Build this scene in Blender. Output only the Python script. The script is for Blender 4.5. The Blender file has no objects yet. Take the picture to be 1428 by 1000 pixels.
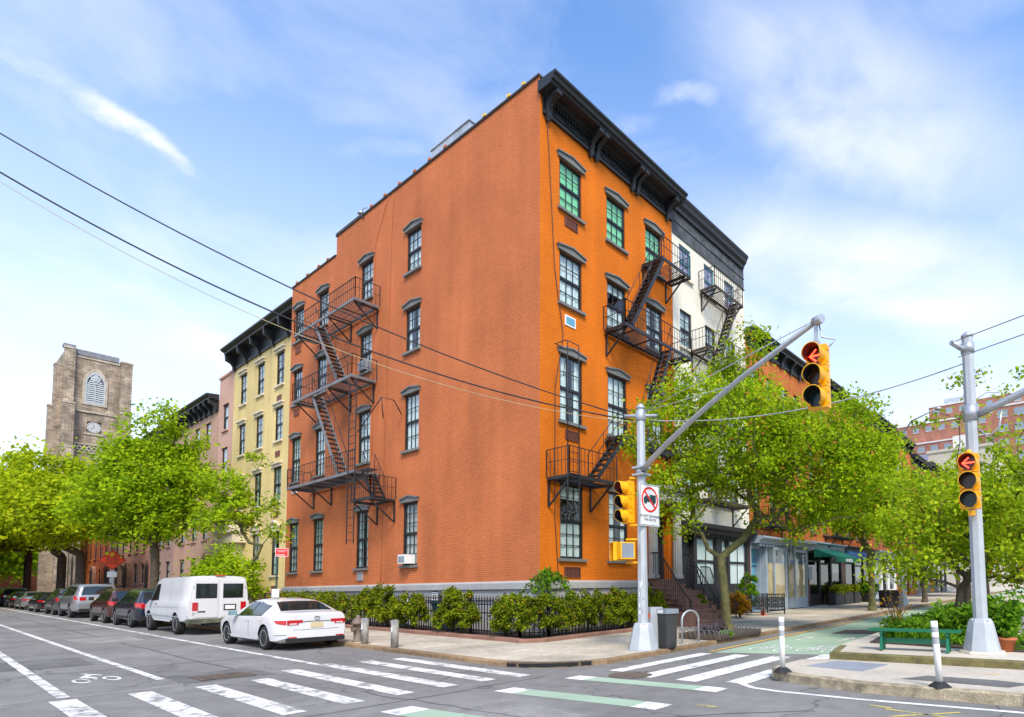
import bpy, bmesh, math, random
import numpy as np
from mathutils import Vector, Matrix
random.seed(11); RNG = np.random.default_rng(11)
sc = bpy.context.scene; col = sc.collection
R = math.radians
# ------------------------------------------------------------------ camera
CAM_H = 1.668
def cam_matrix(yaw, pitch, roll):
    cy, sy, cp, sp = math.cos(yaw), math.sin(yaw), math.cos(pitch), math.sin(pitch)
    f = Vector((sy*cp, cy*cp, sp)); r = Vector((cy, -sy, 0)); u = r.cross(f)
    c, s = math.cos(roll), math.sin(roll)
    r2 = c*r + s*u; u2 = -s*r + c*u
    m = Matrix.Identity(4)
    for i in range(3):
        m[i][0] = r2[i]; m[i][1] = u2[i]; m[i][2] = -f[i]
    m[2][3] = CAM_H
    return m
cd = bpy.data.cameras.new('camera'); cam = bpy.data.objects.new('camera', cd); col.objects.link(cam)
cam.matrix_world = cam_matrix(R(-36.678), R(3.665), R(-.7797))
cd.sensor_fit = 'HORIZONTAL'; cd.sensor_width = 36; cd.lens = 809.35/1428*36
cd.shift_x = (714-925.76)/1428; cd.shift_y = (766.46-500)/1428
cd.clip_start = .1; cd.clip_end = 3000
sc.camera = cam
# ------------------------------------------------------------------ world, sun, exposure
SUN_TO = Vector((.68, -.52, .95)).normalized()
SUN_EL = math.asin(SUN_TO.z); SUN_AZ = math.atan2(SUN_TO.x, SUN_TO.y)
w = bpy.data.worlds.new('World'); sc.world = w; w.use_nodes = True
nt = w.node_tree; N = nt.nodes; LK = nt.links
bg = N['Background']
sky = N.new('ShaderNodeTexSky'); sky.sky_type = 'NISHITA'; sky.sun_disc = False
sky.sun_elevation = SUN_EL; sky.sun_rotation = SUN_AZ; sky.air_density = 1.0; sky.dust_density = .3; sky.ozone_density = 2.5
tc = N.new('ShaderNodeTexCoord')
sep = N.new('ShaderNodeSeparateXYZ'); LK.new(tc.outputs['Generated'], sep.inputs[0])
# clouds live on a layer high above: direction divided by its height
dv = N.new('ShaderNodeMath'); dv.operation = 'MAXIMUM'; dv.inputs[1].default_value = .06; LK.new(sep.outputs['Z'], dv.inputs[0])
add = N.new('ShaderNodeMath'); add.operation = 'ADD'; add.inputs[1].default_value = .16; LK.new(dv.outputs[0], add.inputs[0])
dx = N.new('ShaderNodeMath'); dx.operation = 'DIVIDE'; LK.new(sep.outputs['X'], dx.inputs[0]); LK.new(add.outputs[0], dx.inputs[1])
dy = N.new('ShaderNodeMath'); dy.operation = 'DIVIDE'; LK.new(sep.outputs['Y'], dy.inputs[0]); LK.new(add.outputs[0], dy.inputs[1])
cmb = N.new('ShaderNodeCombineXYZ'); LK.new(dx.outputs[0], cmb.inputs[0]); LK.new(dy.outputs[0], cmb.inputs[1])
nA = N.new('ShaderNodeTexNoise'); nA.inputs['Scale'].default_value = 7; nA.inputs['Detail'].default_value = 9; nA.inputs['Roughness'].default_value = .6; LK.new(cmb.outputs[0], nA.inputs['Vector'])
nB = N.new('ShaderNodeTexNoise'); nB.inputs['Scale'].default_value = 2.4; nB.inputs['Detail'].default_value = 8; nB.inputs['Roughness'].default_value = .55; nB.inputs['Distortion'].default_value = .5; LK.new(cmb.outputs[0], nB.inputs['Vector'])
def cloud(px, py, rot, sx, sy, amp, warp, noise, n0, n1):
    "one cloud of the high layer, in layer coordinates"
    cw = N.new('ShaderNodeVectorMath'); cw.operation = 'MULTIPLY_ADD'; LK.new(noise.outputs['Color'], cw.inputs[0]); cw.inputs[1].default_value = (warp, warp, 0); LK.new(cmb.outputs[0], cw.inputs[2])
    m_ = N.new('ShaderNodeMapping'); m_.vector_type = 'TEXTURE'; m_.inputs['Location'].default_value = (px+warp*.5, py+warp*.5, 0); m_.inputs['Rotation'].default_value = (0, 0, R(rot)); m_.inputs['Scale'].default_value = (sx, sy, 1); LK.new(cw.outputs[0], m_.inputs[0])
    g_ = N.new('ShaderNodeTexGradient'); g_.gradient_type = 'SPHERICAL'; LK.new(m_.outputs[0], g_.inputs[0])
    e_ = N.new('ShaderNodeMapRange'); e_.interpolation_type = 'SMOOTHSTEP'; e_.inputs['From Min'].default_value = 0; e_.inputs['From Max'].default_value = .8; LK.new(g_.outputs['Fac'], e_.inputs['Value'])
    q_ = N.new('ShaderNodeMapRange'); q_.inputs['From Min'].default_value = n0; q_.inputs['From Max'].default_value = n1; LK.new(noise.outputs['Fac'], q_.inputs['Value'])
    t_ = N.new('ShaderNodeMath'); t_.operation = 'MULTIPLY'; LK.new(e_.outputs['Result'], t_.inputs[0]); LK.new(q_.outputs['Result'], t_.inputs[1])
    u_ = N.new('ShaderNodeMath'); u_.operation = 'MULTIPLY'; u_.use_clamp = True; u_.inputs[1].default_value = amp; LK.new(t_.outputs[0], u_.inputs[0]); return u_.outputs[0]
cl = None
for spec in [(-1.235, .205, 111, .115, .052, 1.15, .13, nA, .30, .62), (-1.20, .09, 100, .12, .045, .45, .12, nA, .36, .7), (-.49, .75, 37, .085, .045, .55, .12, nA, .36, .68), (-.60, .74, 30, .05, .035, .3, .1, nA, .38, .68), (-.27, .95, 65, .56, .21, .72, .26, nB, .22, .62), (-.36, 1.42, 55, .75, .24, .75, .26, nB, .25, .62), (-.97, .50, 40, .14, .03, .3, .12, nA, .38, .7), (-1.75, .75, 60, .7, .30, .75, .2, nB, .35, .65), (.35, .75, 70, .6, .2, .8, .15, nB, .3, .65), (.9, -.6, 30, .8, .25, .8, .2, nB, .3, .65), (-.6, -1.0, 120, .9, .3, .8, .2, nB, .3, .65), (-1.0, -.35, 20, .5, .15, .6, .15, nB, .3, .65)]:
    o_ = cloud(*spec)
    if cl is None: cl = o_
    else:
        k_ = N.new('ShaderNodeMath'); k_.operation = 'MAXIMUM'; LK.new(cl, k_.inputs[0]); LK.new(o_, k_.inputs[1]); cl = k_.outputs[0]
wz = N.new('ShaderNodeMapRange'); wz.inputs['From Min'].default_value = .47; wz.inputs['From Max'].default_value = .80; wz.inputs['To Max'].default_value = .55; LK.new(nB.outputs['Fac'], wz.inputs['Value'])
wk = N.new('ShaderNodeMath'); wk.operation = 'MAXIMUM'; LK.new(cl, wk.inputs[0]); LK.new(wz.outputs['Result'], wk.inputs[1]); cl = wk.outputs[0]
# thin white veil low down
veil = N.new('ShaderNodeMapRange'); veil.inputs['From Min'].default_value = .0; veil.inputs['From Max'].default_value = .72; veil.inputs['To Min'].default_value = 1.05; veil.inputs['To Max'].default_value = .0
LK.new(sep.outputs['Z'], veil.inputs['Value'])
vp_ = N.new('ShaderNodeMath'); vp_.operation = 'POWER'; vp_.inputs[1].default_value = 1.25; LK.new(veil.outputs['Result'], vp_.inputs[0])
inv1 = N.new('ShaderNodeMath'); inv1.operation = 'SUBTRACT'; inv1.use_clamp = True; inv1.inputs[0].default_value = 1; LK.new(cl, inv1.inputs[1])
inv2 = N.new('ShaderNodeMath'); inv2.operation = 'SUBTRACT'; inv2.use_clamp = True; inv2.inputs[0].default_value = 1; LK.new(vp_.outputs[0], inv2.inputs[1])
pr_ = N.new('ShaderNodeMath'); pr_.operation = 'MULTIPLY'; LK.new(inv1.outputs[0], pr_.inputs[0]); LK.new(inv2.outputs[0], pr_.inputs[1])
mx = N.new('ShaderNodeMath'); mx.operation = 'SUBTRACT'; mx.inputs[0].default_value = 1; LK.new(pr_.outputs[0], mx.inputs[1])
mxs = N.new('ShaderNodeMath'); mxs.operation = 'MULTIPLY'; mxs.inputs[1].default_value = .93; LK.new(mx.outputs[0], mxs.inputs[0])
tint = N.new('ShaderNodeMix'); tint.data_type = 'RGBA'; tint.blend_type = 'MULTIPLY'; tint.inputs['Factor'].default_value = 1
LK.new(sky.outputs[0], tint.inputs['A']); tint.inputs['B'].default_value = (1.02, 1.24, 1.44, 1)
mix = N.new('ShaderNodeMix'); mix.data_type = 'RGBA'
LK.new(mxs.outputs[0], mix.inputs['Factor']); LK.new(tint.outputs['Result'], mix.inputs['A']); mix.inputs['B'].default_value = (4.9, 4.9, 4.95, 1)
LK.new(mix.outputs['Result'], bg.inputs['Color']); bg.inputs['Strength'].default_value = .13
sl = bpy.data.lights.new('sun', 'SUN'); so = bpy.data.objects.new('sun', sl); col.objects.link(so)
sl.energy = 2.3; sl.angle = R(18); sl.color = (1, .90, .76)
so.rotation_euler = (-SUN_TO).to_track_quat('-Z', 'Y').to_euler(); so.location = (0, 0, 40)
sc.view_settings.view_transform = 'Standard'; sc.view_settings.look = 'None'; sc.view_settings.gamma = 1
sc.view_settings.use_curve_mapping = False; sc.view_settings.exposure = 1.0
sc.cycles.max_bounces = 6; sc.cycles.transparent_max_bounces = 12; sc.cycles.use_denoising = True
sc.cycles.caustics_reflective = False; sc.cycles.caustics_refractive = False

# ------------------------------------------------------------------ ground shape
S_X, X0, S_Y, Y0 = .01022, -9., .0085, 10.
def gz(x, y): return S_X*min(max(0, X0-x), 190) + S_Y*min(max(0, y-Y0), 160)

# ------------------------------------------------------------------ helpers
def wloc(o):
    v = Vector((0, 0, 0))
    while o is not None: v = v + o.location; o = o.parent
    return v
def tag(o, label=None, cat=None, group=None, kind=None):
    if label: o['label'] = label
    if cat: o['category'] = cat
    if group: o['group'] = group
    if kind: o['kind'] = kind
    return o
def thing(name, label, cat, loc=(0, 0, 0), rz=0, group=None):
    o = bpy.data.objects.new(name, None); col.objects.link(o)
    o.location = loc; o.rotation_euler = (0, 0, rz); o.empty_display_size = .2
    return tag(o, label, cat, group)
def link(name, mesh, parent=None, loc=(0, 0, 0), rot=(0, 0, 0)):
    o = bpy.data.objects.new(name, mesh); col.objects.link(o)
    o.parent = parent; o.location = loc; o.rotation_euler = rot
    return o
def copy_tree(o, parent=None):
    c = o.copy(); col.objects.link(c); c.parent = parent
    for ch in list(o.children): copy_tree(ch, c)
    return c
class MB:
    def __init__(s, xf=None): s.v = []; s.f = []; s.m = []; s.sm = []; s.xf = xf
    def add(s, vs, fs, m=0, smooth=False):
        b = len(s.v)
        if s.xf: vs = [s.xf(*p) for p in vs]
        s.v.extend([tuple(p) for p in vs])
        for f in fs: s.f.append([b+i for i in f]); s.m.append(m); s.sm.append(smooth)
    def quad(s, a, b, c, d, m=0): s.add([a, b, c, d], [(0, 1, 2, 3)], m)
    def box(s, x0, x1, y0, y1, z0, z1, m=0):
        s.add([(x0,y0,z0),(x1,y0,z0),(x1,y1,z0),(x0,y1,z0),(x0,y0,z1),(x1,y0,z1),(x1,y1,z1),(x0,y1,z1)],
              [(0,3,2,1),(4,5,6,7),(0,1,5,4),(1,2,6,5),(2,3,7,6),(3,0,4,7)], m)
    def bar(s, p, q, wd, ht=None, m=0, up=(0, 0, 1)):
        ht = ht or wd; p = Vector(p); q = Vector(q); d = (q-p).normalized(); u = Vector(up)
        if abs(d.dot(u)) > .98: u = Vector((1, 0, 0))
        r = d.cross(u).normalized(); u = r.cross(d)
        c = [(-wd/2, -ht/2), (wd/2, -ht/2), (wd/2, ht/2), (-wd/2, ht/2)]
        vs = [tuple(e + r*a + u*b) for e in (p, q) for a, b in c]
        s.add(vs, [(0,1,2,3),(7,6,5,4),(0,4,5,1),(1,5,6,2),(2,6,7,3),(3,7,4,0)], m)
    def tube(s, pts, rad, n=8, m=0, smooth=True, caps=True):
        pts = [Vector(p) for p in pts]; k = len(pts)
        if not hasattr(rad, '__len__'): rad = [rad]*k
        vs = []; prev = None
        for i, p in enumerate(pts):
            d = (pts[min(i+1, k-1)]-pts[max(i-1, 0)]).normalized()
            if prev is None: r = d.orthogonal().normalized()
            else:
                r = prev - d*prev.dot(d)
                r = r.normalized() if r.length > 1e-6 else d.orthogonal().normalized()
            prev = r; u = d.cross(r)
            for j in range(n):
                a = 2*math.pi*j/n; vs.append(tuple(p + (r*math.cos(a)+u*math.sin(a))*rad[i]))
        fs = [(i*n+j, i*n+(j+1) % n, (i+1)*n+(j+1) % n, (i+1)*n+j) for i in range(k-1) for j in range(n)]
        s.add(vs, fs, m, smooth)
        if caps:
            b = len(s.v)-k*n
            for ring, rev in ((0, True), (k-1, False)):
                idx = [b+ring*n+j for j in range(n)]
                s.f.append(idx[::-1] if rev else idx); s.m.append(m); s.sm.append(False)
    def lathe(s, prof, n=16, c=(0, 0, 0), m=0, smooth=True, rot=0):
        vs = [(c[0]+r*math.cos(2*math.pi*j/n+rot), c[1]+r*math.sin(2*math.pi*j/n+rot), c[2]+z) for r, z in prof for j in range(n)]
        k = len(prof)
        fs = [(i*n+j, i*n+(j+1) % n, (i+1)*n+(j+1) % n, (i+1)*n+j) for i in range(k-1) for j in range(n)]
        fs += [tuple(range(n))[::-1], tuple((k-1)*n+j for j in range(n))]
        s.add(vs, fs, m, smooth)
    def prism(s, poly, z0, z1, m=0, mt=None):
        n = len(poly); z0f = z0 if callable(z0) else (lambda x, y: z0); z1f = z1 if callable(z1) else (lambda x, y: z1)
        vs = [(x, y, z0f(x, y)) for x, y in poly] + [(x, y, z1f(x, y)) for x, y in poly]
        s.add(vs, [tuple(range(n))[::-1]] + [(i, (i+1) % n, n+(i+1) % n, n+i) for i in range(n)], m)
        s.add(vs[n:], [tuple(range(n))], m if mt is None else mt)
    def extr(s, poly, y0, y1, m=0):
        "polygon given in x,z, thickness along y"
        n = len(poly); vs = [(x, y0, z) for x, z in poly]+[(x, y1, z) for x, z in poly]
        s.add(vs, [tuple(range(n)), tuple(range(n, 2*n))[::-1]] + [(i, n+i, n+(i+1) % n, (i+1) % n) for i in range(n)], m)
    def mesh(s, name, mats, recalc=False, off=None):
        me = bpy.data.meshes.new(name)
        v = s.v if off is None else [(p[0]-off[0], p[1]-off[1], p[2]-off[2]) for p in s.v]
        me.from_pydata(v, [], s.f)
        for mt in (mats if isinstance(mats, (list, tuple)) else [mats]): me.materials.append(mt)
        me.polygons.foreach_set('material_index', s.m); me.polygons.foreach_set('use_smooth', s.sm)
        if recalc:
            bm = bmesh.new(); bm.from_mesh(me); bmesh.ops.recalc_face_normals(bm, faces=bm.faces); bm.to_mesh(me); bm.free()
        me.update(); return me
    def build(s, name, mats, parent=None, world=True, recalc=False, loc=(0, 0, 0), rot=(0, 0, 0)):
        off = wloc(parent) if (world and parent is not None) else None
        return link(name, s.mesh(name, mats, recalc, off), parent, loc, rot)

# ------------------------------------------------------------------ materials
def newmat(name):
    m = bpy.data.materials.new(name); m.use_nodes = True
    return m, m.node_tree.nodes, m.node_tree.links, m.node_tree.nodes['Principled BSDF']
def rgb(c): return (c[0], c[1], c[2], 1)
def obj_vec(nd, lk, scale=(1, 1, 1)):
    t = nd.new('ShaderNodeTexCoord'); mpn = nd.new('ShaderNodeMapping'); mpn.inputs['Scale'].default_value = scale
    lk.new(t.outputs['Object'], mpn.inputs[0]); return mpn.outputs[0]
def vary(nd, lk, base_out, base_col, amt, scale, detail=6, vec=None):
    nz = nd.new('ShaderNodeTexNoise'); nz.inputs['Scale'].default_value = scale; nz.inputs['Detail'].default_value = detail
    lk.new(vec if vec is not None else obj_vec(nd, lk), nz.inputs['Vector'])
    mr = nd.new('ShaderNodeMapRange'); mr.inputs['From Min'].default_value = .3; mr.inputs['From Max'].default_value = .7
    mr.inputs['To Min'].default_value = 1-amt; mr.inputs['To Max'].default_value = 1+amt
    lk.new(nz.outputs['Fac'], mr.inputs['Value'])
    mu = nd.new('ShaderNodeMix'); mu.data_type = 'RGBA'; mu.blend_type = 'MULTIPLY'; mu.inputs['Factor'].default_value = 1
    if base_out is None: mu.inputs['A'].default_value = rgb(base_col)
    else: lk.new(base_out, mu.inputs['A'])
    lk.new(mr.outputs['Result'], mu.inputs['B'])
    return mu.outputs['Result'], nz
def M(name, c, rough=.7, metal=0, var=.12, scale=2., bump=0, bscale=40, spec=.4, coat=0):
    m, nd, lk, b = newmat(name)
    out, _ = vary(nd, lk, None, c, var, scale)
    out, _ = vary(nd, lk, out, None, var*.6, scale*9)
    lk.new(out, b.inputs['Base Color']); b.inputs['Roughness'].default_value = rough; b.inputs['Metallic'].default_value = metal
    b.inputs['Specular IOR Level'].default_value = spec; b.inputs['Coat Weight'].default_value = coat; b.inputs['Coat Roughness'].default_value = .05
    if bump:
        nz = nd.new('ShaderNodeTexNoise'); nz.inputs['Scale'].default_value = bscale; nz.inputs['Detail'].default_value = 5
        lk.new(obj_vec(nd, lk), nz.inputs['Vector'])
        bp = nd.new('ShaderNodeBump'); bp.inputs['Strength'].default_value = bump; bp.inputs['Distance'].default_value = .02
        lk.new(nz.outputs['Fac'], bp.inputs['Height']); lk.new(bp.outputs[0], b.inputs['Normal'])
    return m
def brick_mat(name, c1, c2, mortar, bw=.215, rh=.068, ms=.007, var=.1, vscale=.35, bump=.6, rough=.75, spec=.14, streak=.08):
    m, nd, lk, b = newmat(name)
    t = nd.new('ShaderNodeTexCoord'); sp = nd.new('ShaderNodeSeparateXYZ'); lk.new(t.outputs['Object'], sp.inputs[0])
    ad = nd.new('ShaderNodeMath'); lk.new(sp.outputs['X'], ad.inputs[0]); lk.new(sp.outputs['Y'], ad.inputs[1])
    cb = nd.new('ShaderNodeCombineXYZ'); lk.new(ad.outputs[0], cb.inputs[0]); lk.new(sp.outputs['Z'], cb.inputs[1])
    bt = nd.new('ShaderNodeTexBrick'); bt.inputs['Scale'].default_value = 1; bt.inputs['Brick Width'].default_value = bw; bt.inputs['Row Height'].default_value = rh
    bt.inputs['Mortar Size'].default_value = ms; bt.inputs['Mortar Smooth'].default_value = .25; bt.inputs['Bias'].default_value = 0
    bt.inputs['Color1'].default_value = rgb(c1); bt.inputs['Color2'].default_value = rgb(c2); bt.inputs['Mortar'].default_value = rgb(mortar)
    lk.new(cb.outputs[0], bt.inputs['Vector'])
    out, _ = vary(nd, lk, bt.outputs['Color'], None, var, vscale)
    mpn = nd.new('ShaderNodeMapping'); mpn.inputs['Scale'].default_value = (1.3, 1.3, .12); lk.new(t.outputs['Object'], mpn.inputs[0])
    out, _ = vary(nd, lk, out, None, streak, 1.0, vec=mpn.outputs[0])
    out, _ = vary(nd, lk, out, None, var*.6, 9)
    mp2 = nd.new('ShaderNodeMapping'); mp2.inputs['Scale'].default_value = (.45, .45, .16); lk.new(t.outputs['Object'], mp2.inputs[0]); out, _ = vary(nd, lk, out, None, .10, 1.6, detail=9, vec=mp2.outputs[0])
    lk.new(out, b.inputs['Base Color']); b.inputs['Roughness'].default_value = rough; b.inputs['Specular IOR Level'].default_value = spec
    bp = nd.new('ShaderNodeBump'); bp.inputs['Strength'].default_value = bump; bp.inputs['Distance'].default_value = .012; bp.invert = True
    lk.new(bt.outputs['Fac'], bp.inputs['Height'])
    lk.new(bp.outputs[0], b.inputs['Normal'])
    return m
def glass_mat(name, tint=(.9, .95, .95), ior=1.75):
    m, nd, lk, b = newmat(name); nd.remove(b)
    tr = nd.new('ShaderNodeBsdfTransparent'); tr.inputs[0].default_value = rgb(tint)
    gl = nd.new('ShaderNodeBsdfGlossy'); gl.inputs['Roughness'].default_value = .015; gl.inputs['Color'].default_value = (.95, .97, 1, 1)
    fr = nd.new('ShaderNodeFresnel'); fr.inputs['IOR'].default_value = ior
    nz = nd.new('ShaderNodeTexNoise'); nz.inputs['Scale'].default_value = 2.2; lk.new(obj_vec(nd, lk), nz.inputs['Vector'])
    bp = nd.new('ShaderNodeBump'); bp.inputs['Strength'].default_value = .04; bp.inputs['Distance'].default_value = .05
    lk.new(nz.outputs['Fac'], bp.inputs['Height']); lk.new(bp.outputs[0], gl.inputs['Normal'])
    ge = nd.new('ShaderNodeNewGeometry'); iv = nd.new('ShaderNodeMath'); iv.operation = 'SUBTRACT'; iv.inputs[0].default_value = 1; lk.new(ge.outputs['Backfacing'], iv.inputs[1])
    fm = nd.new('ShaderNodeMath'); fm.operation = 'MULTIPLY'; lk.new(fr.outputs[0], fm.inputs[0]); lk.new(iv.outputs[0], fm.inputs[1])
    mxn = nd.new('ShaderNodeMixShader'); lk.new(fm.outputs[0], mxn.inputs[0]); lk.new(tr.outputs[0], mxn.inputs[1]); lk.new(gl.outputs[0], mxn.inputs[2])
    lk.new(mxn.outputs[0], nd['Material Output'].inputs['Surface']); return m
def leaf_mat(name, ca, cb, cc=None, trans=.52):
    m, nd, lk, b = newmat(name)
    g = nd.new('ShaderNodeNewGeometry'); rp = nd.new('ShaderNodeValToRGB')
    rp.color_ramp.elements[0].color = rgb(ca); rp.color_ramp.elements[1].color = rgb(cb)
    rp.color_ramp.elements[0].position = .1; rp.color_ramp.elements[1].position = .85
    if cc: e = rp.color_ramp.elements.new(.975); e.color = rgb(cb); e2 = rp.color_ramp.elements.new(.985); e2.color = rgb(cc)
    lk.new(g.outputs['Random Per Island'], rp.inputs[0])
    out, _ = vary(nd, lk, rp.outputs['Color'], None, .22, .9, detail=2)
    lk.new(out, b.inputs['Base Color']); b.inputs['Roughness'].default_value = .65; b.inputs['Specular IOR Level'].default_value = .12
    tl = nd.new('ShaderNodeBsdfTranslucent'); lk.new(out, tl.inputs['Color'])
    mxn = nd.new('ShaderNodeMixShader'); mxn.inputs[0].default_value = trans
    lk.new(b.outputs[0], mxn.inputs[1]); lk.new(tl.outputs[0], mxn.inputs[2]); lk.new(mxn.outputs[0], nd['Material Output'].inputs['Surface'])
    return m
def emit_mat(name, c, s):
    m, nd, lk, b = newmat(name); b.inputs['Base Color'].default_value = rgb(c); b.inputs['Emission Color'].default_value = rgb(c); b.inputs['Emission Strength'].default_value = s
    b.inputs['Roughness'].default_value = .3; return m
def asphalt_mat():
    m, nd, lk, b = newmat('asphalt')
    v = obj_vec(nd, lk)
    out, _ = vary(nd, lk, None, (.205, .198, .184), .22, .35, detail=8, vec=v)
    out, _ = vary(nd, lk, out, None, .12, 3, vec=v)
    out, nz = vary(nd, lk, out, None, .30, 90, detail=3, vec=v)
    # tar-sealed cracks
    vo = nd.new('ShaderNodeTexVoronoi'); vo.feature = 'DISTANCE_TO_EDGE'; vo.inputs['Scale'].default_value = .23
    wn = nd.new('ShaderNodeTexNoise'); wn.inputs['Scale'].default_value = 1.3; wn.inputs['Detail'].default_value = 5; lk.new(v, wn.inputs['Vector'])
    vm = nd.new('ShaderNodeVectorMath'); vm.operation = 'MULTIPLY_ADD'; lk.new(wn.outputs['Color'], vm.inputs[0]); vm.inputs[1].default_value = (1.6, 1.6, 0); lk.new(v, vm.inputs[2])
    lk.new(vm.outputs[0], vo.inputs['Vector'])
    cr = nd.new('ShaderNodeMapRange'); cr.inputs['From Min'].default_value = 0; cr.inputs['From Max'].default_value = .007; cr.inputs['To Min'].default_value = .5; cr.inputs['To Max'].default_value = 1
    lk.new(vo.outputs['Distance'], cr.inputs['Value'])
    mu = nd.new('ShaderNodeMix'); mu.data_type = 'RGBA'; mu.blend_type = 'MULTIPLY'; mu.inputs['Factor'].default_value = 1
    lk.new(out, mu.inputs['A']); lk.new(cr.outputs['Result'], mu.inputs['B'])
    lk.new(mu.outputs['Result'], b.inputs['Base Color']); b.inputs['Roughness'].default_value = .85; b.inputs['Specular IOR Level'].default_value = .25
    bp = nd.new('ShaderNodeBump'); bp.inputs['Strength'].default_value = .5; bp.inputs['Distance'].default_value = .01
    lk.new(nz.outputs['Fac'], bp.inputs['Height']); lk.new(bp.outputs[0], b.inputs['Normal'])
    return m
def paint_mat(name, c, wear=.45, under=(.205, .198, .184)):
    m, nd, lk, b = newmat(name); v = obj_vec(nd, lk)
    nz = nd.new('ShaderNodeTexNoise'); nz.inputs['Scale'].default_value = 3.2; nz.inputs['Detail'].default_value = 10; nz.inputs['Roughness'].default_value = .75; lk.new(v, nz.inputs['Vector'])
    rp = nd.new('ShaderNodeValToRGB'); rp.color_ramp.elements[0].position = wear-.13; rp.color_ramp.elements[1].position = wear
    rp.color_ramp.elements[0].color = rgb(under); rp.color_ramp.elements[1].color = rgb(c); lk.new(nz.outputs['Fac'], rp.inputs[0])
    out, _ = vary(nd, lk, rp.outputs['Color'], None, .10, .8); out, _ = vary(nd, lk, out, None, .12, 60, detail=2)
    lk.new(out, b.inputs['Base Color']); b.inputs['Roughness'].default_value = .7; return m
def concrete_mat(name, c, var=.14):
    m, nd, lk, b = newmat(name); v = obj_vec(nd, lk)
    t = nd.new('ShaderNodeObjectInfo'); mr = nd.new('ShaderNodeMapRange'); mr.inputs['To Min'].default_value = .86; mr.inputs['To Max'].default_value = 1.1; lk.new(t.outputs['Random'], mr.inputs['Value'])
    g = nd.new('ShaderNodeNewGeometry')
    out, _ = vary(nd, lk, None, c, var, .8, vec=g.outputs['Position']); out, _ = vary(nd, lk, out, None, var*.7, 7, vec=g.outputs['Position']); out, nz = vary(nd, lk, out, None, .12, 70, vec=g.outputs['Position'])
    mu = nd.new('ShaderNodeMix'); mu.data_type = 'RGBA'; mu.blend_type = 'MULTIPLY'; mu.inputs['Factor'].default_value = 1
    lk.new(out, mu.inputs['A']); lk.new(mr.outputs['Result'], mu.inputs['B']); lk.new(mu.outputs['Result'], b.inputs['Base Color'])
    b.inputs['Roughness'].default_value = .85; b.inputs['Specular IOR Level'].default_value = .25; return m

ASPH = asphalt_mat()
WHITE_P = paint_mat('road_paint_white', (.72, .70, .65), .515)
WHITE_P2 = paint_mat('road_paint_fresh', (.76, .75, .715), .47)
GREEN_P = paint_mat('bike_lane_green', (.34, .46, .33), .41)
YEL_P = paint_mat('road_paint_yellow', (.75, .46, .06), .42)
SPRAY = paint_mat('spray_yellow', (.62, .50, .12), .50)
CONC = concrete_mat('sidewalk_concrete', (.46, .41, .32), .22)
CURBM = concrete_mat('kerb_stone', (.25, .17, .095), .3)
ISLC = concrete_mat('island_concrete', (.54, .48, .39), .14)
MOSS = M('mossy_kerb', (.16, .14, .055), .95, var=.4, scale=3)
BRNST = M('brownstone', (.26, .135, .095), .85, var=.18, bump=.2)
SOIL = M('soil', (.07, .05, .035), .95, var=.3, bump=.6)
BR_SIDE = brick_mat('orange_brick_side', (.575, .178, .066), (.535, .160, .057), (.41, .120, .044), var=.12, bump=.8, streak=.08, rough=.72)
BR_FRONT = brick_mat('orange_brick_front', (.70, .178, .012), (.66, .162, .010), (.50, .120, .009), var=.09, bump=.8, streak=.06, rough=.72)
GREYTRIM = M('grey_painted_stone', (.165, .168, .155), .6, var=.08)
GREYBAND = M('grey_base_paint', (.36, .355, .345), .75, var=.1, scale=1)
DARKW = M('dark_window_frame', (.018, .02, .022), .45, var=.1)
IRON = M('black_iron', (.018, .018, .021), .5, var=.25, scale=3, spec=.5)
IRONG = M('worn_iron', (.16, .165, .175), .5, var=.25, scale=3)
CORN = M('black_cornice', (.016, .018, .021), .5, var=.25, scale=2, spec=.5)
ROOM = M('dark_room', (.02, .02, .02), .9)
GLASS = glass_mat('window_glass')
CURT = M('white_curtain', (.86, .87, .84), .9, var=.05)
BACKG = M('green_backing', (.30, .80, .34), .9, var=.10)  # even green for the flat sheets behind the top front panes
CURTB = M('pale_blind', (.55, .58, .55), .9, var=.1)
JAMB = M('cream_jamb', (.62, .56, .45), .7)
YEL_BR = brick_mat('yellow_brick', (.74, .58, .26), (.70, .545, .235), (.56, .43, .19), var=.1, bump=.6, streak=.12)
CREAM = M('cream_stone', (.66, .58, .44), .8, var=.1)
PINK = M('pink_stucco', (.54, .33, .25), .85, var=.1, scale=.6)
TANBR = M('tan_stucco', (.44, .27, .19), .85, var=.12, scale=.6)
MAUVE = M('mauve_stucco', (.34, .22, .19), .85, var=.12, scale=.6)
PINK2 = M('rose_stucco', (.50, .26, .20), .85, var=.12, scale=.6)
WSTUC = M('white_stucco', (.74, .70, .58), .85, var=.07, scale=.8)
SLATEF = M('worn_black_frieze', (.075, .08, .085), .7, var=.45, scale=2.5)
BLUEF = M('teal_frame', (.10, .24, .30), .5)
BR_ROW = brick_mat('row_brick', (.58, .155, .03), (.50, .12, .025), (.40, .18, .08), var=.16, bump=.5)
BR_ROW2 = brick_mat('row_brick_red', (.42, .10, .045), (.36, .085, .04), (.32, .17, .1), var=.16, bump=.5)
BR_FAR = brick_mat('far_brick', (.38, .16, .105), (.31, .13, .09), (.3, .19, .15), bw=.8, rh=.3, ms=.02, var=.14)
FARW = M('pale_far_wall', (.66, .65, .62), .8)
FARB = M('beige_far_wall', (.50, .46, .37), .8)
FARM = M('blue_grey_mansard', (.20, .21, .29), .7)
FGLASS = M('far_window_glass', (.22, .27, .31), .08, var=.2, spec=.8)
SHOPB = M('blue_grey_shopfront', (.30, .36, .42), .6)
SHOPD = M('black_shopfront', (.03, .03, .033), .5)
DOORB = M('blue_door', (.12, .33, .46), .5)
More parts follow.
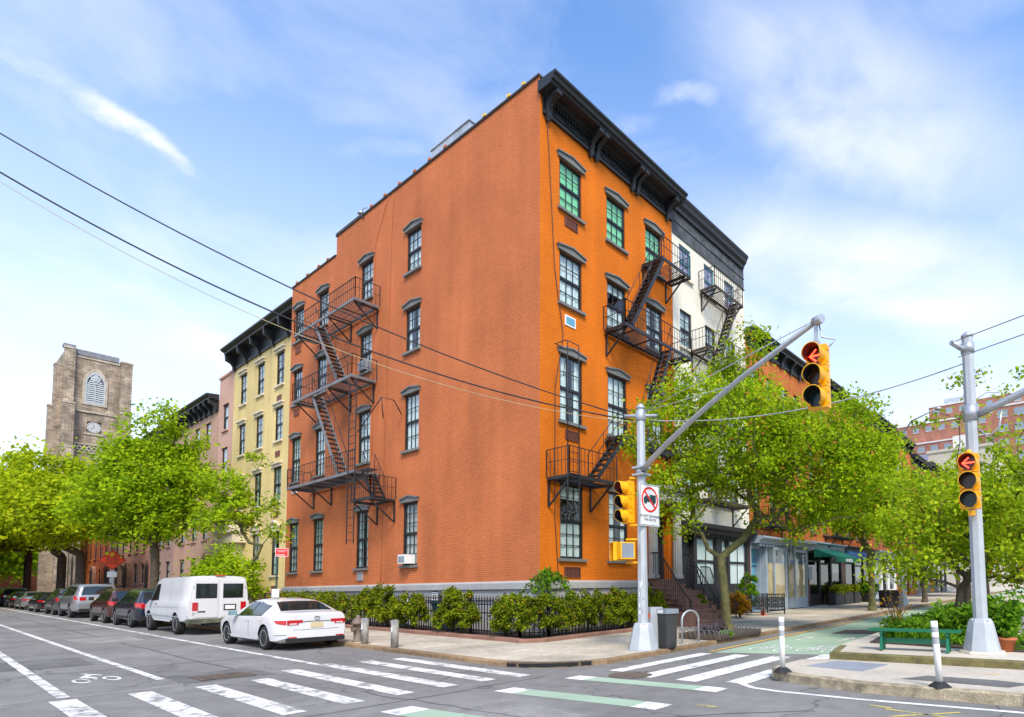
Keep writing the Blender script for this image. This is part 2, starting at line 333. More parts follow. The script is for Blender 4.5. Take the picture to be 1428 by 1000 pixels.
PAPER = M('brown_paper', (.50, .37, .19), .9, var=.12)
WPAPER = M('white_paper', (.78, .78, .76), .8, var=.03)
AWNG = M('green_awning', (.0, .11, .075), .8, var=.1)
AWNB = M('blue_awning', (.07, .19, .42), .8, var=.1)
GALV = M('galvanised_steel', (.46, .48, .50), .42, metal=.55, var=.10, scale=3)
GALVP = M('grey_pole_paint', (.43, .46, .48), .5, metal=.15, var=.08, scale=4)
ZINC = M('sheet_metal', (.50, .52, .54), .4, metal=.5, var=.2, scale=1.5)
SIGY = M('signal_yellow', (.85, .40, .004), .42, var=.10, scale=4)
SIGB = M('signal_black', (.012, .012, .012), .6)
RED_E = emit_mat('red_led', (1, .05, .02), 4.0)
RED_D = M('dark_red_lens', (.16, .004, .006), .2)
AMB_D = M('dark_amber_lens', (.06, .028, .010), .2)
GRN_D = M('dark_green_lens', (.012, .035, .030), .2)
ORG_E = emit_mat('orange_hand', (1, .17, .01), 1.6)
SIGNW = M('sign_white', (.78, .78, .77), .5, var=.04)
SIGNR = M('sign_red', (.75, .02, .015), .5, var=.05)
SIGNO = M('sign_orange', (.85, .07, .012), .5, var=.06)
SIGNK = M('sign_black', (.02, .02, .02), .5)
SIGNT = M('sign_teal', (.012, .05, .055), .5)
GPOST = M('green_sign_post', (.02, .06, .04), .5)
POSTW = M('delineator_white', (.80, .79, .72), .5, var=.05)
POSTG = M('delineator_band', (.40, .41, .42), .35)
RUBB = M('black_rubber', (.02, .02, .022), .7)
BENCH = M('bench_green', (.004, .14, .065), .4, var=.15, spec=.5)
TERRA = M('terracotta', (.46, .14, .055), .8, var=.15)
BIN_G = M('bin_charcoal', (.045, .045, .042), .6, var=.25)
BIN_L = M('bin_grey_lid', (.22, .25, .28), .5, var=.15)
BIN_B = M('bin_blue', (.01, .10, .42), .5)
PLANTR = M('planter_black', (.03, .03, .032), .7)
CONEO = M('cone_orange', (.85, .13, .01), .6)
HYDR = M('hydrant_paint', (.17, .13, .10), .6, var=.4, scale=6)
BOLL = M('bollard_paint', (.33, .31, .27), .7, var=.45, scale=6)
YDUCT = M('yellow_tile', (.72, .50, .10), .6)
BARK = M('bark', (.085, .065, .048), .95, var=.35, scale=6, bump=1., bscale=14)
BARKM = M('mossy_bark', (.10, .095, .035), .95, var=.4, scale=5, bump=1., bscale=14)
STONE_T = brick_mat('tower_stone', (.43, .34, .245), (.26, .21, .16), (.23, .19, .15), bw=.62, rh=.26, ms=.03, var=.42, vscale=.7, bump=1., streak=.15)
STONE_Q = M('tower_dressed_stone', (.42, .36, .28), .85, var=.3, scale=.9)
LOUV = M('pale_louvre', (.42, .46, .48), .6)
CLOCKF = M('clock_face', (.48, .49, .50), .5)
LEAF_A = leaf_mat('leaf_honeylocust', (.26, .37, .008), (.58, .66, .012))
LEAF_B = leaf_mat('leaf_street', (.19, .34, .008), (.48, .62, .012))
LEAF_P = leaf_mat('leaf_pear', (.17, .31, .008), (.48, .61, .010), (.52, .20, .03))
LEAF_M = leaf_mat('leaf_median', (.20, .33, .010), (.52, .63, .018), (.50, .26, .04))
LEAF_H = leaf_mat('leaf_hedge', (.06, .11, .006), (.33, .40, .012), (.55, .22, .03))
LEAF_G = leaf_mat('leaf_ground', (.07, .19, .010), (.24, .44, .02))
LEAF_Y = leaf_mat('leaf_autumn', (.30, .15, .01), (.45, .25, .015))
LEAF_V = leaf_mat('flower_lavender', (.10, .10, .10), (.20, .15, .20))
# ================================================================== GROUND
def struct(o): o['kind'] = 'structure'; return o
gb = MB()
xs = [-900, -199, X0, 500]; ys = [-300, Y0, 170, 1200]
for i in range(3):
    for j in range(3):
        q = [(xs[i], ys[j]), (xs[i+1], ys[j]), (xs[i+1], ys[j+1]), (xs[i], ys[j+1])]
        gb.quad(*[(x, y, gz(x, y)) for x, y in q])
road = struct(gb.build('road', ASPH))

def strip(name, pts, wd, mat, lift=.004, parent=road, dash=None):
    "painted line along a polyline"
    m = MB()
    for (x0, y0), (x1, y1) in zip(pts, pts[1:]):
        d = Vector((x1-x0, y1-y0)); L = d.length; d /= L; n = Vector((-d.y, d.x))*wd/2
        k = max(1, int(L/2.5)); st = [(i/k, (i+1)/k) for i in range(k)]
        for a, b in st:
            p = Vector((x0, y0))+d*L*a; q = Vector((x0, y0))+d*L*b
            m.quad(*[(v.x, v.y, gz(v.x, v.y)+lift) for v in (p-n, q-n, q+n, p+n)])
    return m.build(name, mat, parent)
def patch(name, poly, mat, lift=.004, parent=road):
    m = MB(); m.add([(x, y, gz(x, y)+lift) for x, y in poly], [tuple(range(len(poly)))]); return m.build(name, mat, parent)
# side-street crossing: bars lie along the street
for y, x0, x1 in [(1.72, -12.9, -8.9), (2.60, -12.78, -8.9), (3.45, -12.66, -8.92), (4.28, -12.7, -8.98), (5.10, -13.55, -9.02), (5.93, -13.9, -9.05), (6.70, -13.65, -9.0), (7.40, -13.5, -8.85), (.85, -12.9, -8.9), (-.02, -12.9, -8.9)]:
    patch('crosswalk_bar', [(x0, y-.15), (x0*.5+x1*.5, y-.15), (x1, y-.15), (x1, y+.15), (x0*.5+x1*.5, y+.15), (x0, y+.15)], WHITE_P)
# avenue crossing: bars lie along the avenue
for x, y0, y1, wd in [(-7.80, 8.8, 12.15, .17), (-6.87, 8.5, 12.3, .2), (-5.93, 8.55, 12.5, .22), (-5.06, 8.8, 13.3, .2)]:
    patch('crosswalk_bar', [(x-wd, y0), (x+wd, y0), (x+wd, y1), (x-wd, y1)], WHITE_P2)
# green crossing strips with white ends
for k, (ya, yb) in enumerate([(7.6, 8.0), (6.03, 6.45), (4.15, 4.62), (2.35, 2.82)]):
    a0 = -8.0; a1 = -4.9; e = .42; t = .27
    patch('green_crossing_strip', [(a0+e, ya+t*.1), (a1-e, ya+t), (a1-e, yb+t), (a0+e, yb+t*.1)], GREEN_P)
    patch('crossing_strip_end', [(a0, ya), (a0+e, ya+t*.1), (a0+e, yb+t*.1), (a0, yb)], WHITE_P2)
    patch('crossing_strip_end', [(a1-e, ya+t), (a1, ya+t*1.1), (a1, yb+t*1.1), (a1-e, yb+t)], WHITE_P2)
# street lines
strip('parking_line', [(-13.4, 5.82), (-24.4, 5.82), (-50, 5.82), (-150, 5.85)], .13, WHITE_P)
strip('lane_line', [(-14.2, 3.19), (-22, 3.19), (-41, 3.27), (-120, 3.3)], .13, WHITE_P)
strip('lane_line', [(-13.2, 1.77), (-23, 1.88), (-60, 2.0)], .15, WHITE_P)
# avenue: green bike lane, lines
gl = MB()
L0 = [(-7.72, 12.35), (-7.75, 15), (-7.9, 20.5), (-8.15, 28.7), (-8.3, 34.5), (-8.4, 60), (-8.4, 120)]
R0 = [(-4.98, 13.3), (-5.05, 15), (-5.4, 20.5), (-6.0, 28.7), (-6.4, 34.5), (-6.4, 60), (-6.4, 120)]
for i in range(len(L0)-1): gl.quad(*[(x, y, gz(x, y)+.004) for x, y in (L0[i], R0[i], R0[i+1], L0[i+1])])
gl.build('bike_lane', GREEN_P, road)
strip('edge_line', [(-7.9, 12.5), (-7.93, 15), (-8.08, 20.5), (-8.32, 28.7), (-8.42, 34.5), (-8.52, 60), (-8.52, 120)], .10, YEL_P, .008)
strip('island_line', [(-5.0, 8.85), (-4.6, 8.56), (-4.1, 8.48), (-2.83, 8.52), (-.83, 8.75), (2.5, 9.1)], .11, WHITE_P2)
for yy in (24.5, 26.2, 27.9, 29.6, 31.3): strip('hatching_line', [(-2.3, yy), (1.5, yy+.4)], .14, WHITE_P)
strip('lane_line', [(1.5, 14), (1.5, 90)], .13, WHITE_P)
def bike_symbol(c, s, rz, mat, lift, style=0, parent=road, st=1.):
    m = MB(); ca, sa = math.cos(rz), math.sin(rz)
    def P(x, y): y = y*st; X = c[0]+s*(x*ca-y*sa); Y = c[1]+s*(x*sa+y*ca); return (X, Y, gz(X, Y)+lift)
    def ring(cx, cy, r0, r1, n=18):
        for i in range(n):
            a, b = 2*math.pi*i/n, 2*math.pi*(i+1)/n
            m.quad(P(cx+r0*math.cos(a), cy+r0*math.sin(a)), P(cx+r1*math.cos(a), cy+r1*math.sin(a)), P(cx+r1*math.cos(b), cy+r1*math.sin(b)), P(cx+r0*math.cos(b), cy+r0*math.sin(b)))
    def seg(x0, y0, x1, y1, t):
        d = Vector((x1-x0, y1-y0)).normalized(); n = Vector((-d.y, d.x))*t/2
        m.quad(P(x0-n.x, y0-n.y), P(x1-n.x, y1-n.y), P(x1+n.x, y1+n.y), P(x0+n.x, y0+n.y))
    t = .055 if style == 0 else .11
    ring(-.52, 0, .30-t, .30); ring(.52, 0, .30-t, .30)
    if style == 0:
        for a in [(-.52,0,-.28,.45),(-.28,.45,.28,.45),(-.05,0,.28,.45),(-.52,0,-.05,0),(-.05,0,-.30,.52),(.52,0,.24,.62),(.24,.62,.42,.62),(-.42,.53,-.18,.53)]: seg(*a, t)
    else:
        seg(-.35, .35, .15, .75, .2); seg(.15, .75, .45, .55, .14); seg(-.35, .38, .1, .30, .16); seg(.1, .3, -.05, .02, .13); seg(-.1, .85, .12, .9, .22)
    return m.build('bike_symbol', mat, parent)
bike_symbol((-15.2, 2.47), .40, R(90), WHITE_P, .006, 1, st=3.2)
bike_symbol((-6.85, 13.75), .62, R(4), WHITE_P2, .010, st=2.5)
bike_symbol((-5.68, 14.0), .62, R(4), WHITE_P2, .010, st=2.5)
for c in ((-7.15, 16.6), (-5.95, 16.85)):
    m = MB(); pts = [(-.06, -.7), (.06, -.7), (.06, .15), (.2, .15), (0, .7), (-.2, .15), (-.06, .15)]
    m.add([(c[0]+x, c[1]+y, gz(c[0]+x, c[1]+y)+.009) for x, y in pts], [tuple(range(7))]); m.build('lane_arrow', WHITE_P, road)
for px in [((-2.2, 7.6), (-1.5, 8.35)), ((-2.35, 8.05), (-1.45, 7.95)), ((-2.6, 8.2), (-2.3, 8.15)), ((-1.1, 7.9), (-.9, 8.0)), ((-1.5, 7.1), (-1.2, 7.5)), ((-4.6, 6.9), (-4.3, 6.95)), ((-1.35, 7.25), (-1.0, 7.3))]:
    strip('sprayed_mark', px, .055, SPRAY, .004)
# patches, grates, covers
def disc(name, c, r, mat, lift, n=20, parent=road):
    return patch(name, [(c[0]+r*math.cos(2*math.pi*i/n), c[1]+r*math.sin(2*math.pi*i/n)) for i in range(n)], mat, lift, parent)
RUST = M('rusty_cast_iron', (.13, .10, .075), .8, var=.35, scale=6, bump=.5)
PATCHA = M('dark_asphalt_patch', (.14, .136, .128), .9, var=.25, scale=1.5, bump=.4)
PATCHL = M('pale_worn_asphalt', (.255, .245, .225), .9, var=.25, scale=1.5, bump=.4)
disc('manhole_cover', (-7.2, 8.55), .42, RUST, .006)
patch('utility_cover', [(-7.0, 18.4), (-5.8, 18.8), (-5.9, 20.4), (-7.1, 20.0)], RUST, .009)
patch('asphalt_patch', [(-14.6, 3.3), (-13.2, 3.3), (-13.1, 4.75), (-14.7, 4.7)], PATCHA, .003)
gr = MB()
for i in range(9): gr.box(-14.05+i*.085, -14.0+i*.085, 3.62, 4.38, .052, .065)
gr.box(-14.1, -13.3, 3.57, 3.63, .052, .067); gr.box(-14.1, -13.3, 4.37, 4.43, .052, .067)
gr.build('drain_grate', RUST, road)
strip('worn_track', [(-13.4, -.2), (-13.15, 1.2), (-13.1, 2.7), (-13.25, 3.3)], .16, PATCHL, .003)

TAR = M('tar_seam', (.055, .055, .056), .8, var=.3, scale=4)
rnd_ = random.Random(8)
def seam(p, q, wd, amp=.06, n=14, mat=TAR):
    pts = [(p[0]+(q[0]-p[0])*i/n+rnd_.uniform(-amp, amp), p[1]+(q[1]-p[1])*i/n+rnd_.uniform(-amp, amp)) for i in range(n+1)]
    strip('tar_seam', pts, wd, mat, .0025)
seam((-14.2, 4.45), (-62, 4.55), .035, .05, 40); seam((-8.6, -1.0), (-8.5, 7.6), .03, .05, 20); seam((-14.4, .2), (-60, .4), .04, .06, 40); seam((-17.0, .5), (-16.6, 5.7), .03); seam((-24, 2.2), (-23.4, 5.6), .03)
seam((-8.3, 2.2), (-3.2, 7.4), .03, .08); seam((-5.5, 3.0), (-1.0, 8.2), .03, .08); seam((-9.8, 4.8), (-3.5, 5.2), .025, .07); seam((-4.2, 5.5), (1.2, 7.0), .025, .07); seam((-31, .8), (-30, 5.6), .035); seam((-12.6, 5.4), (-9.2, 7.6), .022, .05)
patch('asphalt_patch', [(-20.4, 1.0), (-18.2, 1.1), (-18.1, 2.9), (-20.3, 2.95)], PATCHA, .003); patch('asphalt_patch', [(-27.5, 3.6), (-24.6, 3.7), (-24.5, 5.2), (-27.4, 5.2)], PATCHL, .003); patch('asphalt_patch', [(-7.4, 4.7), (-5.6, 4.6), (-5.4, 5.6), (-7.3, 5.7)], PATCHL, .0022)
# ---------------------------------------------------------------- sidewalk: slabs on a bed, kerb stones in front
CX, CY, CR = -8.65, 7.95, 1.9       # kerb lines of the avenue and of the street, corner radius
cc = (CX-CR, CY+CR)
arc = [(cc[0]+CR*math.cos(a), cc[1]+CR*math.sin(a)) for a in [R(-90+i*10) for i in range(10)]]
KW = .16
def clip(poly, a, b):
    "keep what lies left of a->b"
    out = []
    f = lambda p: (b[0]-a[0])*(p[1]-a[1])-(b[1]-a[1])*(p[0]-a[0])
    for i in range(len(poly)):
        p, q = poly[i], poly[(i+1) % len(poly)]; fp, fq = f(p), f(q)
        if fp >= 0: out.append(p)
        if fp*fq < 0: t = fp/(fp-fq); out.append((p[0]+(q[0]-p[0])*t, p[1]+(q[1]-p[1])*t))
    return out
def inner(off):
    r = CR-off
    a = [(cc[0]+r*math.cos(t), cc[1]+r*math.sin(t)) for t in [R(-90+i*10) for i in range(10)]]
    return [(-400, CY+off)]+a+[(CX-off, 400)]
sw = MB()
bed = inner(KW*.5)
for (x0, x1, y0, y1) in [(-199, -9, 7, 10), (-199, -9, 10, 14.4), (-14.4, -9, 14.4, 170), (-9, -8, 7, 10), (-9, -8, 10, 170)]:
    p = [(x0, y0), (x1, y0), (x1, y1), (x0, y1)]
    for a, b in zip(bed, bed[1:]):
        p = clip(p, a, b)
        if len(p) < 3: break
    if len(p) >= 3: sw.add([(x, y, gz(x, y)+.078) for x, y in p], [tuple(range(len(p)))])
sidewalk = struct(sw.build('sidewalk', CONC))
edge = inner(KW+.006)
SL = 1.52
def slab(x0, y0, x1, y1):
    g = .011
    p = [(x0+g, y0+g), (x1-g, y0+g), (x1-g, y1-g), (x0+g, y1-g)]
    for a, b in zip(edge, edge[1:]):
        p = clip(p, a, b)
        if len(p) < 3: return
    cx = sum(q[0] for q in p)/len(p); cy = sum(q[1] for q in p)/len(p)
    m = MB(); h = random.uniform(.097, .104)
    m.prism([(x-cx, y-cy) for x, y in p], lambda x, y: gz(x+cx, y+cy)+.075, lambda x, y: gz(x+cx, y+cy)+h)
    o = m.build('sidewalk_slab', CONC, sidewalk, world=False); o.location = (cx, cy, 0)
y = CY+KW
rows_y = [CY+KW+.006 + i*SL for i in range(4)]
xg = [-14.3-SL*i for i in range(24)]
for i in range(2):
    for x in xg: slab(x-SL, rows_y[i], x, rows_y[i+1])
yy = rows_y[0]
while yy < 62:
    x = CX-KW-.006
    for i in range(4):
        slab(max(x-SL, -14.3), yy, x, yy+SL); x -= SL
        if x <= -14.25: break
    yy += SL
# kerb stones
def kerb(parent, path, step, h0, h1, wd, mat, name='kerb_stone', side=1, mat2=None):
    "path runs along the outer foot of the kerb, the stone lies on its left"
    for (xa, ya), (xb, yb) in zip(path, path[1:]):
        d = Vector((xb-xa, yb-ya)); L = d.length; d /= L; n = Vector((-d.y, d.x))*wd*side; k = max(1, round(L/step))
        for i in range(k):
            g = .006 if L > 1 else 0
            p = Vector((xa, ya))+d*(L*i/k+g); q = Vector((xa, ya))+d*(L*(i+1)/k-g); j = random.uniform(-.004, .004)
            b = .02
            po = [p, q, q+n, p+n]; m = MB()
            n0 = n.normalized()*b
            lo = [(v.x, v.y, gz(v.x, v.y)+h0) for v in po]
            mid = [(v.x, v.y, gz(v.x, v.y)+h1-b+j) for v in po]
            top = [(v.x, v.y, gz(v.x, v.y)+h1+j) for v in (p+n0, q+n0, q+n, p+n)]
            m.add(lo+mid+top, [(0,1,5,4),(4,5,9,8),(8,9,10,11),(1,2,6,5),(5,6,10,9),(3,0,4,7),(7,4,8,11),(2,3,7,6),(6,7,11,10)], 0)
            m.build(name, mat, parent)
kerb(sidewalk, [(-72, CY), (cc[0], CY)], 2.4, -.05, .108, KW, CURBM)
kerb(sidewalk, arc, .6, -.05, .108, KW, CURBM)
kerb(sidewalk, [(CX, cc[1]), (CX, 76)], 2.4, -.05, .108, KW, CURBM)
# corner catch basin: an iron lintel over a dark mouth in the kerb
cb = MB(); a0 = R(-62)
for i in range(4):
    a, b = R(-78+i*14), R(-64+i*14)
    for rr, z0, z1, mi in ((CR+.012, .0, .075, 1), (CR+.02, .078, .112, 0)):
        P = lambda t, r: (cc[0]+r*math.cos(t), cc[1]+r*math.sin(t))
        poly = [P(a, rr-.03), P(a, rr), P(b, rr), P(b, rr-.03)]
        cb.prism(poly, z0+.02, z1+.012, mi)
cb.build('catch_basin', [RUST, SIGB], sidewalk)
# ---------------------------------------------------------------- median island
low = [(-4.93, 9.95), (-4.75, 9.6), (-4.3, 9.33), (-3.0, 9.06), (-.87, 9.15), (.6, 9.3), (1.0, 9.8), (1.0, 11.9), (-1.1, 11.72), (-4.36, 11.52), (-4.9, 11.2)]
im = MB(); im.prism(low, lambda x, y: -.05, lambda x, y: gz(x, y)+.15)
isl = struct(im.build('traffic_island', ISLC))
off = [(-4.86, 9.98), (-4.70, 9.67), (-4.27, 9.41), (-3.0, 9.14), (-.87, 9.23), (.57, 9.38), (.92, 9.84)]
KISL = M('island_kerb', (.36, .30, .20), .9, var=.45, scale=5, bump=.5)
kerb(isl, [(-4.945, 9.96), (-4.765, 9.595), (-4.305, 9.32), (-3.0, 9.048), (-.87, 9.138), (.61, 9.285)], 1.6, -.02, .162, .17, KISL)
up = [(-4.4, 11.52), (-1.1, 11.74), (1.0, 11.92), (.4, 13.5), (-1.2, 15.5), (-2.5, 22), (-3.2, 32), (-3.4, 60), (-6.1, 60), (-6.1, 32), (-5.3, 21.5), (-4.95, 17.2), (-4.75, 13.0)]
um = MB(); um.prism(up, lambda x, y: gz(x, y)-.05, lambda x, y: gz(x, y)+.275); um.build('upper_island', ISLC, isl)
kerb(isl, [(-4.72, 12.9), (-4.42, 11.5), (-1.1, 11.725), (1.0, 11.9)], 1.7, .1, .287, .16, MOSS, 'mossy_kerb_stone', side=1)
bedp = [(-4.3, 13.7), (-2.55, 13.4), (-1.1, 13.2), (-.9, 14.0), (-1.7, 16), (-2.75, 22), (-3.4, 31.7), (-5.9, 31.7), (-5.05, 21.5), (-4.7, 17)]
bm_ = MB(); bm_.prism(bedp, lambda x, y: gz(x, y)+.2, lambda x, y: gz(x, y)+.30); bm_.build('planting_bed', SOIL, isl)
TACT = M('tactile_plate', (.27, .29, .33), .6, var=.1)
tm = MB(); tm.prism([(-4.45, 10.35), (-3.35, 10.2), (-3.2, 11.25), (-4.2, 11.3)], lambda x, y: gz(x, y)+.151, lambda x, y: gz(x, y)+.158)
for i in range(13):
    for j in range(11):
        t, s_ = (i+.5)/13, (j+.5)/11
        x = (-4.45*(1-t)-3.35*t)*(1-s_)+(-4.2*(1-t)-3.2*t)*s_; yv = (10.35*(1-t)+10.2*t)*(1-s_)+(11.3*(1-t)+11.25*t)*s_
        tm.lathe([(.022, 0), (.012, .006)], 6, (x, yv, gz(x, yv)+.158))
tm.build('tactile_plate', TACT, isl)
patch('asphalt_patch', [(-2.6, 9.75), (-1.1, 9.72), (-.85, 10.2), (-1.3, 10.35), (-2.3, 10.3)], PATCHA, .154, isl)
strip('sprayed_mark', [(-1.6, 10.9), (-1.35, 11.0)], .05, YEL_P, .154, isl)

# ---------------------------------------------------------------- planting bed and brown border round the orange house
BX, BY = -12.62, 10.72
border = [(-33.9, BY), (-13.55, BY), (-12.98, 10.62), (-12.55, 11.2), (BX, 17.2)]
pb = MB(); pb.prism([(-33.9, BY+.02), (-13.5, BY+.02), (-12.98, 10.7), (-12.62, 11.2), (BX-.03, 17.2), (-14.25, 17.2), (-14.25, 12.49), (-33.9, 12.49)], lambda x, y: gz(x, y)+.06, lambda x, y: gz(x, y)+.14)
pb.build('planting_bed', SOIL, sidewalk)
kerb(sidewalk, border, 1.25, .08, .215, .17, BRNST, 'brownstone_border_stone')
yb = MB(); yb.prism([(-45, BY+.1), (-33.95, BY+.1), (-33.95, 12.49), (-45, 12.49)], lambda x, y: gz(x, y)+.06, lambda x, y: gz(x, y)+.125); yb.build('areaway_paving', CONC, sidewalk)
# ================================================================== BUILDING HELPERS
def wall_panel(m, u0, u1, z0, z1, ops, reveal=.2, mi=0, mr=0):
    us = sorted({u0, u1, *[o[0] for o in ops], *[o[1] for o in ops]}); zs = sorted({z0, z1, *[o[2] for o in ops], *[o[3] for o in ops]})
    us = [u for u in us if u0 <= u <= u1]; zs = [z for z in zs if z0 <= z <= z1]
    for a, b in zip(us, us[1:]):
        for c, d in zip(zs, zs[1:]):
            cu, cz = (a+b)/2, (c+d)/2
            if any(o[0] < cu < o[1] and o[2] < cz < o[3] for o in ops): continue
            m.quad((a, 0, c), (b, 0, c), (b, 0, d), (a, 0, d), mi)
    for o in ops:
        a, b, c, d = o[:4]; r = -reveal
        m.quad((a, 0, c), (a, 0, d), (a, r, d), (a, r, c), mr); m.quad((b, 0, d), (b, 0, c), (b, r, c), (b, r, d), mr)
        m.quad((a, 0, d), (b, 0, d), (b, r, d), (a, r, d), mr); m.quad((a, 0, c), (a, r, c), (b, r, c), (b, 0, c), mr)
_wp = {}
def window_proto(wd, h, cols, rows, fm, meet=.5, panes=True, fw=.055, mw=.026):
    key = (round(wd, 2), round(h, 2), cols, rows, fm.name, meet, panes)
    if key in _wp: return _wp[key]
    m = MB(); hw = wd/2
    m.box(-hw, -hw+fw, .045, .22, 0, h); m.box(hw-fw, hw, .045, .22, 0, h); m.box(-hw+fw, hw-fw, .045, .22, h-fw, h); m.box(-hw+fw, hw-fw, .045, .22, 0, fw*.9)
    zm = h*meet
    m.box(-hw+fw, hw-fw, .06, .12, zm-.03, zm+.03)
    pan = []
    for (a, b, yy) in ((zm+.03, h-fw, .068), (fw*.9, zm-.03, .095)):
        s = .028
        m.box(-hw+fw, -hw+fw+s, yy-.012, yy+.02, a, b); m.box(hw-fw-s, hw-fw, yy-.012, yy+.02, a, b)
        x0, x1 = -hw+fw+s, hw-fw-s
        m.box(x0, x1, yy-.012, yy+.02, b-s, b); m.box(x0, x1, yy-.012, yy+.02, a, a+s)
        a2, b2 = a+s, b-s
        for i in range(1, cols): x = x0+(x1-x0)*i/cols; m.box(x-mw/2, x+mw/2, yy-.011, yy+.019, a2, b2)
        for j in range(1, rows):
            z = a2+(b2-a2)*j/rows
            for i in range(cols):
                xa = x0+(x1-x0)*i/cols+(mw/2 if i else 0); xb = x0+(x1-x0)*(i+1)/cols-(mw/2 if i < cols-1 else 0)
                m.box(xa, xb, yy-.009, yy+.017, z-mw/2, z+mw/2)
        if panes:
            for i in range(cols):
                for j in range(rows): pan.append(((x0+(x1-x0)*(i+.5)/cols), yy+.005, a2+(b2-a2)*(j+.5)/rows, (x1-x0)/cols, (b2-a2)/rows))
        else: pan.append(((x0+x1)/2, yy+.005, (a2+b2)/2, x1-x0, b2-a2))
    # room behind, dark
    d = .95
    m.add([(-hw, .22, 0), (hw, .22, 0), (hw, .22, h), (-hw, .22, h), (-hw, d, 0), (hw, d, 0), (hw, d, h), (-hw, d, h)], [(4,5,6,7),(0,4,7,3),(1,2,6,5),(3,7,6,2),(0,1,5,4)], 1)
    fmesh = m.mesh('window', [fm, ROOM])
    pms = {}
    pl_ = []
    for (x, y, z, pw, ph) in pan:
        k = (round(pw, 3), round(ph, 3))
        if k not in pms:
            q = MB(); q.box(-pw/2, pw/2, -.003, .003, -ph/2, ph/2); pms[k] = q.mesh('pane', GLASS)
        pl_.append((pms[k], (x, y, z)))
    _wp[key] = (fmesh, pl_, wd, h); return _wp[key]
_cm = {}
def curtain_mesh(wd, h, mat, kind, seed):
    key = (round(wd, 2), round(h, 2), mat.name, kind, seed)
    if key in _cm: return _cm[key]
    rnd = random.Random(seed); m = MB(); n = 26; hw = wd/2-.03
    def sheet(x0, x1, z0, z1, yb=.142, amp=.012):
        ph = rnd.uniform(0, 6); fr = rnd.uniform(20, 30)
        xs_ = [x0+(x1-x0)*i/n for i in range(n+1)]
        vs = [(x, yb+amp*math.sin(fr*x+ph)+amp*.4*math.sin(fr*2.3*x), z) for z in (z0, z1) for x in xs_]
        m.add(vs, [(i, i+1, n+2+i, n+1+i) for i in range(n)], 0, True)
    if kind == 'full': sheet(-hw, hw, .02, h-.02)
    elif kind == 'pair': sheet(-hw, -hw*.28, .02, h-.02); sheet(hw*.34, hw, .02, h-.02)
    elif kind == 'cafe': sheet(-hw, hw, .02, h*.47); sheet(-hw, hw, h*.80, h-.02)
    elif kind == 'top': sheet(-hw, hw, h*.52, h-.02)
    elif kind == 'blind': m.box(-hw, hw,   .135, .139, h*.03, h-.02)
    _cm[key] = m.mesh('curtain', mat); return _cm[key]
_lm = {}
def lintel_mesh(wd, style, mat):
    key = (round(wd, 2), style, mat.name)
    if key in _lm: return _lm[key]
    m = MB(); hw = wd/2
    if style == 'peak':
        m.extr([(-hw-.09, 0), (hw+.09, 0), (hw+.12, .12), (0, .235), (-hw-.12, .12)], -.09, .012)
        m.extr([(-hw-.13, .115), (0, .233), (hw+.13, .115), (hw+.15, .165), (0, .285), (-hw-.15, .165)], -.14, .012)
    elif style == 'flat':
        m.box(-hw-.12, hw+.12, -.08, .012, .0, .16); m.box(-hw-.18, hw+.18, -.17, .012, .161, .25)
    elif style == 'cap':
        m.box(-hw-.06, hw+.06, -.05, .012, 0, .18)
    elif style == 'pediment':
        m.box(-hw-.12, hw+.12, -.10, .012, 0, .20)
        m.extr([(-hw-.2, .201), (hw+.2, .201), (0, .56)], -.09, .012)
        m.bar((-hw-.22, -.08, .23), (0, -.08, .60), .2, .07); m.bar((hw+.22, -.08, .23), (0, -.083, .60), .2, .07); m.box(-hw-.2, hw+.2, -.17, -.08, .202, .26)
    _lm[key] = m.mesh('lintel', mat, recalc=True); return _lm[key]
_sm = {}
def sill_mesh(wd, mat, t=.10, o=.10):
    key = (round(wd, 2), mat.name, t, o)
    if key not in _sm:
        m = MB(); m.box(-wd/2-o, wd/2+o, -.11, .085, -t, -.002); _sm[key] = m.mesh('sill', mat)
    return _sm[key]
def add_window(bld, wp, pos, rz, curtain=None, ck='full', seed=0, lintel=None, lmat=None, sill=None, jamb=False):
    fm, pans, wd, h = wp; b = wloc(bld)
    o = link('window', fm, bld, (pos[0]-b.x, pos[1]-b.y, pos[2]-b.z), (0, 0, rz))
    for pm, l in pans: link('pane', pm, o, l)
    if curtain: link('curtain', curtain_mesh(wd, h, curtain, ck, seed), o)
    if lintel: link('lintel', lintel_mesh(wd, lintel, lmat), o, (0, 0, h))
    if sill: link('sill', sill_mesh(wd, sill), o)
    return o
def row_profile(name, m_fn, prof, u0, u1, mats, parent, ends=True):
    "sweep a moulding profile (n,z) along u; n is outward"
    m = MB(m_fn); k = len(prof)
    vs = [(u0 - (0), n, z) for n, z in prof]+[(u1, n, z) for n, z in prof]
    m.add(vs, [(i, i+1, k+i+1, k+i) for i in range(k-1)]+[tuple(range(k))[::-1], tuple(range(k, 2*k))])
    return m.build(name, mats, parent)
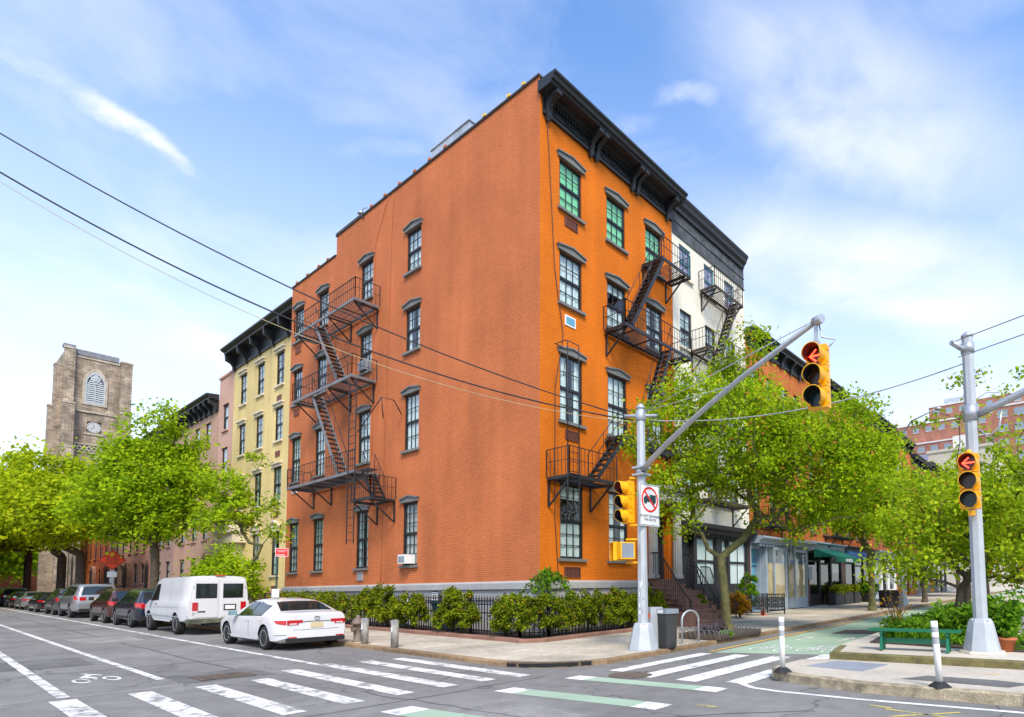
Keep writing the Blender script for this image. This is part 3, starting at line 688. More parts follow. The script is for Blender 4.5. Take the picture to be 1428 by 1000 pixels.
# ================================================================== THE ORANGE CORNER HOUSE
XC, YC = -14.26, 12.5
LEN_L, LEN_R = 19.81, 7.52
def XL(u, n, z): return (XC+u, YC-n, z)
def XR(u, n, z): return (XC+n, YC+u, z)
house = thing('corner_house', 'orange painted brick corner house with black cornice and grey window heads', 'house', (XC, YC, 0))
FLOORS = [(2.66, 5.20), (7.33, 9.66), (11.44, 13.28), (14.82, 16.62)]
COLS_L = [-19.37, -16.55, -12.18, -8.27]   # left edges
COLS_R = [.88, 3.29, 5.66]; WW = 1.08
opsL = [(u, u+WW, a, b) for u in COLS_L for a, b in FLOORS]
opsR = [(u, u+WW, a, b) for k, u in enumerate(COLS_R) for f, (a, b) in enumerate(FLOORS) if not (k == 2 and f == 0)]
DOOR = (5.75, 6.95, 1.95, 5.3)
BAND = 1.92
m = MB(XL)
wall_panel(m, -14.72, 0, BAND, 18.95, [o for o in opsL if o[0] > -14], .24)
wall_panel(m, -LEN_L, -14.72, BAND, 18.0, [o for o in opsL if o[0] < -14], .24)
m.quad((-14.72, 0, 18), (-14.72, 0, 18.95), (-14.72, -.4, 18.95), (-14.72, -.4, 18.0))
m.quad((-LEN_L, 0, 0), (-LEN_L, 0, 18), (-LEN_L, -LEN_R, 18), (-LEN_L, -LEN_R, 0)); m.quad((-LEN_L, -LEN_R, 0), (0, -LEN_R, 0), (0, -LEN_R, 18.4), (-LEN_L, -LEN_R, 18.4))
m.build('side_wall', BR_SIDE, house)
m = MB(XR); wall_panel(m, 0, LEN_R, BAND, 18.5, opsR+[DOOR], .24); m.build('front_wall', BR_FRONT, house)
m = MB(); m.box(XC-14.7, XC-.02, YC+.25, YC+LEN_R-.05, 18.3, 18.5); m.box(XC-LEN_L+.02, XC-14.72, YC+.25, YC+LEN_R-.05, 17.4, 17.6); m.build('roof', M('roof_felt', (.2, .2, .2), .9), house)
# coping with orange end tiles
m = MB(XL); m.box(-12.05, -.0, -.3, .05, 18.952, 19.03); m.box(-14.75, -12.1, -.3, .05, 18.952, 19.10); m.box(-LEN_L, -14.76, -.3, .05, 18.002, 18.07)
m.box(-12.1, -12.04, -.3, .07, 18.80, 19.09)
m.build('coping', M('coping_dark', (.05, .045, .04), .7), house)
for u in [-17.9, -16.6, -15.6, -19.2, -11.3, -10.1, -8.9, -7.7, -6.6, -5.5, -3.0, -1.6, -.8]:
    m = MB(XL); zt = 19.03 if u > -12.05 else 18.07
    m.box(u-.08, u+.08, -.1, .07, zt+.001, zt+.10); m.build('coping_tile', YDUCT if u > -4 else TERRA, house)
# grey water table and base
wt = [(.0, 1.30), (.06, 1.30), (.06, 1.62), (.14, 1.66), (.14, 1.86), (.08, 1.915), (.0, 1.93)]
def base(m_fn, u0, u1, ops=()):
    m = MB(m_fn); wall_panel(m, u0, u1, -.1, 1.62, list(ops), .3)
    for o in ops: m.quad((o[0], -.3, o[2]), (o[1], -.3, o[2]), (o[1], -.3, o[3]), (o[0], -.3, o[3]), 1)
    m.add([(u, n, z) for u in (u0, u1) for n, z in wt], [(i, i+1, 7+i+1, 7+i) for i in range(6)]+[tuple(range(7)), tuple(range(7, 14))])
    return m.build('base_course', [GREYBAND, ROOM], house)
base(XL, -LEN_L, 0.14, [(-13.4, -12.2, .8, 1.45), (-5.6, -4.4, .8, 1.3), (-17.2, -16.2, .8, 1.3)]); base(XR, 0, 5.5, [(2.2, 3.2, .8, 1.4)])
# windows
wpL = {f: window_proto(WW, b-a, 3, 2 if b-a < 2.2 else 3 if f == 0 else 2, DARKW) for f, (a, b) in enumerate(FLOORS)}
ckL = ['full', 'full', 'pair', 'full', 'full', 'blind', 'full', 'full', 'cafe', 'full', 'full', 'pair', 'full', 'full', 'full', 'full']
i = 0
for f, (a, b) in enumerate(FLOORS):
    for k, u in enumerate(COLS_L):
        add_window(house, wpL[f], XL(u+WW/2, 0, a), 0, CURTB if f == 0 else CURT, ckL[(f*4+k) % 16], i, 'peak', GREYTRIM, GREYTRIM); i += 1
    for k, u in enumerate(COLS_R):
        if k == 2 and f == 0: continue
        mt, ck = (BACKG, 'blind') if f == 3 else (CURT, ['cafe', 'pair', 'full'][(f+k) % 3])  # top floor: flat green sheet set just behind the glass
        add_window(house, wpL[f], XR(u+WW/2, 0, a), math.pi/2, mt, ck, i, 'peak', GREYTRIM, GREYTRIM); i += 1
# cornice: frieze, dentils, brackets, crown
CL = LEN_R
def zk(z): return 17.68+(z-17.55)*.70
row_profile('frieze', XR, [(n_, zk(z_)) for n_, z_ in [(.0, 17.55), (.10, 17.55), (.12, 17.66), (.05, 17.70), (.05, 18.32), (.30, 18.40), (.30, 18.46), (.0, 18.46)]], .1, CL-.02, CORN, house)
row_profile('crown_moulding', XR, [(n_, zk(z_)) for n_, z_ in [(.0, 18.461), (.62, 18.461), (.66, 18.50), (.66, 18.60), (.74, 18.63), (.78, 18.76), (.86, 18.84), (.86, 18.95), (.0, 19.0)]], -.10, CL+.08, CORN, house)
# dentils
for i in range(52):
    u = .25+i*.139
    m = MB(XR); m.box(u, u+.075, .05, .14, zk(18.17), zk(18.30)); m.build('dentil', CORN, house)
for (a, b) in [(.62, 2.05), (3.0, 4.4), (5.35, 6.75)]:
    m = MB(lambda u_, n_, z_: XR(u_, n_, zk(z_))); t = .035
    for (p, q, r_, s_) in [(a, b, 17.80, 17.80+t), (a, b, 18.10-t, 18.10), (a, a+t, 17.8+t, 18.10-t), (b-t, b, 17.8+t, 18.10-t)]: m.box(p, q, .05, .085, r_, s_)
    cu = (a+b)/2
    ring = [(.10, 0), (.13, .0)]
    n = 14
    for i in range(n):
        t0, t1 = 2*math.pi*i/n, 2*math.pi*(i+1)/n
        P = lambda rr, t_, nn: (cu+rr*math.cos(t_), nn, 17.95+rr*math.sin(t_))
        m.add([P(.07, t0, .05), P(.07, t0, .10), P(.12, t0, .10), P(.12, t0, .05), P(.07, t1, .05), P(.07, t1, .10), P(.12, t1, .10), P(.12, t1, .05)], [(0,1,5,4),(1,2,6,5),(2,3,7,6)])
    m.box(cu-.22, cu-.18, .05, .09, 17.86, 18.04); m.box(cu+.18, cu+.22, .05, .09, 17.86, 18.04)
    m.build('frieze_panel', CORN, house)
br = [(0, 17.32), (.06, 17.30), (.11, 17.42), (.14, 17.55), (.14, 17.70), (.20, 17.82), (.17, 17.92), (.24, 18.02), (.36, 18.12), (.50, 18.18), (.56, 18.28), (.60, 18.46), (0, 18.46)]
def bracket(u, wd=.17):
    m = MB(lambda u_, n_, z_: XR(u_, n_, zk(z_))); k = len(br)
    vs = [(u-wd/2, n_+.052, z) for n_, z in br]+[(u+wd/2, n_+.052, z) for n_, z in br]
    m.add(vs, [tuple(range(k))[::-1], tuple(range(k, 2*k))]+[(i, (i+1) % k, k+(i+1) % k, k+i) for i in range(k)])
    m.box(u-wd/2-.03, u+wd/2+.03, .40, .67, 18.22, 18.40); m.lathe([(.01, -.10), (.05, -.05), (.06, 0)], 8, (u, .09, 17.33))
    m.build('bracket', CORN, house)
for u in (.28, 2.36, 2.66, 4.74, 5.04, 7.10): bracket(u)
# through-wall vents and small fixtures on the walls
VENT = M('louvre_vent_brown', (.16, .05, .03), .6)
def vent(m_fn, u, z, wd=.62, h=.34, mat=VENT, mat2=IRON, name='wall_vent'):
    m = MB(m_fn); m.box(u-wd/2, u+wd/2, 0, .04, z, z+.03); m.box(u-wd/2, u+wd/2, 0, .04, z+h-.03, z+h); m.box(u-wd/2, u-wd/2+.03, 0, .04, z+.03, z+h-.03); m.box(u+wd/2-.03, u+wd/2, 0, .04, z+.03, z+h-.03)
    n = 7
    for i in range(n): x = u-wd/2+.05+(wd-.1)*i/n; m.box(x, x+(wd-.1)/n*.5, .005, .03, z+.03, z+h-.03)
    m.quad((u-wd/2, .004, z), (u+wd/2, .004, z), (u+wd/2, .004, z+h), (u-wd/2, .004, z+h), 1)
    m.build(name, [mat, mat2], house)
vent(XR, 1.42, 14.28); vent(XR, 1.42, 6.72); vent(XR, 1.42, 2.02, .75, .36); vent(XL, -18.85, 14.2); vent(XL, -18.85, 10.85)
vent(XL, -11.7, 2.12, .5, .38, ZINC)
# door with columns and stoop
m = MB(XR); u0, u1, z0, z1 = DOOR
m.quad((u0, -.55, z0), (u1, -.55, z0), (u1, -.55, z1), (u0, -.55, z1), 0)
for a, b, c, d in [(u0+.12, u0+.54, 2.1, 3.2), (u0+.66, u1-.12, 2.1, 3.2), (u0+.12, u0+.54, 3.35, 4.3), (u0+.66, u1-.12, 3.35, 4.3)]: m.box(a, b, -.55, -.53, c, d)
m.box(u0, u1, -.55, -.45, 4.4, 4.5); m.box(u0, u0+.1, -.55, -.24, z0, z1, 0); m.box(u1-.1, u1, -.55, -.24, z0, z1, 0)
door = m.build('door', SHOPD, house)
m = MB(XR); m.box(u1-.28, u1-.25, -.53, -.47, 3.0, 3.05); m.build('door_handle', GALV, door)
COLG = M('column_grey', (.36, .355, .33), .7, var=.1)
for u in (5.52, 7.16):
    m = MB(); n = 24; cx, cy = XC+.32, YC+u; vs = []
    for z, r0 in ((2.0, .25), (2.12, .25), (2.16, .205), (4.9, .17), (4.95, .23), (5.08, .24)):
        for j in range(n): a = 2*math.pi*j/n; rr = r0*(1 if (j % 2 or z < 2.15 or z > 4.92) else .88); vs.append((cx+rr*math.cos(a), cy+rr*math.sin(a), z))
    m.add(vs, [(i*n+j, i*n+(j+1) % n, (i+1)*n+(j+1) % n, (i+1)*n+j) for i in range(5) for j in range(n)]+[tuple(range(5*n, 6*n))])
    m.build('column', COLG, house)
m = MB(XR); m.box(5.2, 7.48, .01, .62, 5.081, 5.55); m.box(5.1, 7.5, .01, .76, 5.551, 5.72); m.build('entablature', COLG, house)
stoop = thing('stoop', 'brownstone entrance steps with black iron handrails at the orange house', 'stairs', (-13.2, 18.9, gz(-13.2, 18.9)+.10))
NS = 9; top = 1.97; gbase = gz(-12, 18.9)+.10
for i in range(NS):
    x1 = -11.75-.27*i; z1 = gbase+(top-gbase)*(i+1)/NS
    m = MB(); m.box(XC+.02, x1, 18.02, 19.72, gbase+(top-gbase)*i/NS+.001 if i else gbase-.1, z1-.05); m.box(x1-.30 if i < NS-1 else XC+.02, x1+.035, 17.98, 19.76, z1-.05, z1)
    m.build('step', BRNST, stoop)
m = MB(); m.box(XC+.15, -12.1, 17.74, 17.97, gbase-.1, gbase+.3); m.build('cheek_wall', BRNST, stoop)
for a in ((17.6, 17.97), (19.78, 20.1)): m = MB(); m.box(-12.55, -11.95, a[0], a[1], gbase-.1, gbase+.52); m.build('cheek_block', BRNST, stoop)
def handrail(y, pr=stoop, x0=-12.2, x1=XC+.3, zb=gbase, zt=top, mat=IRON):
    m = MB(); r = .02; pts = [(x0+.12, y, zb+.78), (x0+.06, y, zb+.98), (x0-.12, y, zb+1.15), (x1+.5, y, zt+.98), (x1+.35, y, zt+1.02), (x1, y, zt+1.02)]
    m.tube(pts, .028, 8)
    n = 16
    for i in range(n):
        t = (i+.5)/n; x = x0-.12+(x1-x0+.12)*t; zr = np.interp(-x, [-(x0-.12), -(x1+.5), -x1], [zb+1.15, zt+.98, zt+1.02]); zlo = np.interp(-x, [-x0, -(x1+.3)], [zb+.15, zt])
        m.bar((x, y, zlo), (x, y, zr), .018)
    m.build('handrail', mat, pr)
    m = MB(); m.lathe([(.07, 0), (.07, .05), (.04, .1), (.035, .4), (.06, .45), (.035, .5), (.035, .8), (.07, .86), (.05, .92), (.01, .98)], 10, (x0+.1, y, zb+.02)); m.build('newel_post', mat, pr)
handrail(17.86); handrail(19.9)
# roof things
m_ = thing('roof_duct', 'long galvanised sheet metal duct on the roof edge of the orange house', 'duct', (XC-4.6, YC+.3, 18.5))
m = MB(XL); m.box(-6.55, -4.0, -.75, -.02, 19.035, 19.44); m.build('casing', ZINC, m_); m = MB(XL); m.box(-6.6, -3.95, -.8, .02, 19.441, 19.48); m.build('lid', ZINC, m_)
m = MB(XL); m.box(-5.35, -4.9, -1.3, -.9, 18.4, 20.25); m.box(-5.4, -4.85, -1.35, -.85, 20.251, 20.31)
tag(m.build('chimney', YDUCT), 'short yellow tiled chimney behind the metal roof duct', 'chimney')
rl = thing('roof_railing', 'thin dark iron railing on the roof beside the black cornice', 'railing', (XC-1.5, YC+.6, 18.5))
m = MB(XL); m.tube([(-3.2, -.45, 19.62), (-.55, -.45, 19.62)], .03, 6); m.tube([(-.55, -.45, 19.62), (-.55, -1.6, 19.62)], .03, 6); m.build('top_rail', IRON, rl)
for u in (-3.1, -1.8, -.57):
    m = MB(XL); m.bar((u, -.45, 18.4), (u, -.45, 19.6), .04); m.build('post', IRON, rl)
vp = thing('roof_lamp', 'small hooked roof lamp on the stepped parapet of the orange house', 'lamp', (XC-12.6, YC+.6, 18.5))
m = MB(XL); m.tube([(-12.3, -.4, 18.4), (-12.3, -.4, 19.4), (-12.5, -.4, 19.75), (-12.9, -.38, 19.85), (-13.1, -.36, 19.75)], .025, 6); m.build('arm', GALV, vp)
m = MB(XL); m.lathe([(.02, .12), (.1, .08), (.16, -.05), (.15, -.06)], 12, (-13.1, -.36, 19.7)); m.build('shade', GALV, vp)
# wall cables
def cable(name, label, pts, r, mat, sag=0, n=14, thing_=True):
    m = MB(); out = []
    for (p, q) in zip(pts, pts[1:]):
        p, q = Vector(p), Vector(q)
        for i in range(n): t = i/n; v = p.lerp(q, t); v.z -= sag*4*t*(1-t); out.append(v)
    out.append(Vector(pts[-1])); m.tube(out, r, 5)
    o = m.build(name, mat); tag(o, label, 'cable'); return o
cable('wall_cable', 'dark slack cable hanging down the orange front wall beside the corner', [XR(.22, .04, 18.3), XR(.4, .03, 16.2), XR(.62, .04, 12.5), XR(.98, .07, 10.3), XR(.62, .05, 8.4), XR(.6, .05, 4.0), XR(.75, .03, 2.35), XR(.78, .03, 1.95)], .014, IRON, 0, 6)
cable('wall_cable', 'thin cable running down the orange side wall from the parapet to a window head', [XL(-9.8, .03, 18.9), XL(-10.9, .03, 17.1), XL(-10.85, .03, 7.5)], .010, TERRA, 0, 6)
cable('wall_cable', 'thin vertical cable painted orange on the side wall between two window columns', [XL(-9.4, .03, 18.9), XL(-9.55, .03, 15), XL(-9.8, .03, 8), XL(-9.9, .03, 2.0)], .010, TERRA, 0, 6)
# window air conditioners
def air_con(m_fn, u, z, label, wd=.55, h=.36, d=.34, face=SIGNW, grille=None):
    c = m_fn(u, 0, z); o = thing('air_conditioner', label, 'air conditioner', c)
    m = MB(m_fn); m.box(u-wd/2, u+wd/2, -.08, d, z, z+h); m.build('casing', face, o)
    m = MB(m_fn)
    if grille: m.box(u-wd/2+.05, u+wd/2-.05, d+.001, d+.006, z+.05, z+h-.05)
    for i in range(0 if grille else 6): m.box(u-wd/2+.05, u+wd/2-.05, d+.001, d+.012, z+.05+i*(h-.1)/6, z+.05+(i+.55)*(h-.1)/6)
    m.build('grille', grille or BIN_L, o)
air_con(XL, -7.73, 2.72, 'white window air conditioner in the lowest window of the side wall')
air_con(XL, -11.6, 11.5, 'grey window air conditioner in a window by the fire escape', .6, .42, .2, BIN_L)
air_con(XR, 1.36, 10.72, 'white framed air conditioner sleeve with blue panel below a front window', .50, .36, .03, grille=DOORB)
air_con(XL, -18.8, 6.75, 'pale air conditioner sleeve under the first fire escape platform', .6, .4, .05)
m = MB(XL); m.box(-6.05, -5.6, .02, .06, 1.25, 1.62, 0); m.box(-6.02, -5.63, .061, .065, 1.28, 1.59, 1)
for k in range(4): m.box(-5.98, -5.67, .066, .068, 1.33+k*.06, 1.355+k*.06, 0)
tag(m.build('wall_notice', [SIGNK, SIGNW]), 'small black framed notice on the grey base of the side wall', 'notice')

# ================================================================== FIRE ESCAPES
def fe_platform(pr, f, u0, u1, z, n0=.06, n1=1.1, hole=None, mat=IRON, edge=IRON, rail=True, rail_open=(), brackets=(), slat_along=True, ends=(1, 1)):
    m = MB(f); t = .10
    m.box(u0, u1, n1-.05, n1, z-t, z+.02); m.box(u0, u1, n0, n0+.04, z-t, z)
    m.box(u0, u0+.05, n0+.04, n1-.05, z-t, z); m.box(u1-.05, u1, n0+.04, n1-.05, z-t, z)
    P = m.build('platform', edge, pr)
    m = MB(f); k = int((n1-n0-.1)/.085)
    for i in range(k):
        n = n0+.06+i*.085
        segs = [(u0+.05, u1-.05)]
        if hole and hole[2] < n < hole[3]: segs = [(u0+.05, hole[0]), (hole[1], u1-.05)]
        for a, b in segs:
            if b > a: m.box(a, b, n, n+.022, z-.03, z-.005)
    x = u0+.6
    while x < u1-.2:
        if not (hole and hole[0] < x < hole[1]): m.box(x, x+.04, n0+.04, n1-.05, z-.075, z-.035)
        x += 1.05
    m.build('grating', mat, P)
    for u in brackets:
        m = MB(f); m.bar((u, .03, z-.10), (u, n1-.08, z-.10), .06, .06); m.bar((u, .03, z-.10), (u, .03, z-.95), .06, .06); m.bar((u, .05, z-.93), (u, n1-.12, z-.14), .05, .05); m.build('bracket', mat, pr)
    if rail:
        m = MB(f); zr = z+.90
        runs = [((u0+.02, n1-.025), (u1-.02, n1-.025))]
        if ends[0]: runs.append(((u0+.02, .02), (u0+.02, n1-.025)))
        if ends[1]: runs.append(((u1-.02, .02), (u1-.02, n1-.025)))
        for a, b in runs:
            m.bar((a[0], a[1], zr), (b[0], b[1], zr), .035, .02); m.bar((a[0], a[1], z+.48), (b[0], b[1], z+.48), .02, .015)
            L = math.hypot(b[0]-a[0], b[1]-a[1]); k = max(2, int(L/.17))
            for i in range(k+1):
                t = i/k; u = a[0]+(b[0]-a[0])*t; n = a[1]+(b[1]-a[1])*t
                if any(q[0] < u < q[1] for q in rail_open) and a[1] > .5 and b[1] > .5: continue
                m.bar((u, n, z+.02), (u, n, zr), .014 if 0 < i < k else .03)
        m.build('railing', mat, pr)
    return P
def fe_stair(pr, f, ua, za, ub, zb, n0, n1, steps, mat=IRON, smat=None, rail=True):
    "from (ua,za) at the top down to (ub,zb)"
    m = MB(f)
    for n in (n0, n1): m.bar((ua, n, za), (ub, n, zb), .04, .13)
    st = m.build('stair', smat or mat, pr)
    tm = MB(f); du = .10 if ub > ua else -.10
    tm0 = None; b = wloc(pr)
    for i in range(steps):
        t = (i+.6)/steps; u = ua+(ub-ua)*t; z = za+(zb-za)*t
        if tm0 is None:
            q = MB(lambda a, n, c: tuple(Vector(f(a, n, c))-Vector(f(0, 0, 0)))); q.box(-.11, .11, n0+.03, n1-.03, -.015, .015); tm0 = q.mesh('tread', mat)
        o = link('tread', tm0, st, Vector(f(u, 0, z))-b)
    if rail:
        m = MB(f)
        for n in (n0, n1):
            m.tube([(ua, n, za+.85), (ub, n, zb+.85)], .016, 5); m.bar((ua, n, za), (ua, n, za+.85), .02); m.bar((ub, n, zb), (ub, n, zb+.85), .02); m.bar(((ua+ub)/2, n, (za+zb)/2), ((ua+ub)/2, n, (za+zb)/2+.85), .016)
        m.build('stair_rail', mat, st)
def fe_ladder(pr, f, u0, u1, n, z0, z1, mat=IRON):
    m = MB(f); m.bar((u0, n, z0), (u0, n, z1), .035); m.bar((u1, n, z0), (u1, n, z1), .035)
    k = int((z1-z0)/.31)
    for i in range(k): m.bar((u0, n, z0+.15+i*.31), (u1, n, z0+.15+i*.31), .022)
    m.build('ladder', mat, pr)
fe = thing('fire_escape', 'black iron fire escape with three platforms on the orange side wall', 'fire escape', (XC-14, YC, 0))
fe_platform(fe, XL, -16.55, -10.4, 14.12, edge=IRONG, hole=(-14.9, -13.2, .5, 1.02), brackets=(-16.2, -13.0, -10.6), rail_open=())
fe_platform(fe, XL, -16.55, -10.55, 10.82, edge=IRONG, hole=(-14.9, -13.2, .5, 1.02), brackets=(-16.2, -12.9, -10.8), rail_open=((-11.9, -11.0),))
fe_platform(fe, XL, -16.9, -10.15, 6.66, edge=IRONG, hole=(-9.2, -8, .5, 1.0), brackets=(-16.5, -14.6, -10.6), ends=(1, 0))
fe_platform(fe, XL, -10.4, -8.8, 5.42, brackets=(-10.3, -8.9), ends=(0, 1), hole=(-10.4, -9.7, .2, .8))
fe_stair(fe, XL, -14.5, 14.1, -12.1, 10.9, .55, .98, 14, smat=IRONG); fe_stair(fe, XL, -14.6, 10.8, -11.9, 6.72, .55, .98, 17, smat=IRONG); fe_stair(fe, XL, -10.15, 6.62, -9.25, 5.46, .25, .75, 6)
fe_ladder(fe, XL, -10.55, -9.95, 1.16, 3.6, 10.5)
m = MB(XL); m.tube([(-9.9, 1.1, 8.2), (-8.2, 1.0, 9.35), (-8.2, .5, 9.35), (-8.4, .05, 8.9)], .022, 5); m.tube([(-9.95, .05, 9.3), (-8.2, 1.0, 9.35)], .018, 5); m.tube([(-8.2, 1.0, 9.35), (-8.25, .9, 8.55), (-9.6, .2, 9.2)], .018, 5); m.build('ladder_hoist', IRON, fe)
fr_ = thing('fire_escape', 'black iron fire escape with steep stairs on the orange front wall', 'fire escape', (XC, YC+4, 0))
fe_platform(fr_, XR, 5.3, 7.35, 14.72, brackets=(7.0, 5.45), hole=(5.2, 5.9, .6, 1.05), ends=(0, 1))
fe_platform(fr_, XR, 3.05, 7.35, 11.2, brackets=(3.2, 6.9), hole=(5.3, 6.3, .6, 1.0), ends=(1, 1))
fe_platform(fr_, XR, 3.05, 7.35, 7.12, brackets=(3.2, 6.9), hole=(3.0, 3.5, .6, 1.0), ends=(0, 1), rail_open=())
fe_platform(fr_, XR, .25, 2.55, 5.28, brackets=(.35, 2.3), hole=(1.8, 2.6, .6, 1.0), ends=(1, 0))
fe_stair(fr_, XR, 5.5, 14.72, 3.5, 11.28, .60, 1.06, 15); fe_stair(fr_, XR, 5.9, 11.2, 4.3, 7.2, .60, 1.06, 17); fe_stair(fr_, XR, 3.15, 7.12, 1.6, 5.34, .60, 1.06, 8)
fe_ladder(fr_, XR, .12, .62, 1.16, 3.95, 6.2)
m = MB(XR)
for u in (.12, .62): m.tube([(u, 1.16, 6.2), (u, 1.16, 9.5)], .018, 5)
m.tube([(.12, 1.16, 9.2), (.12, .6, 9.55), (.62, .6, 9.85), (.62, 1.16, 9.5)], .018, 5); m.tube([(.0, 1.2, 8.9), (-.1, 1.2, 8.3), (.7, .9, 8.75)], .015, 5); m.build('ladder_guide', IRON, fr_)
# ================================================================== NEIGHBOURS ON THE SIDE STREET
YN = 13.3
def cornice(bld, f, u0, u1, zt, h=.9, d=.8, nb=4, mat=None, top=None):
    mat = mat or CORN
    row_profile('frieze', f, [(0, zt-h), (.09, zt-h), (.11, zt-h+.1), (.05, zt-h+.14), (.05, zt-.34), (.28*d, zt-.28), (.28*d, zt-.24), (0, zt-.24)], u0+.02, u1-.02, mat, bld)
    row_profile('crown_moulding', f, [(0, zt-.239), (.72*d, zt-.239), (.74*d, zt-.14), (.85*d, zt-.1), (.98*d, zt-.02), (d, zt+.06), (0, zt+.12)], u0, u1, mat, bld)
    prof = [(0, -.12), (.08, -.14), (.14, 0), (.16, .18), (.24, .3), (.3, .36), (.52*d/.8, .46), (.56*d/.8, h-.24), (0, h-.24)]
    for i in range(nb):
        u = u0+.25+(u1-u0-.5)*i/(nb-1); m = MB(f); k = len(prof)
        vs = [(u-.09, n+.05, zt-h+z) for n, z in prof]+[(u+.09, n+.05, zt-h+z) for n, z in prof]
        m.add(vs, [tuple(range(k))[::-1], tuple(range(k, 2*k))]+[(i_, (i_+1) % k, k+(i_+1) % k, k+i_) for i_ in range(k)]); m.build('bracket', mat, bld)
def block(bld, f, u0, u1, z0, zt, depth, mat):
    "sides, back and roof that close a house"
    m = MB(f)
    m.quad((u0, 0, z0), (u0, 0, zt), (u0, -depth, zt), (u0, -depth, z0)); m.quad((u1, 0, z0), (u1, -depth, z0), (u1, -depth, zt), (u1, 0, zt)); m.quad((u0, -depth, z0), (u0, -depth, zt), (u1, -depth, zt), (u1, -depth, z0))
    m.quad((u0, 0, zt-.06), (u1, 0, zt-.06), (u1, -depth, zt-.06), (u0, -depth, zt-.06)); m.build('shell', mat, bld)
def street_f(x_right):
    return lambda u, n, z: (x_right+u, YN-n, z)
# --- yellow house
xr, xl = -34.07, -45.25
yh = thing('row_house', 'yellow brick row house with black bracketed cornice and cream window heads', 'house', (xr, YN, 0)); f = street_f(xr); wdt = xr-xl
FLY = [(2.62, 5.15), (6.85, 8.88), (10.42, 12.42), (13.72, 15.72)]
COLY = [(-44.05, 1.08), (-41.17, 1.08), (-38.25, 1.12)]
ops = [(c-xr, c-xr+w_, a, b) for c, w_ in COLY for k, (a, b) in enumerate(FLY) if not (k == 0 and c < -43)]
ops.append((-44.15-xr, -42.75-xr, 1.2, 4.6))
m = MB(f); wall_panel(m, -wdt, 0, 1.75, 17.2, ops, .22); m.build('front_wall', YEL_BR, yh); block(yh, f, -wdt, 0, 0, 17.2, 12, YEL_BR)
m = MB(f); wall_panel(m, -wdt, 0, 0, 1.75, [(-44.15-xr, -42.75-xr, 1.2, 1.75)], .2); m.build('base_course', M('pinkish_base', (.42, .20, .13), .8), yh)
i = 0
for c, w_ in COLY:
    for k, (a, b) in enumerate(FLY):
        if k == 0 and c < -43: continue
        add_window(yh, window_proto(w_, b-a, 2, 2, DARKW, panes=False), f(c-xr+w_/2, 0, a), 0, CURTB, ['full', 'pair', 'blind'][i % 3], 50+i, 'pediment' if k == 0 else 'flat', CREAM, CREAM); i += 1
cornice(yh, f, -wdt, -.02, 17.5, 1.15, .85, 6)
for k, z in enumerate((9.9, 13.2, 6.35, 2.1)):
    m = MB(f); c = -37.7-xr; m.box(c-.32, c+.32, .0, .03, z-.42+.02, z-.08); m.build('wall_vent', VENT, yh)
m = MB(f)
for u in (-44.45, -42.85): m.box(u-xr-.22, u-xr+.22, .0, .55, .5, 4.75)
m.box(-45.2-xr, -42.2-xr, 0, .75, 4.751, 5.35); m.box(-45.24-xr, -42.1-xr, 0, .9, 5.351, 5.6);
m.add([(-45.24-xr, .05, 5.601), (-42.1-xr, .05, 5.601), (-43.65-xr, .05, 6.2), (-45.24-xr, .85, 5.601), (-42.1-xr, .85, 5.601), (-43.65-xr, .85, 6.2)], [(0,1,2),(3,5,4),(0,3,4,1),(1,4,5,2),(2,5,3,0)])
m.build('portico', CREAM, yh)
m = MB(f); m.box(-44.15-xr, -42.75-xr, -.4, -.3, 1.2, 4.6); dr = m.build('door', SHOPD, yh)
m = MB(f); m.box(-42.95-xr, -42.9-xr, -.3, -.24, 2.5, 2.6); m.build('door_handle', GALV, dr)
rl = thing('roof_railing', 'thin black iron railing along the roof of the yellow house', 'railing', (xr-5, YN, 17.5))
m = MB(f); m.tube([(-10.6, -.1, 18.15), (-.2, -.1, 18.15)], .025, 5); m.tube([(-10.6, -.1, 17.85), (-.2, -.1, 17.85)], .018, 5)
m.build('top_rail', IRON, rl)
for u in (-10.5, -8.4, -6.3, -4.2, -2.1, -.3): m = MB(f); m.bar((u, -.1, 17.2), (u, -.1, 18.15), .035); m.build('post', IRON, rl)
def stoop_street(pr, x0, x1, n, htop, dark=False):
    zb = gz((x0+x1)/2, 12)+.10
    for i in range(n):
        y0 = YN-.05; y1 = YN-.6-.27*(n-1-i); z0 = zb+(htop-zb)*i/n; z1 = zb+(htop-zb)*(i+1)/n
        m = MB(); m.box(x0, x1, y1, y0, z0+.001 if i else zb-.1, z1); m.build('step', BRNST, pr)
    for x in (x0+.06, x1-.06):
        m = MB(); ya = YN-.6-.27*(n-1)
        m.tube([(x, ya, zb+.9), (x, YN-.55, htop+.9), (x, YN-.1, htop+.9)], .025, 6)
        for i in range(n): t = i/(n-1); m.bar((x, ya+(YN-.6-ya)*t, zb+(htop-zb)*(i+.8)/n), (x, ya+(YN-.6-ya)*t, zb+.9+(htop-zb)*t), .02)
        m.build('handrail', IRON, pr)
stoop_street(yh, -44.1, -42.8, 6, 1.2)
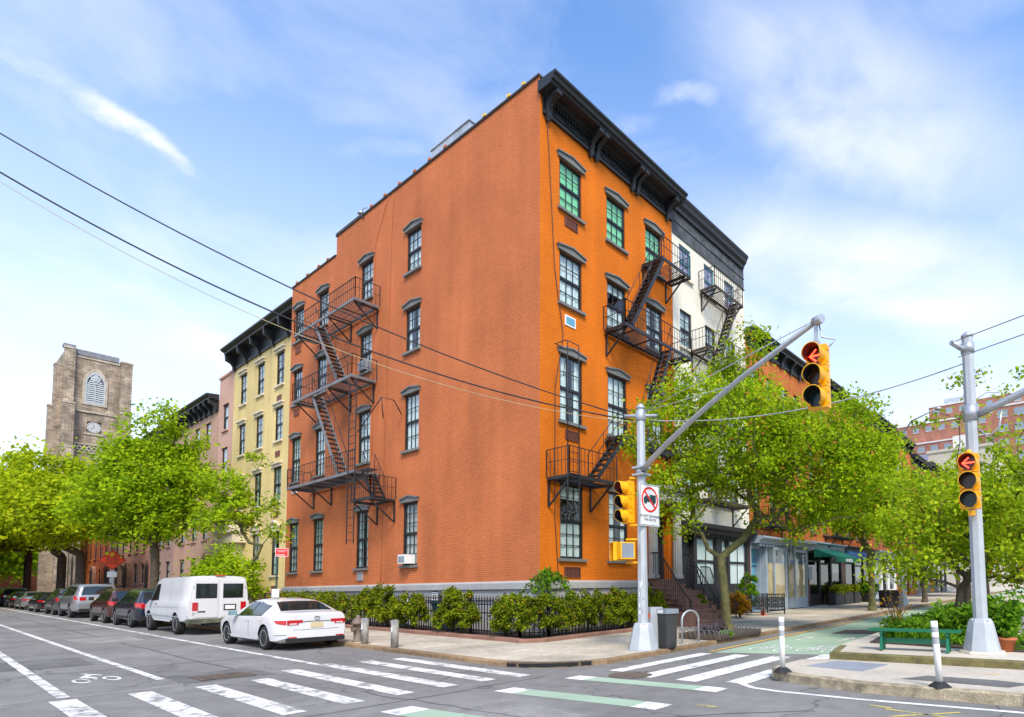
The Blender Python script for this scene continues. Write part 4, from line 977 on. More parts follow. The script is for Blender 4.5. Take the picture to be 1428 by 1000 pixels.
# --- the houses beyond, each its own builder call
def arch_poly(u0, u1, z0, zs, n=10):
    c = (u0+u1)/2; r = (u1-u0)/2
    return [(u0, z0), (u1, z0)]+[(c+r*math.cos(math.pi*i/n), zs+r*math.sin(math.pi*i/n)) for i in range(n+1)]
def rowhouse(x1, x0, zt, mat, label, cols, fl, dooru, corn=True, hood=False, group=None, seed=0, base_mat=None):
    h = thing('row_house', label, 'house', (x1, YN, 0), group=group); f = street_f(x1); wd = x1-x0; ww = 1.0
    ops = [(c, c+ww, a, b) for c in cols for (a, b) in fl]
    m = MB(f); wall_panel(m, -wd, 0, 0, zt, ops, .22); m.build('front_wall', mat, h); block(h, f, -wd, 0, 0, zt, 12, mat)
    i = seed
    for c in cols:
        for (a, b) in fl:
            if dooru is not None and abs(c-dooru) < .3 and a < 3.4: pass
            add_window(h, window_proto(ww, b-a, 1, 1, DARKW, panes=False), f(c+ww/2, 0, a), 0, CURTB, ['full', 'top', 'pair', 'blind'][i % 4], 90+i % 6, 'cap' if not hood else 'flat', mat, mat); i += 1
    if corn: cornice(h, f, -wd+.03, -.03, zt+.25, 1.0, .75, max(4, int(wd)))
    else: row_profile('coping', f, [(0, zt-.02), (.08, zt-.02), (.08, zt+.12), (-.3, zt+.12), (-.3, zt-.02)], -wd+.02, -.02, mat, h)
    if dooru is not None:
        zb = gz(x1, 13)+1.0; m = MB(f)
        ap = arch_poly(dooru-.25, dooru+1.25, zb, zb+2.2); k = len(ap)
        m.add([(u, .02, z) for u, z in ap]+[(u, .30, z) for u, z in ap], [tuple(range(k, 2*k))]+[(i_, (i_+1) % k, k+(i_+1) % k, k+i_) for i_ in range(k)]); m.build('door_surround', BRNST, h)
        m = MB(f); ap = arch_poly(dooru, dooru+1.0, zb, zb+2.1); m.add([(u, .305, z) for u, z in ap], [tuple(range(len(ap)))]); m.build('door', SHOPD, h)
        stoop_street(h, x1+dooru-.3, x1+dooru+1.3, 5, zb)
    return h
rowhouse(-45.3, -48.0, 16.35, PINK, 'narrow pink stucco row house between the yellow and the tan house', [-1.85], [(2.4, 4.4), (6.2, 8.2), (9.4, 11.4), (12.6, 14.4)], None, False, seed=1)
TF = [(2.6, 4.2), (5.4, 7.6), (8.9, 10.8), (12.0, 13.7)]
rowhouse(-48.05, -57.3, 15.0, TANBR, 'tan stucco row house with black cornice and round arched door', [-2.6, -5.0, -7.6], TF, -1.45, True, seed=2)
rowhouse(-57.35, -64.6, 14.7, MAUVE, 'mauve brown row house between the tan and the rose house', [-1.9, -4.3, -6.6], TF, -6.6, True, seed=3)
rowhouse(-64.65, -71.9, 14.6, PINK2, 'rose stucco row house behind the big street tree', [-1.9, -4.3, -6.6], TF, -6.6, True, hood=True, seed=4)
rowhouse(-71.95, -79.2, 14.8, TANBR, 'tan row house, next after the rose one along the street', [-1.9, -4.3, -6.6], TF, -6.6, True, hood=True, seed=5)
rowhouse(-79.25, -86.5, 14.4, BR_ROW2, 'red brick row house far along the street behind trees', [-1.9, -4.3, -6.6], TF, -6.6, True, seed=6)
rowhouse(-86.55, -93.8, 14.9, BR_ROW, 'orange brick row house at the far end of the row', [-1.9, -4.3, -6.6], TF, -6.6, True, seed=7)
m = MB(); m.box(-110, -96, 14.6, 30, 0, 9.5); m.extr([(-110.3, 9.5), (-95.7, 9.5), (-103, 14.2)], 14.3, 30.2)
for x in (-107.5, -103, -98.5):
    ap = [(x-.7, 2.5), (x+.7, 2.5), (x+.7, 5.8), (x, 7.2), (x-.7, 5.8)]; m.add([(u, 14.585, z) for u, z in ap], [tuple(range(5))], 1)
tag(m.build('church_hall', [STONE_T, ROOM]), 'grey stone church hall beside the tall tower', 'church')
# ================================================================== CHURCH TOWER
TX = -120.; ty0, ty1 = 14.3, 21.2; TZ = 38.4; gtw = gz(TX, 15)
tw = thing('church_tower', 'square stone church tower with pale gothic louvres and a clock', 'tower', (TX, ty0, gtw))
def TE(u, n, z): return (TX+n, ty0+u, z)     # east face, u northward
W_ = ty1-ty0
lw = (2.3, 4.65, 30.2, 34.6)
m = MB(TE)
hh = [(lw[0], lw[1], lw[2], 34.0), (2.75, 4.35, 25.9, 27.6)]
wall_panel(m, 0, W_, gtw-1, 37.4, hh, .6); m.add([(0, 0, gtw-1), (0, -W_, gtw-1), (0, -W_, 37.4), (0, 0, 37.4)], [(0,1,2,3)]); m.add([(W_, 0, gtw-1), (W_, -W_, gtw-1), (W_, -W_, 37.4), (W_, 0, 37.4)], [(0,1,2,3)]); m.add([(0, -W_, gtw-1), (W_, -W_, gtw-1), (W_, -W_, 37.4), (0, -W_, 37.4)], [(0,1,2,3)]); m.add([(0, 0, 37.4), (W_, 0, 37.4), (W_, -W_, 37.4), (0, -W_, 37.4)], [(0,1,2,3)])
m.build('wall', STONE_T, tw)
def buttress(u0, u1, n0, n1, zt):
    m = MB(TE); m.box(u0, u1, n0, n1, gtw-1, zt); m.build('buttress', STONE_T, tw)
    m = MB(TE); m.box(u0-.06, u1+.06, n0-.0, n1+.08, zt, zt+.25); m.build('buttress_cap', STONE_Q, tw)
buttress(.0, 1.15, 0, .6, 37.9); buttress(.02, 1.25, .6, 1.15, 29.6); buttress(-.05, 1.3, 1.15, 1.7, 23.0)
buttress(W_-.75, W_+.6, 0, .6, 37.4); buttress(W_-.7, W_+.6, .6, 1.1, 29.3)
buttress(-.85, -.0, -1.2, -.0, 35.2); buttress(-1.3, -.85, -1.2, -.1, 29.0)
m = MB(TE); m.box(1.2, W_-.8, .0, .12, 37.0, 37.25); m.box(1.2, W_-.8, .0, .18, 28.85, 29.1); m.box(2.45, 4.65, 0, .12, 25.55, 25.8); m.box(1.2, W_-.8, 0, .14, 22.7, 22.9); m.box(1.2, W_-.8, 0, .14, 23.95, 24.1); m.build('string_course', STONE_Q, tw)
m = MB(TE); m.box(.9, W_-.9, -.5, .1, 37.41, 38.2); m.box(-.1, 1.2, -.9, .3, 38.16, 38.6); m.build('parapet', M('slate_parapet', (.20, .21, .23), .8, var=.2), tw)
# pointed louvre window
def gothic(u0, u1, z0, zs, n=8):
    w_ = u1-u0; pts = [(u0, z0), (u1, z0)]
    for i in range(n+1): a = R(60)*i/n; pts.append((u0+w_*math.cos(a), zs+w_*math.sin(a)))
    for i in range(1, n+1): a = R(120)+R(60)*i/n; pts.append((u1+w_*math.cos(a), zs+w_*math.sin(a)))
    return pts
def frame_from(poly_o, poly_i, n0, n1, name, mat):
    m = MB(TE); k = len(poly_o)
    vs = [(u, n1, z) for u, z in poly_o]+[(u, n1, z) for u, z in poly_i]+[(u, n0, z) for u, z in poly_o]+[(u, n0, z) for u, z in poly_i]
    fs = []
    for i in range(k):
        j = (i+1) % k; fs += [(i, j, k+j, k+i), (i, 2*k+i, 2*k+j, j), (k+i, k+j, 3*k+j, 3*k+i)]
    m.add(vs, fs); return m.build(name, mat, tw)
go = gothic(2.1, 4.85, 30.05, 33.4); gi = gothic(2.38, 4.57, 30.3, 33.4); frame_from(go, gi, -.1, .12, 'hood_mould', STONE_Q)
m = MB(TE); m.add([(u, .03, z) for u, z in gi], [tuple(range(len(gi)))], 0); lv = m.build('louvre_window', ROOM, tw)
fr = frame_from(gi, gothic(2.55, 4.40, 30.45, 33.35), .035, .10, 'window_frame', LOUV)
m = MB(TE); m.box(3.40, 3.55, .036, .11, 30.45, 33.6); m.bar((3.475, .075, 33.2), (2.9, .075, 34.55), .10, .14); m.bar((3.475, .075, 33.2), (4.05, .075, 34.55), .10, .14); m.add([(3.475, .05, 33.7), (3.85, .05, 34.45), (3.475, .05, 35.1), (3.1, .05, 34.45)], [(0,1,2,3)]); m.build('mullion', LOUV, lv)
for s_ in (0, 1):
    for i in range(13):
        u0, u1 = ((2.56, 3.38), (3.57, 4.39))[s_]; z = 30.5+i*.31
        if z > 33.2: ins = (z-33.2)*.45; u0 += ins*(1-s_); u1 -= ins*s_
        m = MB(TE); m.add([(u0, .04, z+.16), (u1, .04, z+.16), (u1, .09, z), (u0, .09, z), (u0, .04, z+.20), (u1, .04, z+.20), (u1, .09, z+.04), (u0, .09, z+.04)], [(0,1,2,3),(4,5,6,7),(2,3,7,6),(0,4,7,3),(1,5,6,2)])
        m.build('louvre', LOUV, lv)
# clock
cu, cz, cr = 3.55, 26.75, .80
m = MB(TE); n = 24; m.add([(cu+cr*math.cos(2*math.pi*i/n), -.05, cz+cr*math.sin(2*math.pi*i/n)) for i in range(n)], [tuple(range(n))]); ck = m.build('clock_face', CLOCKF, tw)
m = MB(TE)
for i in range(12):
    a = 2*math.pi*i/12; m.bar((cu+.58*math.cos(a), -.04, cz+.58*math.sin(a)), (cu+.76*math.cos(a), -.04, cz+.76*math.sin(a)), .05, .02, up=(0, 1, 0))
m.bar((cu, -.035, cz), (cu+.02, -.035, cz+.5), .04, .02, up=(0, 1, 0)); m.bar((cu, -.03, cz), (cu-.3, -.03, cz-.22), .05, .02, up=(0, 1, 0)); m.build('clock_hands', SIGNK, ck)
m = MB(TE); m.add([(2.75, -.3, 25.9), (4.35, -.3, 25.9), (4.35, -.3, 27.6), (2.75, -.3, 27.6)], [(0,1,2,3)]); m.build('clock_recess', STONE_Q, tw)
# pierced lattice frieze
m = MB(TE); m.box(1.25, W_-.85, .0, .03, 22.95, 23.9, 1)
k = 9; du = (W_-2.2)/k
for i in range(k):
    a = 1.3+i*du
    m.bar((a, .07, 23.42), (a+du/2, .07, 23.85), .09, .09, 0); m.bar((a+du/2, .07, 23.85), (a+du, .07, 23.42), .09, .085, 0); m.bar((a, .07, 23.42), (a+du/2, .07, 22.98), .09, .08, 0); m.bar((a+du/2, .07, 22.98), (a+du, .07, 23.42), .09, .075, 0)
m.build('lattice_frieze', [CREAM, M('lattice_shadow', (.10, .08, .065), .9)], tw)

# ================================================================== WHITE HOUSE AND THE AVENUE ROW
def AV(y0, n0=0): return lambda u, n, z: (XC+n0+n, y0+u, z)
wy0, wy1 = 20.03, 26.55
wh = thing('row_house', 'white stucco house with worn black frieze next to the orange house', 'house', (XC, wy0, 0)); f = AV(wy0); wl = wy1-wy0
FW = [(5.6, 7.7), (9.1, 11.0), (12.3, 14.0), (15.55, 17.0)]; CWD = [.55, 2.6, 4.5]
ops = [(c, c+.92, a, b) for c in CWD for a, b in FW]
m = MB(f); wall_panel(m, 0.02, wl, 4.3, 17.25, ops, .25); m.build('front_wall', WSTUC, wh); block(wh, f, .02, wl, 0, 18.6, 11, WSTUC)
m = MB(f); wall_panel(m, .02, wl, 17.25, 18.6, [], .1); m.box(.02, wl, .001, .05, 17.25, 17.31); m.box(.02, wl, .001, .035, 17.85, 17.9); m.build('frieze', SLATEF, wh)
row_profile('crown_moulding', f, [(0, 18.35), (.10, 18.35), (.14, 18.5), (.26, 18.62), (.30, 18.75), (.38, 18.88), (.38, 18.97), (0, 19.02)], .03, wl-.12, CORN, wh)
LAV = M('lilac_curtain', (.62, .48, .66), .9)
i = 0
for c in CWD:
    for k, (a, b) in enumerate(FW):
        add_window(wh, window_proto(.92, b-a, 2, 2, BLUEF if k == 3 else DARKW, panes=False), f(c+.46, 0, a), math.pi/2, LAV if k == 3 else CURTB, 'full', 130+i, None, None, CREAM if k == 3 else WSTUC); i += 1
# black ground floor
m = MB(f); so_ = [(.25, 1.35, 1.5, 4.0), (1.6, 3.25, 1.7, 3.9), (3.75, 4.3, 1.7, 3.9), (4.5, 6.2, 1.7, 3.9)]
wall_panel(m, .02, wl, 0, 4.3, so_, .25)
m.build('shopfront', SHOPD, wh)
row_profile('shop_cornice', f, [(0, 4.05), (.2, 4.05), (.25, 4.2), (.5, 4.28), (.55, 4.45), (0, 4.52)], .03, wl, SHOPD, wh)
for k in range(22): m = MB(f); u = .2+k*.285; m.box(u, u+.14, .05, .22, 3.93, 4.04); m.build('dentil', SHOPD, wh)
for a, b, c, d in so_[1:]: add_window(wh, window_proto(b-a, d-c, 2 if b-a > 1 else 1, 1, SHOPD, panes=False), f((a+b)/2, 0, c), math.pi/2, CURT, 'full', 140, None, None, None)
m = MB(f); m.quad((.25, -.25, 1.5), (1.35, -.25, 1.5), (1.35, -.25, 4), (.25, -.25, 4)); d_ = m.build('door', SHOPD, wh); m = MB(f); m.box(1.15, 1.19, -.25, -.2, 2.5, 2.55); m.build('door_handle', GALV, d_)
st2 = thing('stoop', 'smaller dark iron railed steps at the white house', 'stairs', (-13.3, 21.0, gz(-13.3, 21)+.10))
zb = gz(-13, 21)+.10
for i in range(6): m = MB(); m.box(XC+.02, -12.7-.24*i, 20.3, 21.4, zb+(1.5-zb)*i/6 if i else zb-.1, zb+(1.5-zb)*(i+1)/6); m.build('step', BRNST, st2)
handrail(20.3, st2, -12.9, XC+.3, zb, 1.5); handrail(21.4, st2, -12.9, XC+.3, zb, 1.5)
fw = thing('fire_escape', 'rust stained iron fire escape on the white house', 'fire escape', (XC, 24, 0))
RUSTI = M('rusty_iron', (.055, .04, .033), .7, var=.35, scale=4)
fe_platform(fw, f, 2.1, 4.75, 15.45, n1=.9, mat=RUSTI, edge=RUSTI, hole=(3.4, 4.4, .5, .9), brackets=(2.3, 4.6)); fe_platform(fw, f, 1.2, 5.0, 12.25, n1=.95, mat=RUSTI, edge=RUSTI, brackets=(1.4, 4.8)); fe_platform(fw, f, 1.2, 5.0, 9.0, n1=.95, mat=RUSTI, edge=RUSTI, brackets=(1.4, 4.8)); fe_platform(fw, f, 1.2, 5.0, 5.5, n1=.95, mat=RUSTI, edge=RUSTI, brackets=(1.4, 4.8))
fe_stair(fw, f, 4.2, 15.45, 2.6, 12.3, .5, .92, 13, RUSTI); fe_stair(fw, f, 4.2, 12.25, 2.6, 9.05, .5, .92, 13, RUSTI); fe_stair(fw, f, 4.2, 9.0, 2.6, 5.55, .5, .92, 13, RUSTI)

def avenue_house(y0, y1, zt, mat, label, shop_mat, cols, fl, awn=None, bays=True, seed=0, shop_top=4.3, cmat=None, group=None):
    h = thing('row_house', label, 'house', (XC, y0, 0), group=group); f = AV(y0); wl = y1-y0; g0 = gz(XC, y0); ww = .78
    ops = [(c, c+ww, a, b) for c in cols for a, b in fl]
    m = MB(f); wall_panel(m, .02, wl-.02, shop_top, zt, ops, .22); m.build('front_wall', mat, h); block(h, f, .02, wl-.02, 0, zt, 11, mat)
    i = seed
    for c in cols:
        for a, b in fl: add_window(h, window_proto(ww, b-a, 1, 1, DARKW, panes=False), f(c+ww/2, 0, a), math.pi/2, CURTB, ['top', 'full', 'blind'][i % 3], 160+i % 5, 'cap', mat, BRNST); i += 1
    cornice(h, f, .03, wl-.03, zt+.2, .8, .6, max(4, int(wl*.8)))
    # shopfront
    row_profile('shop_cornice', f, [(0, shop_top-.32), (.16, shop_top-.32), (.2, shop_top-.1), (.42, shop_top-.02), (.42, shop_top+.06), (0, shop_top+.1)], .03, wl-.03, cmat or SHOPB, h)
    for k in range(int(wl/.32)): m = MB(f); u = .2+k*.32; m.box(u, u+.15, .03, .17, shop_top-.46, shop_top-.325); m.build('dentil', cmat or SHOPB, h)
    nb = max(2, round(wl/2.4)); sops = []
    for k in range(nb):
        a = .3+(wl-.6)*k/nb+.12; b = .3+(wl-.6)*(k+1)/nb-.12; sops.append((a, b, g0+(.15 if k % 3 == 1 else .75), shop_top-.55))
    m = MB(f); wall_panel(m, .02, wl-.02, -.2, shop_top, sops, .2); m.build('shopfront', shop_mat, h)
    for k, (a, b, c, d) in enumerate(sops):
        add_window(h, window_proto(b-a, d-c, 1, 1, shop_mat, meet=.78, panes=False), f((a+b)/2, 0, c), math.pi/2, CURTB if (k+seed) % 3 == 0 else None, 'top', 170+k)
    return h
FA = [(4.98, 6.95), (8.35, 10.2), (11.5, 13.2)]
ah = thing('row_house', 'orange red brick house over a blue grey papered shop bay', 'house', (XC, 26.6, 0)); f = AV(26.6); wl = 7.0
cols = [.5, 2.35, 4.28, 6.0]
ops = [(c, c+.72, a, b) for c in cols for a, b in FA]
m = MB(f); wall_panel(m, 0, wl, 4.2, 15.0, ops, .22); m.build('front_wall', BR_ROW, ah); block(ah, f, 0, wl, 0, 15.0, 11, BR_ROW); cornice(ah, f, .03, wl-.03, 15.2, .8, .6, 6)
i = 0
for c in cols:
    for a, b in FA: add_window(ah, window_proto(.72, b-a, 1, 1, DARKW, panes=False), f(c+.36, 0, a), math.pi/2, CURTB, ['top', 'full', 'blind'][i % 3], 200+i % 5, 'cap', BR_ROW, BRNST); i += 1
row_profile('shop_cornice', f, [(0, 3.85), (.5, 3.85), (.55, 4.0), (.8, 4.1), (.8, 4.2), (0, 4.3)], .03, wl-.03, SHOPB, ah)
for k in range(21): m = MB(f); u = .2+k*.32; m.box(u, u+.15, .03, .5, 3.7, 3.845); m.build('dentil', SHOPB, ah)
m = MB(f); wall_panel(m, 0, wl, -.2, 4.2, [(.1, 1.05, .35, 3.6)], .3); m.box(1.15, 1.35, .01, .3, .3, 3.84); m.box(6.5, 6.75, .01, .25, .3, 3.84); m.build('shopfront', SHOPB, ah)
m = MB(f); m.quad((.1, -.3, .35), (1.05, -.3, .35), (1.05, -.3, 3.6), (.1, -.3, 3.6)); 
for a in ((.25, .9, .6, 1.5), (.25, .9, 1.7, 2.6)): m.box(a[0], a[1], -.3, -.27, a[2], a[3])
m.box(.1, 1.05, -.3, -.2, 2.75, 2.85); dr = m.build('door', DOORB, ah); m = MB(f); m.box(.85, .9, -.27, -.2, 1.5, 1.6); m.build('door_handle', GALV, dr)
# papered bay
zb_ = gz(XC, 30)
bay = [(1.55, .02), (1.75, .5), (3.2, .5), (3.35, .12), (4.2, .12), (4.35, .5), (6.0, .5), (6.2, .02)]
m = MB(f)
for (a, n0), (b, n1) in zip(bay, bay[1:]):
    for z0, z1 in ((zb_+.15, zb_+.75), (3.55, 3.84)): m.add([(a, n0, z0), (b, n1, z0), (b, n1, z1), (a, n0, z1), (a, n0-.1, z0), (b, n1-.1, z0), (b, n1-.1, z1), (a, n0-.1, z1)], [(0,1,2,3),(7,6,5,4),(3,2,6,7),(0,4,5,1)])
for u, n in bay: m.box(u-.05, u+.05, n-.06, n+.02, zb_+.15, 3.84)
by = m.build('shop_bay', SHOPB, ah)
for k, ((a, n0), (b, n1)) in enumerate(zip(bay, bay[1:])):
    m = MB(f); m.add([(a, n0-.04, zb_+.75), (b, n1-.04, zb_+.75), (b, n1-.04, 3.55), (a, n0-.04, 3.55)], [(0,1,2,3)]); m.build('pane', GLASS, by)
    m = MB(f); m.add([(a, n0-.08, zb_+.75), (b, n1-.08, zb_+.75), (b, n1-.08, 2.85), (a, n0-.08, 2.85)], [(0,1,2,3)]); m.build('paper', PAPER, by)
for (a, b, n, z0, z1) in [(2.0, 2.45, .45, 1.4, 2.55), (2.55, 2.95, .45, 2.0, 2.4), (4.6, 5.2, .45, 1.9, 2.2), (5.3, 5.7, .45, 1.5, 1.75)]:
    m = MB(f); m.box(a, b, n-.065, n-.06, z0, z1); m.build('notice', WPAPER, by)
for (a, z) in [(1.9, 2.9), (2.5, 2.88), (3.0, 2.9), (4.6, 2.9), (5.0, 2.88), (5.4, 2.9), (5.8, 2.9), (4.4, 1.6), (1.85, 1.5)]:
    m = MB(f); m.box(a, a+.07, .395, .40, z, z+.12); m.build('tape', M('blue_tape', (.02, .2, .5), .6) if a == 1.9 else bpy.data.materials['blue_tape'], by)
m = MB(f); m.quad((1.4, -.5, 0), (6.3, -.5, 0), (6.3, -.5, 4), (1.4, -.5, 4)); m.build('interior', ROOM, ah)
m = MB(f); m.box(5.9, 6.6, .3, .5, 2.0, 2.6)
avenue_house(33.65, 40.2, 15.2, BR_ROW, 'orange red brick house above the dark shop with green awning', SHOPD, [.95, 2.95, 4.95], FA, seed=1)
avenue_house(40.25, 47.0, 15.0, BR_ROW, 'orange red brick house above the shop with blue awning', SHOPD, [.95, 2.95, 4.95], FA, seed=2, cmat=SHOPD)
avenue_house(47.05, 53.6, 15.3, BR_ROW2, 'dark red brick house past the blue awning', SIGNW, [.95, 2.95, 4.95], FA, seed=3)
avenue_house(53.65, 60.3, 15.1, BR_ROW, 'orange brick house further along the avenue with orange shop posts', BR_ROW, [.95, 2.95, 4.95], FA, seed=4)
avenue_house(60.35, 67.5, 14.2, BR_ROW2, 'red brick house far along the avenue behind the street lamp', SHOPD, [.95, 2.95, 4.95], FA, seed=5)
avenue_house(67.55, 75, 14.6, BR_ROW, 'orange brick house at the end of the avenue block', SHOPD, [.95, 2.95, 4.95], FA, seed=6)
for (y0, label) in ((27.0, 'small black iron fire escape above the papered shop bay'), (36.8, 'small black iron fire escape above the green awning')):
    fs_ = thing('fire_escape', label, 'fire escape', (XC, y0, 0)); f2 = AV(y0)
    for z in (4.85, 8.1, 11.3): fe_platform(fs_, f2, 0, 3.5, z, n1=.9, brackets=(.2, 3.3))
    fe_stair(fs_, f2, 2.6, 8.1, 1.1, 4.9, .5, .85, 12); fe_stair(fs_, f2, 2.6, 11.3, 1.1, 8.15, .5, .85, 12)
    if y0 < 30: fe_ladder(fs_, f2, 2.3, 2.75, .95, 3.3, 7.4)
def awning(y0, y1, zt, zb, d, mat, label, text=None):
    o = thing('awning', label, 'awning', (XC, y0, zb)); f = AV(y0); L = y1-y0
    m = MB(f); m.add([(0, .1, zt), (L, .1, zt), (L, d, zb+.32), (0, d, zb+.32), (0, .1, zt-.02), (L, .1, zt-.02), (L, d, zb+.3), (0, d, zb+.3)], [(0,1,2,3),(7,6,5,4),(0,4,5,1),(2,6,7,3)]); m.add([(0, .1, zt), (0, d, zb+.32), (0, .1, zb+.32)], [(0,1,2)]); m.add([(L, .1, zt), (L, d, zb+.32), (L, .1, zb+.32)], [(0,1,2)]); m.build('canopy', mat, o)
    k = 14; m = MB(f); m.box(0, L, d-.005, d+.005, zb, zb+.31); m.build('valance', mat, o)
    return o
ga = awning(34.75, 39.3, 3.95, 3.05, 1.5, AWNG, 'dark green fabric awning with white lettering over a dark shop')
awning(40.4, 44.2, 4.1, 3.2, 1.3, AWNB, 'plain blue fabric awning beside the green one')
# ---------------------------------------------------------------- far avenue blocks
def far_block(x0, x1, y0, y1, z0, z1, mat, name, parent, wx=3.2, wz=3.4, ww=1.5, wh=1.7, south=True, east=True, skip=0):
    m = MB(); m.box(x0, x1, y0, y1, z0, z1); m.box(x0-.2, x1+.2, y0-.2, y1+.2, z1, z1+.5, 1); m.build(name, [mat, FARW], parent)
    wm = MB(); wm.box(-ww/2, ww/2, -.02, .06, -wh/2, wh/2, 0); wm.box(-ww/2-.1, ww/2+.1, -.08, .0, -wh/2-.14, -wh/2-.01, 1); wme = wm.mesh('window', [FGLASS, FARW])
    b = wloc(parent); k = 0
    nz = int((z1-z0-1.5)/wz)
    for j in range(nz):
        z = z1-1.9-j*wz
        if south:
            n = int((x1-x0-1)/wx)
            for i in range(n): link('window', wme, parent, Vector((x0+1.2+wx*(i+.3), y0-.03, z))-b)
        if east:
            n = int((y1-y0-1)/wx)
            for i in range(n): link('window', wme, parent, Vector((x1+.03, y0+1.2+wx*(i+.3), z))-b, (0, 0, math.pi/2))
fb = thing('apartment_block', 'tall stepped red brick apartment block far down the avenue', 'building', (-40, 212, 0))
far_block(-62, -16, 214, 250, 0, 50, BR_FAR, 'wall', fb, 4.2, 4.2, 2.3, 1.9); far_block(-56, -14, 218, 250, 50.5, 58, BR_FAR, 'wall', fb, 4.2, 4.2, 2.0, 1.8); far_block(-46, -12, 224, 250, 58.5, 65, BR_FAR, 'wall', fb, 4.2, 4.2, 2.0, 1.8)
far_block(-22, 6, 190, 240, 0, 52, BR_FAR, 'wing', fb, 4.2, 4.2, 2.6, 2.0)
m = MB(); m.box(-42, -34, 230, 238, 65, 69); m.build('roof_tank', ZINC, fb)
mb = thing('mansard_house', 'white house with blue grey mansard roof in the distance', 'house', (-30, 120, 0))
far_block(-36, -24, 120, 135, 0, 22, FARW, 'wall', mb); m = MB(); m.add([(-36, 120, 22.5), (-24, 120, 22.5), (-24, 135, 22.5), (-36, 135, 22.5), (-34.5, 121.5, 27), (-25, 121.5, 27), (-25, 134, 27), (-34.5, 134, 27)], [(0,1,5,4),(1,2,6,5),(2,3,7,6),(3,0,4,7),(4,5,6,7)]); m.build('mansard_roof', FARM, mb)
m = MB(); m.box(-30.5, -29, 120.2, 121.8, 23.4, 25.3); m.build('dormer', SHOPD, mb)
bb = thing('loft_building', 'blank beige wall of a low loft building in the distance', 'building', (-15, 110, 0))
m = MB(); m.box(-23.5, -13, 112, 140, 0, 25); m.box(-23.7, -12.8, 111.8, 140, 25, 25.5); m.build('wall', FARB, bb)
m = MB(); m.box(-20, -18, 116, 118, 25.5, 28.5); m.build('roof_hut', FARW, bb)
fl = thing('flag', 'small striped flag on a pole above the far apartment block', 'flag', (-9.5, 226, 65.5))
m = MB(); m.tube([(0, 0, -1), (0, 0, 12)], .12, 6); m.build('pole', GALV, fl, world=False)
for k in range(7):
    m = MB(); m.add([(x, .15*math.sin(x*1.6), 8.2+k*.45+dz) for dz in (0, .45) for x in (.1, 1.2, 2.3, 3.4, 4.5)], [(i, i+1, 6+i, 5+i) for i in range(4)]); m.build('stripe', SIGNR if k % 2 == 0 else SIGNW, fl, world=False)
m = MB(); m.box(.1, 2.0, -.16, .22, 9.7, 11.36); m.build('canton', AWNB, fl, world=False)
eb_ = thing('brick_building', 'orange brick building closing the far end of the side street', 'building', (-152, -4, 0))
far_block(-170, -152, -16, 6.5, 0, 13.5, BR_ROW, 'wall', eb_, 2.6, 3.6, 1.1, 1.9)
eb2 = thing('brick_building', 'dark red brick building beside the orange one at the street end', 'building', (-150, 7, 0))
far_block(-168, -150, 6.8, 24, 0, 15.5, BR_ROW2, 'wall', eb2, 2.6, 3.6, 1.1, 1.9)
eb3 = thing('brick_building', 'brown row of houses on the opposite side of the street behind trees', 'building', (-90, -8, 0))
far_block(-148, -62, -22, -7.5, 0, 13.5, BR_ROW2, 'wall', eb3, 2.6, 3.6, 1.1, 1.9, south=False)
b_ = wloc(eb3);
for i in range(30):
    for j in range(3):
        m_src = [c for c in eb3.children if c.name.startswith('window')][0].data
        link('window', m_src, eb3, Vector((-146+i*2.8, -7.47, 11.5-j*3.6))-b_, (0, 0, math.pi))
# ================================================================== TEXT
def text_mesh(body, size, mat, extr=.002, align='CENTER', spacing=1.0):
    c = bpy.data.curves.new('lettering', 'FONT'); c.body = body; c.size = size; c.extrude = extr; c.align_x = align; c.align_y = 'CENTER'; c.space_line = spacing; c.resolution_u = 2
    o = bpy.data.objects.new('lettering', c); col.objects.link(o)
    me = bpy.data.meshes.new_from_object(o.evaluated_get(bpy.context.evaluated_depsgraph_get())); bpy.data.objects.remove(o)
    me.materials.clear(); me.materials.append(mat); me.name = 'lettering'; return me
# ================================================================== FENCES
def picket_fence(o, pts, h, step, z_up=.14, spear=True, mat=IRON, rails=(.12, .62, .86), r=.012):
    m = MB(); rr = MB(); posts = []
    for (x0, y0), (x1, y1) in zip(pts, pts[1:]):
        L = math.hypot(x1-x0, y1-y0); k = max(1, round(L/step))
        for i in range(k+1):
            t = i/k; x = x0+(x1-x0)*t; y = y0+(y1-y0)*t; g = gz(x, y)+z_up
            big = i in (0, k) or i % 12 == 0
            if big: posts.append((x, y, g)); continue
            m.bar((x, y, g), (x, y, g+h), r*2)
            if spear: m.lathe([(.012, -.02), (.04, .03), (.028, .06), (.002, .14)], 5, (x, y, g+h), smooth=False)
        for f_ in rails:
            rr.bar((x0, y0, gz(x0, y0)+z_up+h*f_), (x1, y1, gz(x1, y1)+z_up+h*f_), .03, .035)
    p = m.build('pickets', mat, o); p['kind'] = 'stuff'
    rr.build('rail', mat, o)
    pm = MB(); pm.box(-.035, .035, -.035, .035, 0, h+.03); pm.lathe([(.03, 0), (.055, .03), (.07, .09), (.05, .15), (.005, .22)], 8, (0, 0, h+.03)); pme = pm.mesh('post', mat); b = wloc(o)
    for x, y, g in posts: link('post', pme, o, Vector((x, y, g))-b)
fn = thing('iron_fence', 'black spear topped iron fence round the orange corner house', 'fence', (-14, 11.5, gz(-14, 11.5)))
FY, FX = 11.5, -13.42
picket_fence(fn, [(-33.9, FY), (-14.0, FY), (FX, 12.1), (FX, 17.25)], 1.12, .145)
fn2 = thing('iron_fence', 'black iron fence in front of the yellow and brown row houses', 'fence', (-45, 11.6, gz(-45, 11.6)))
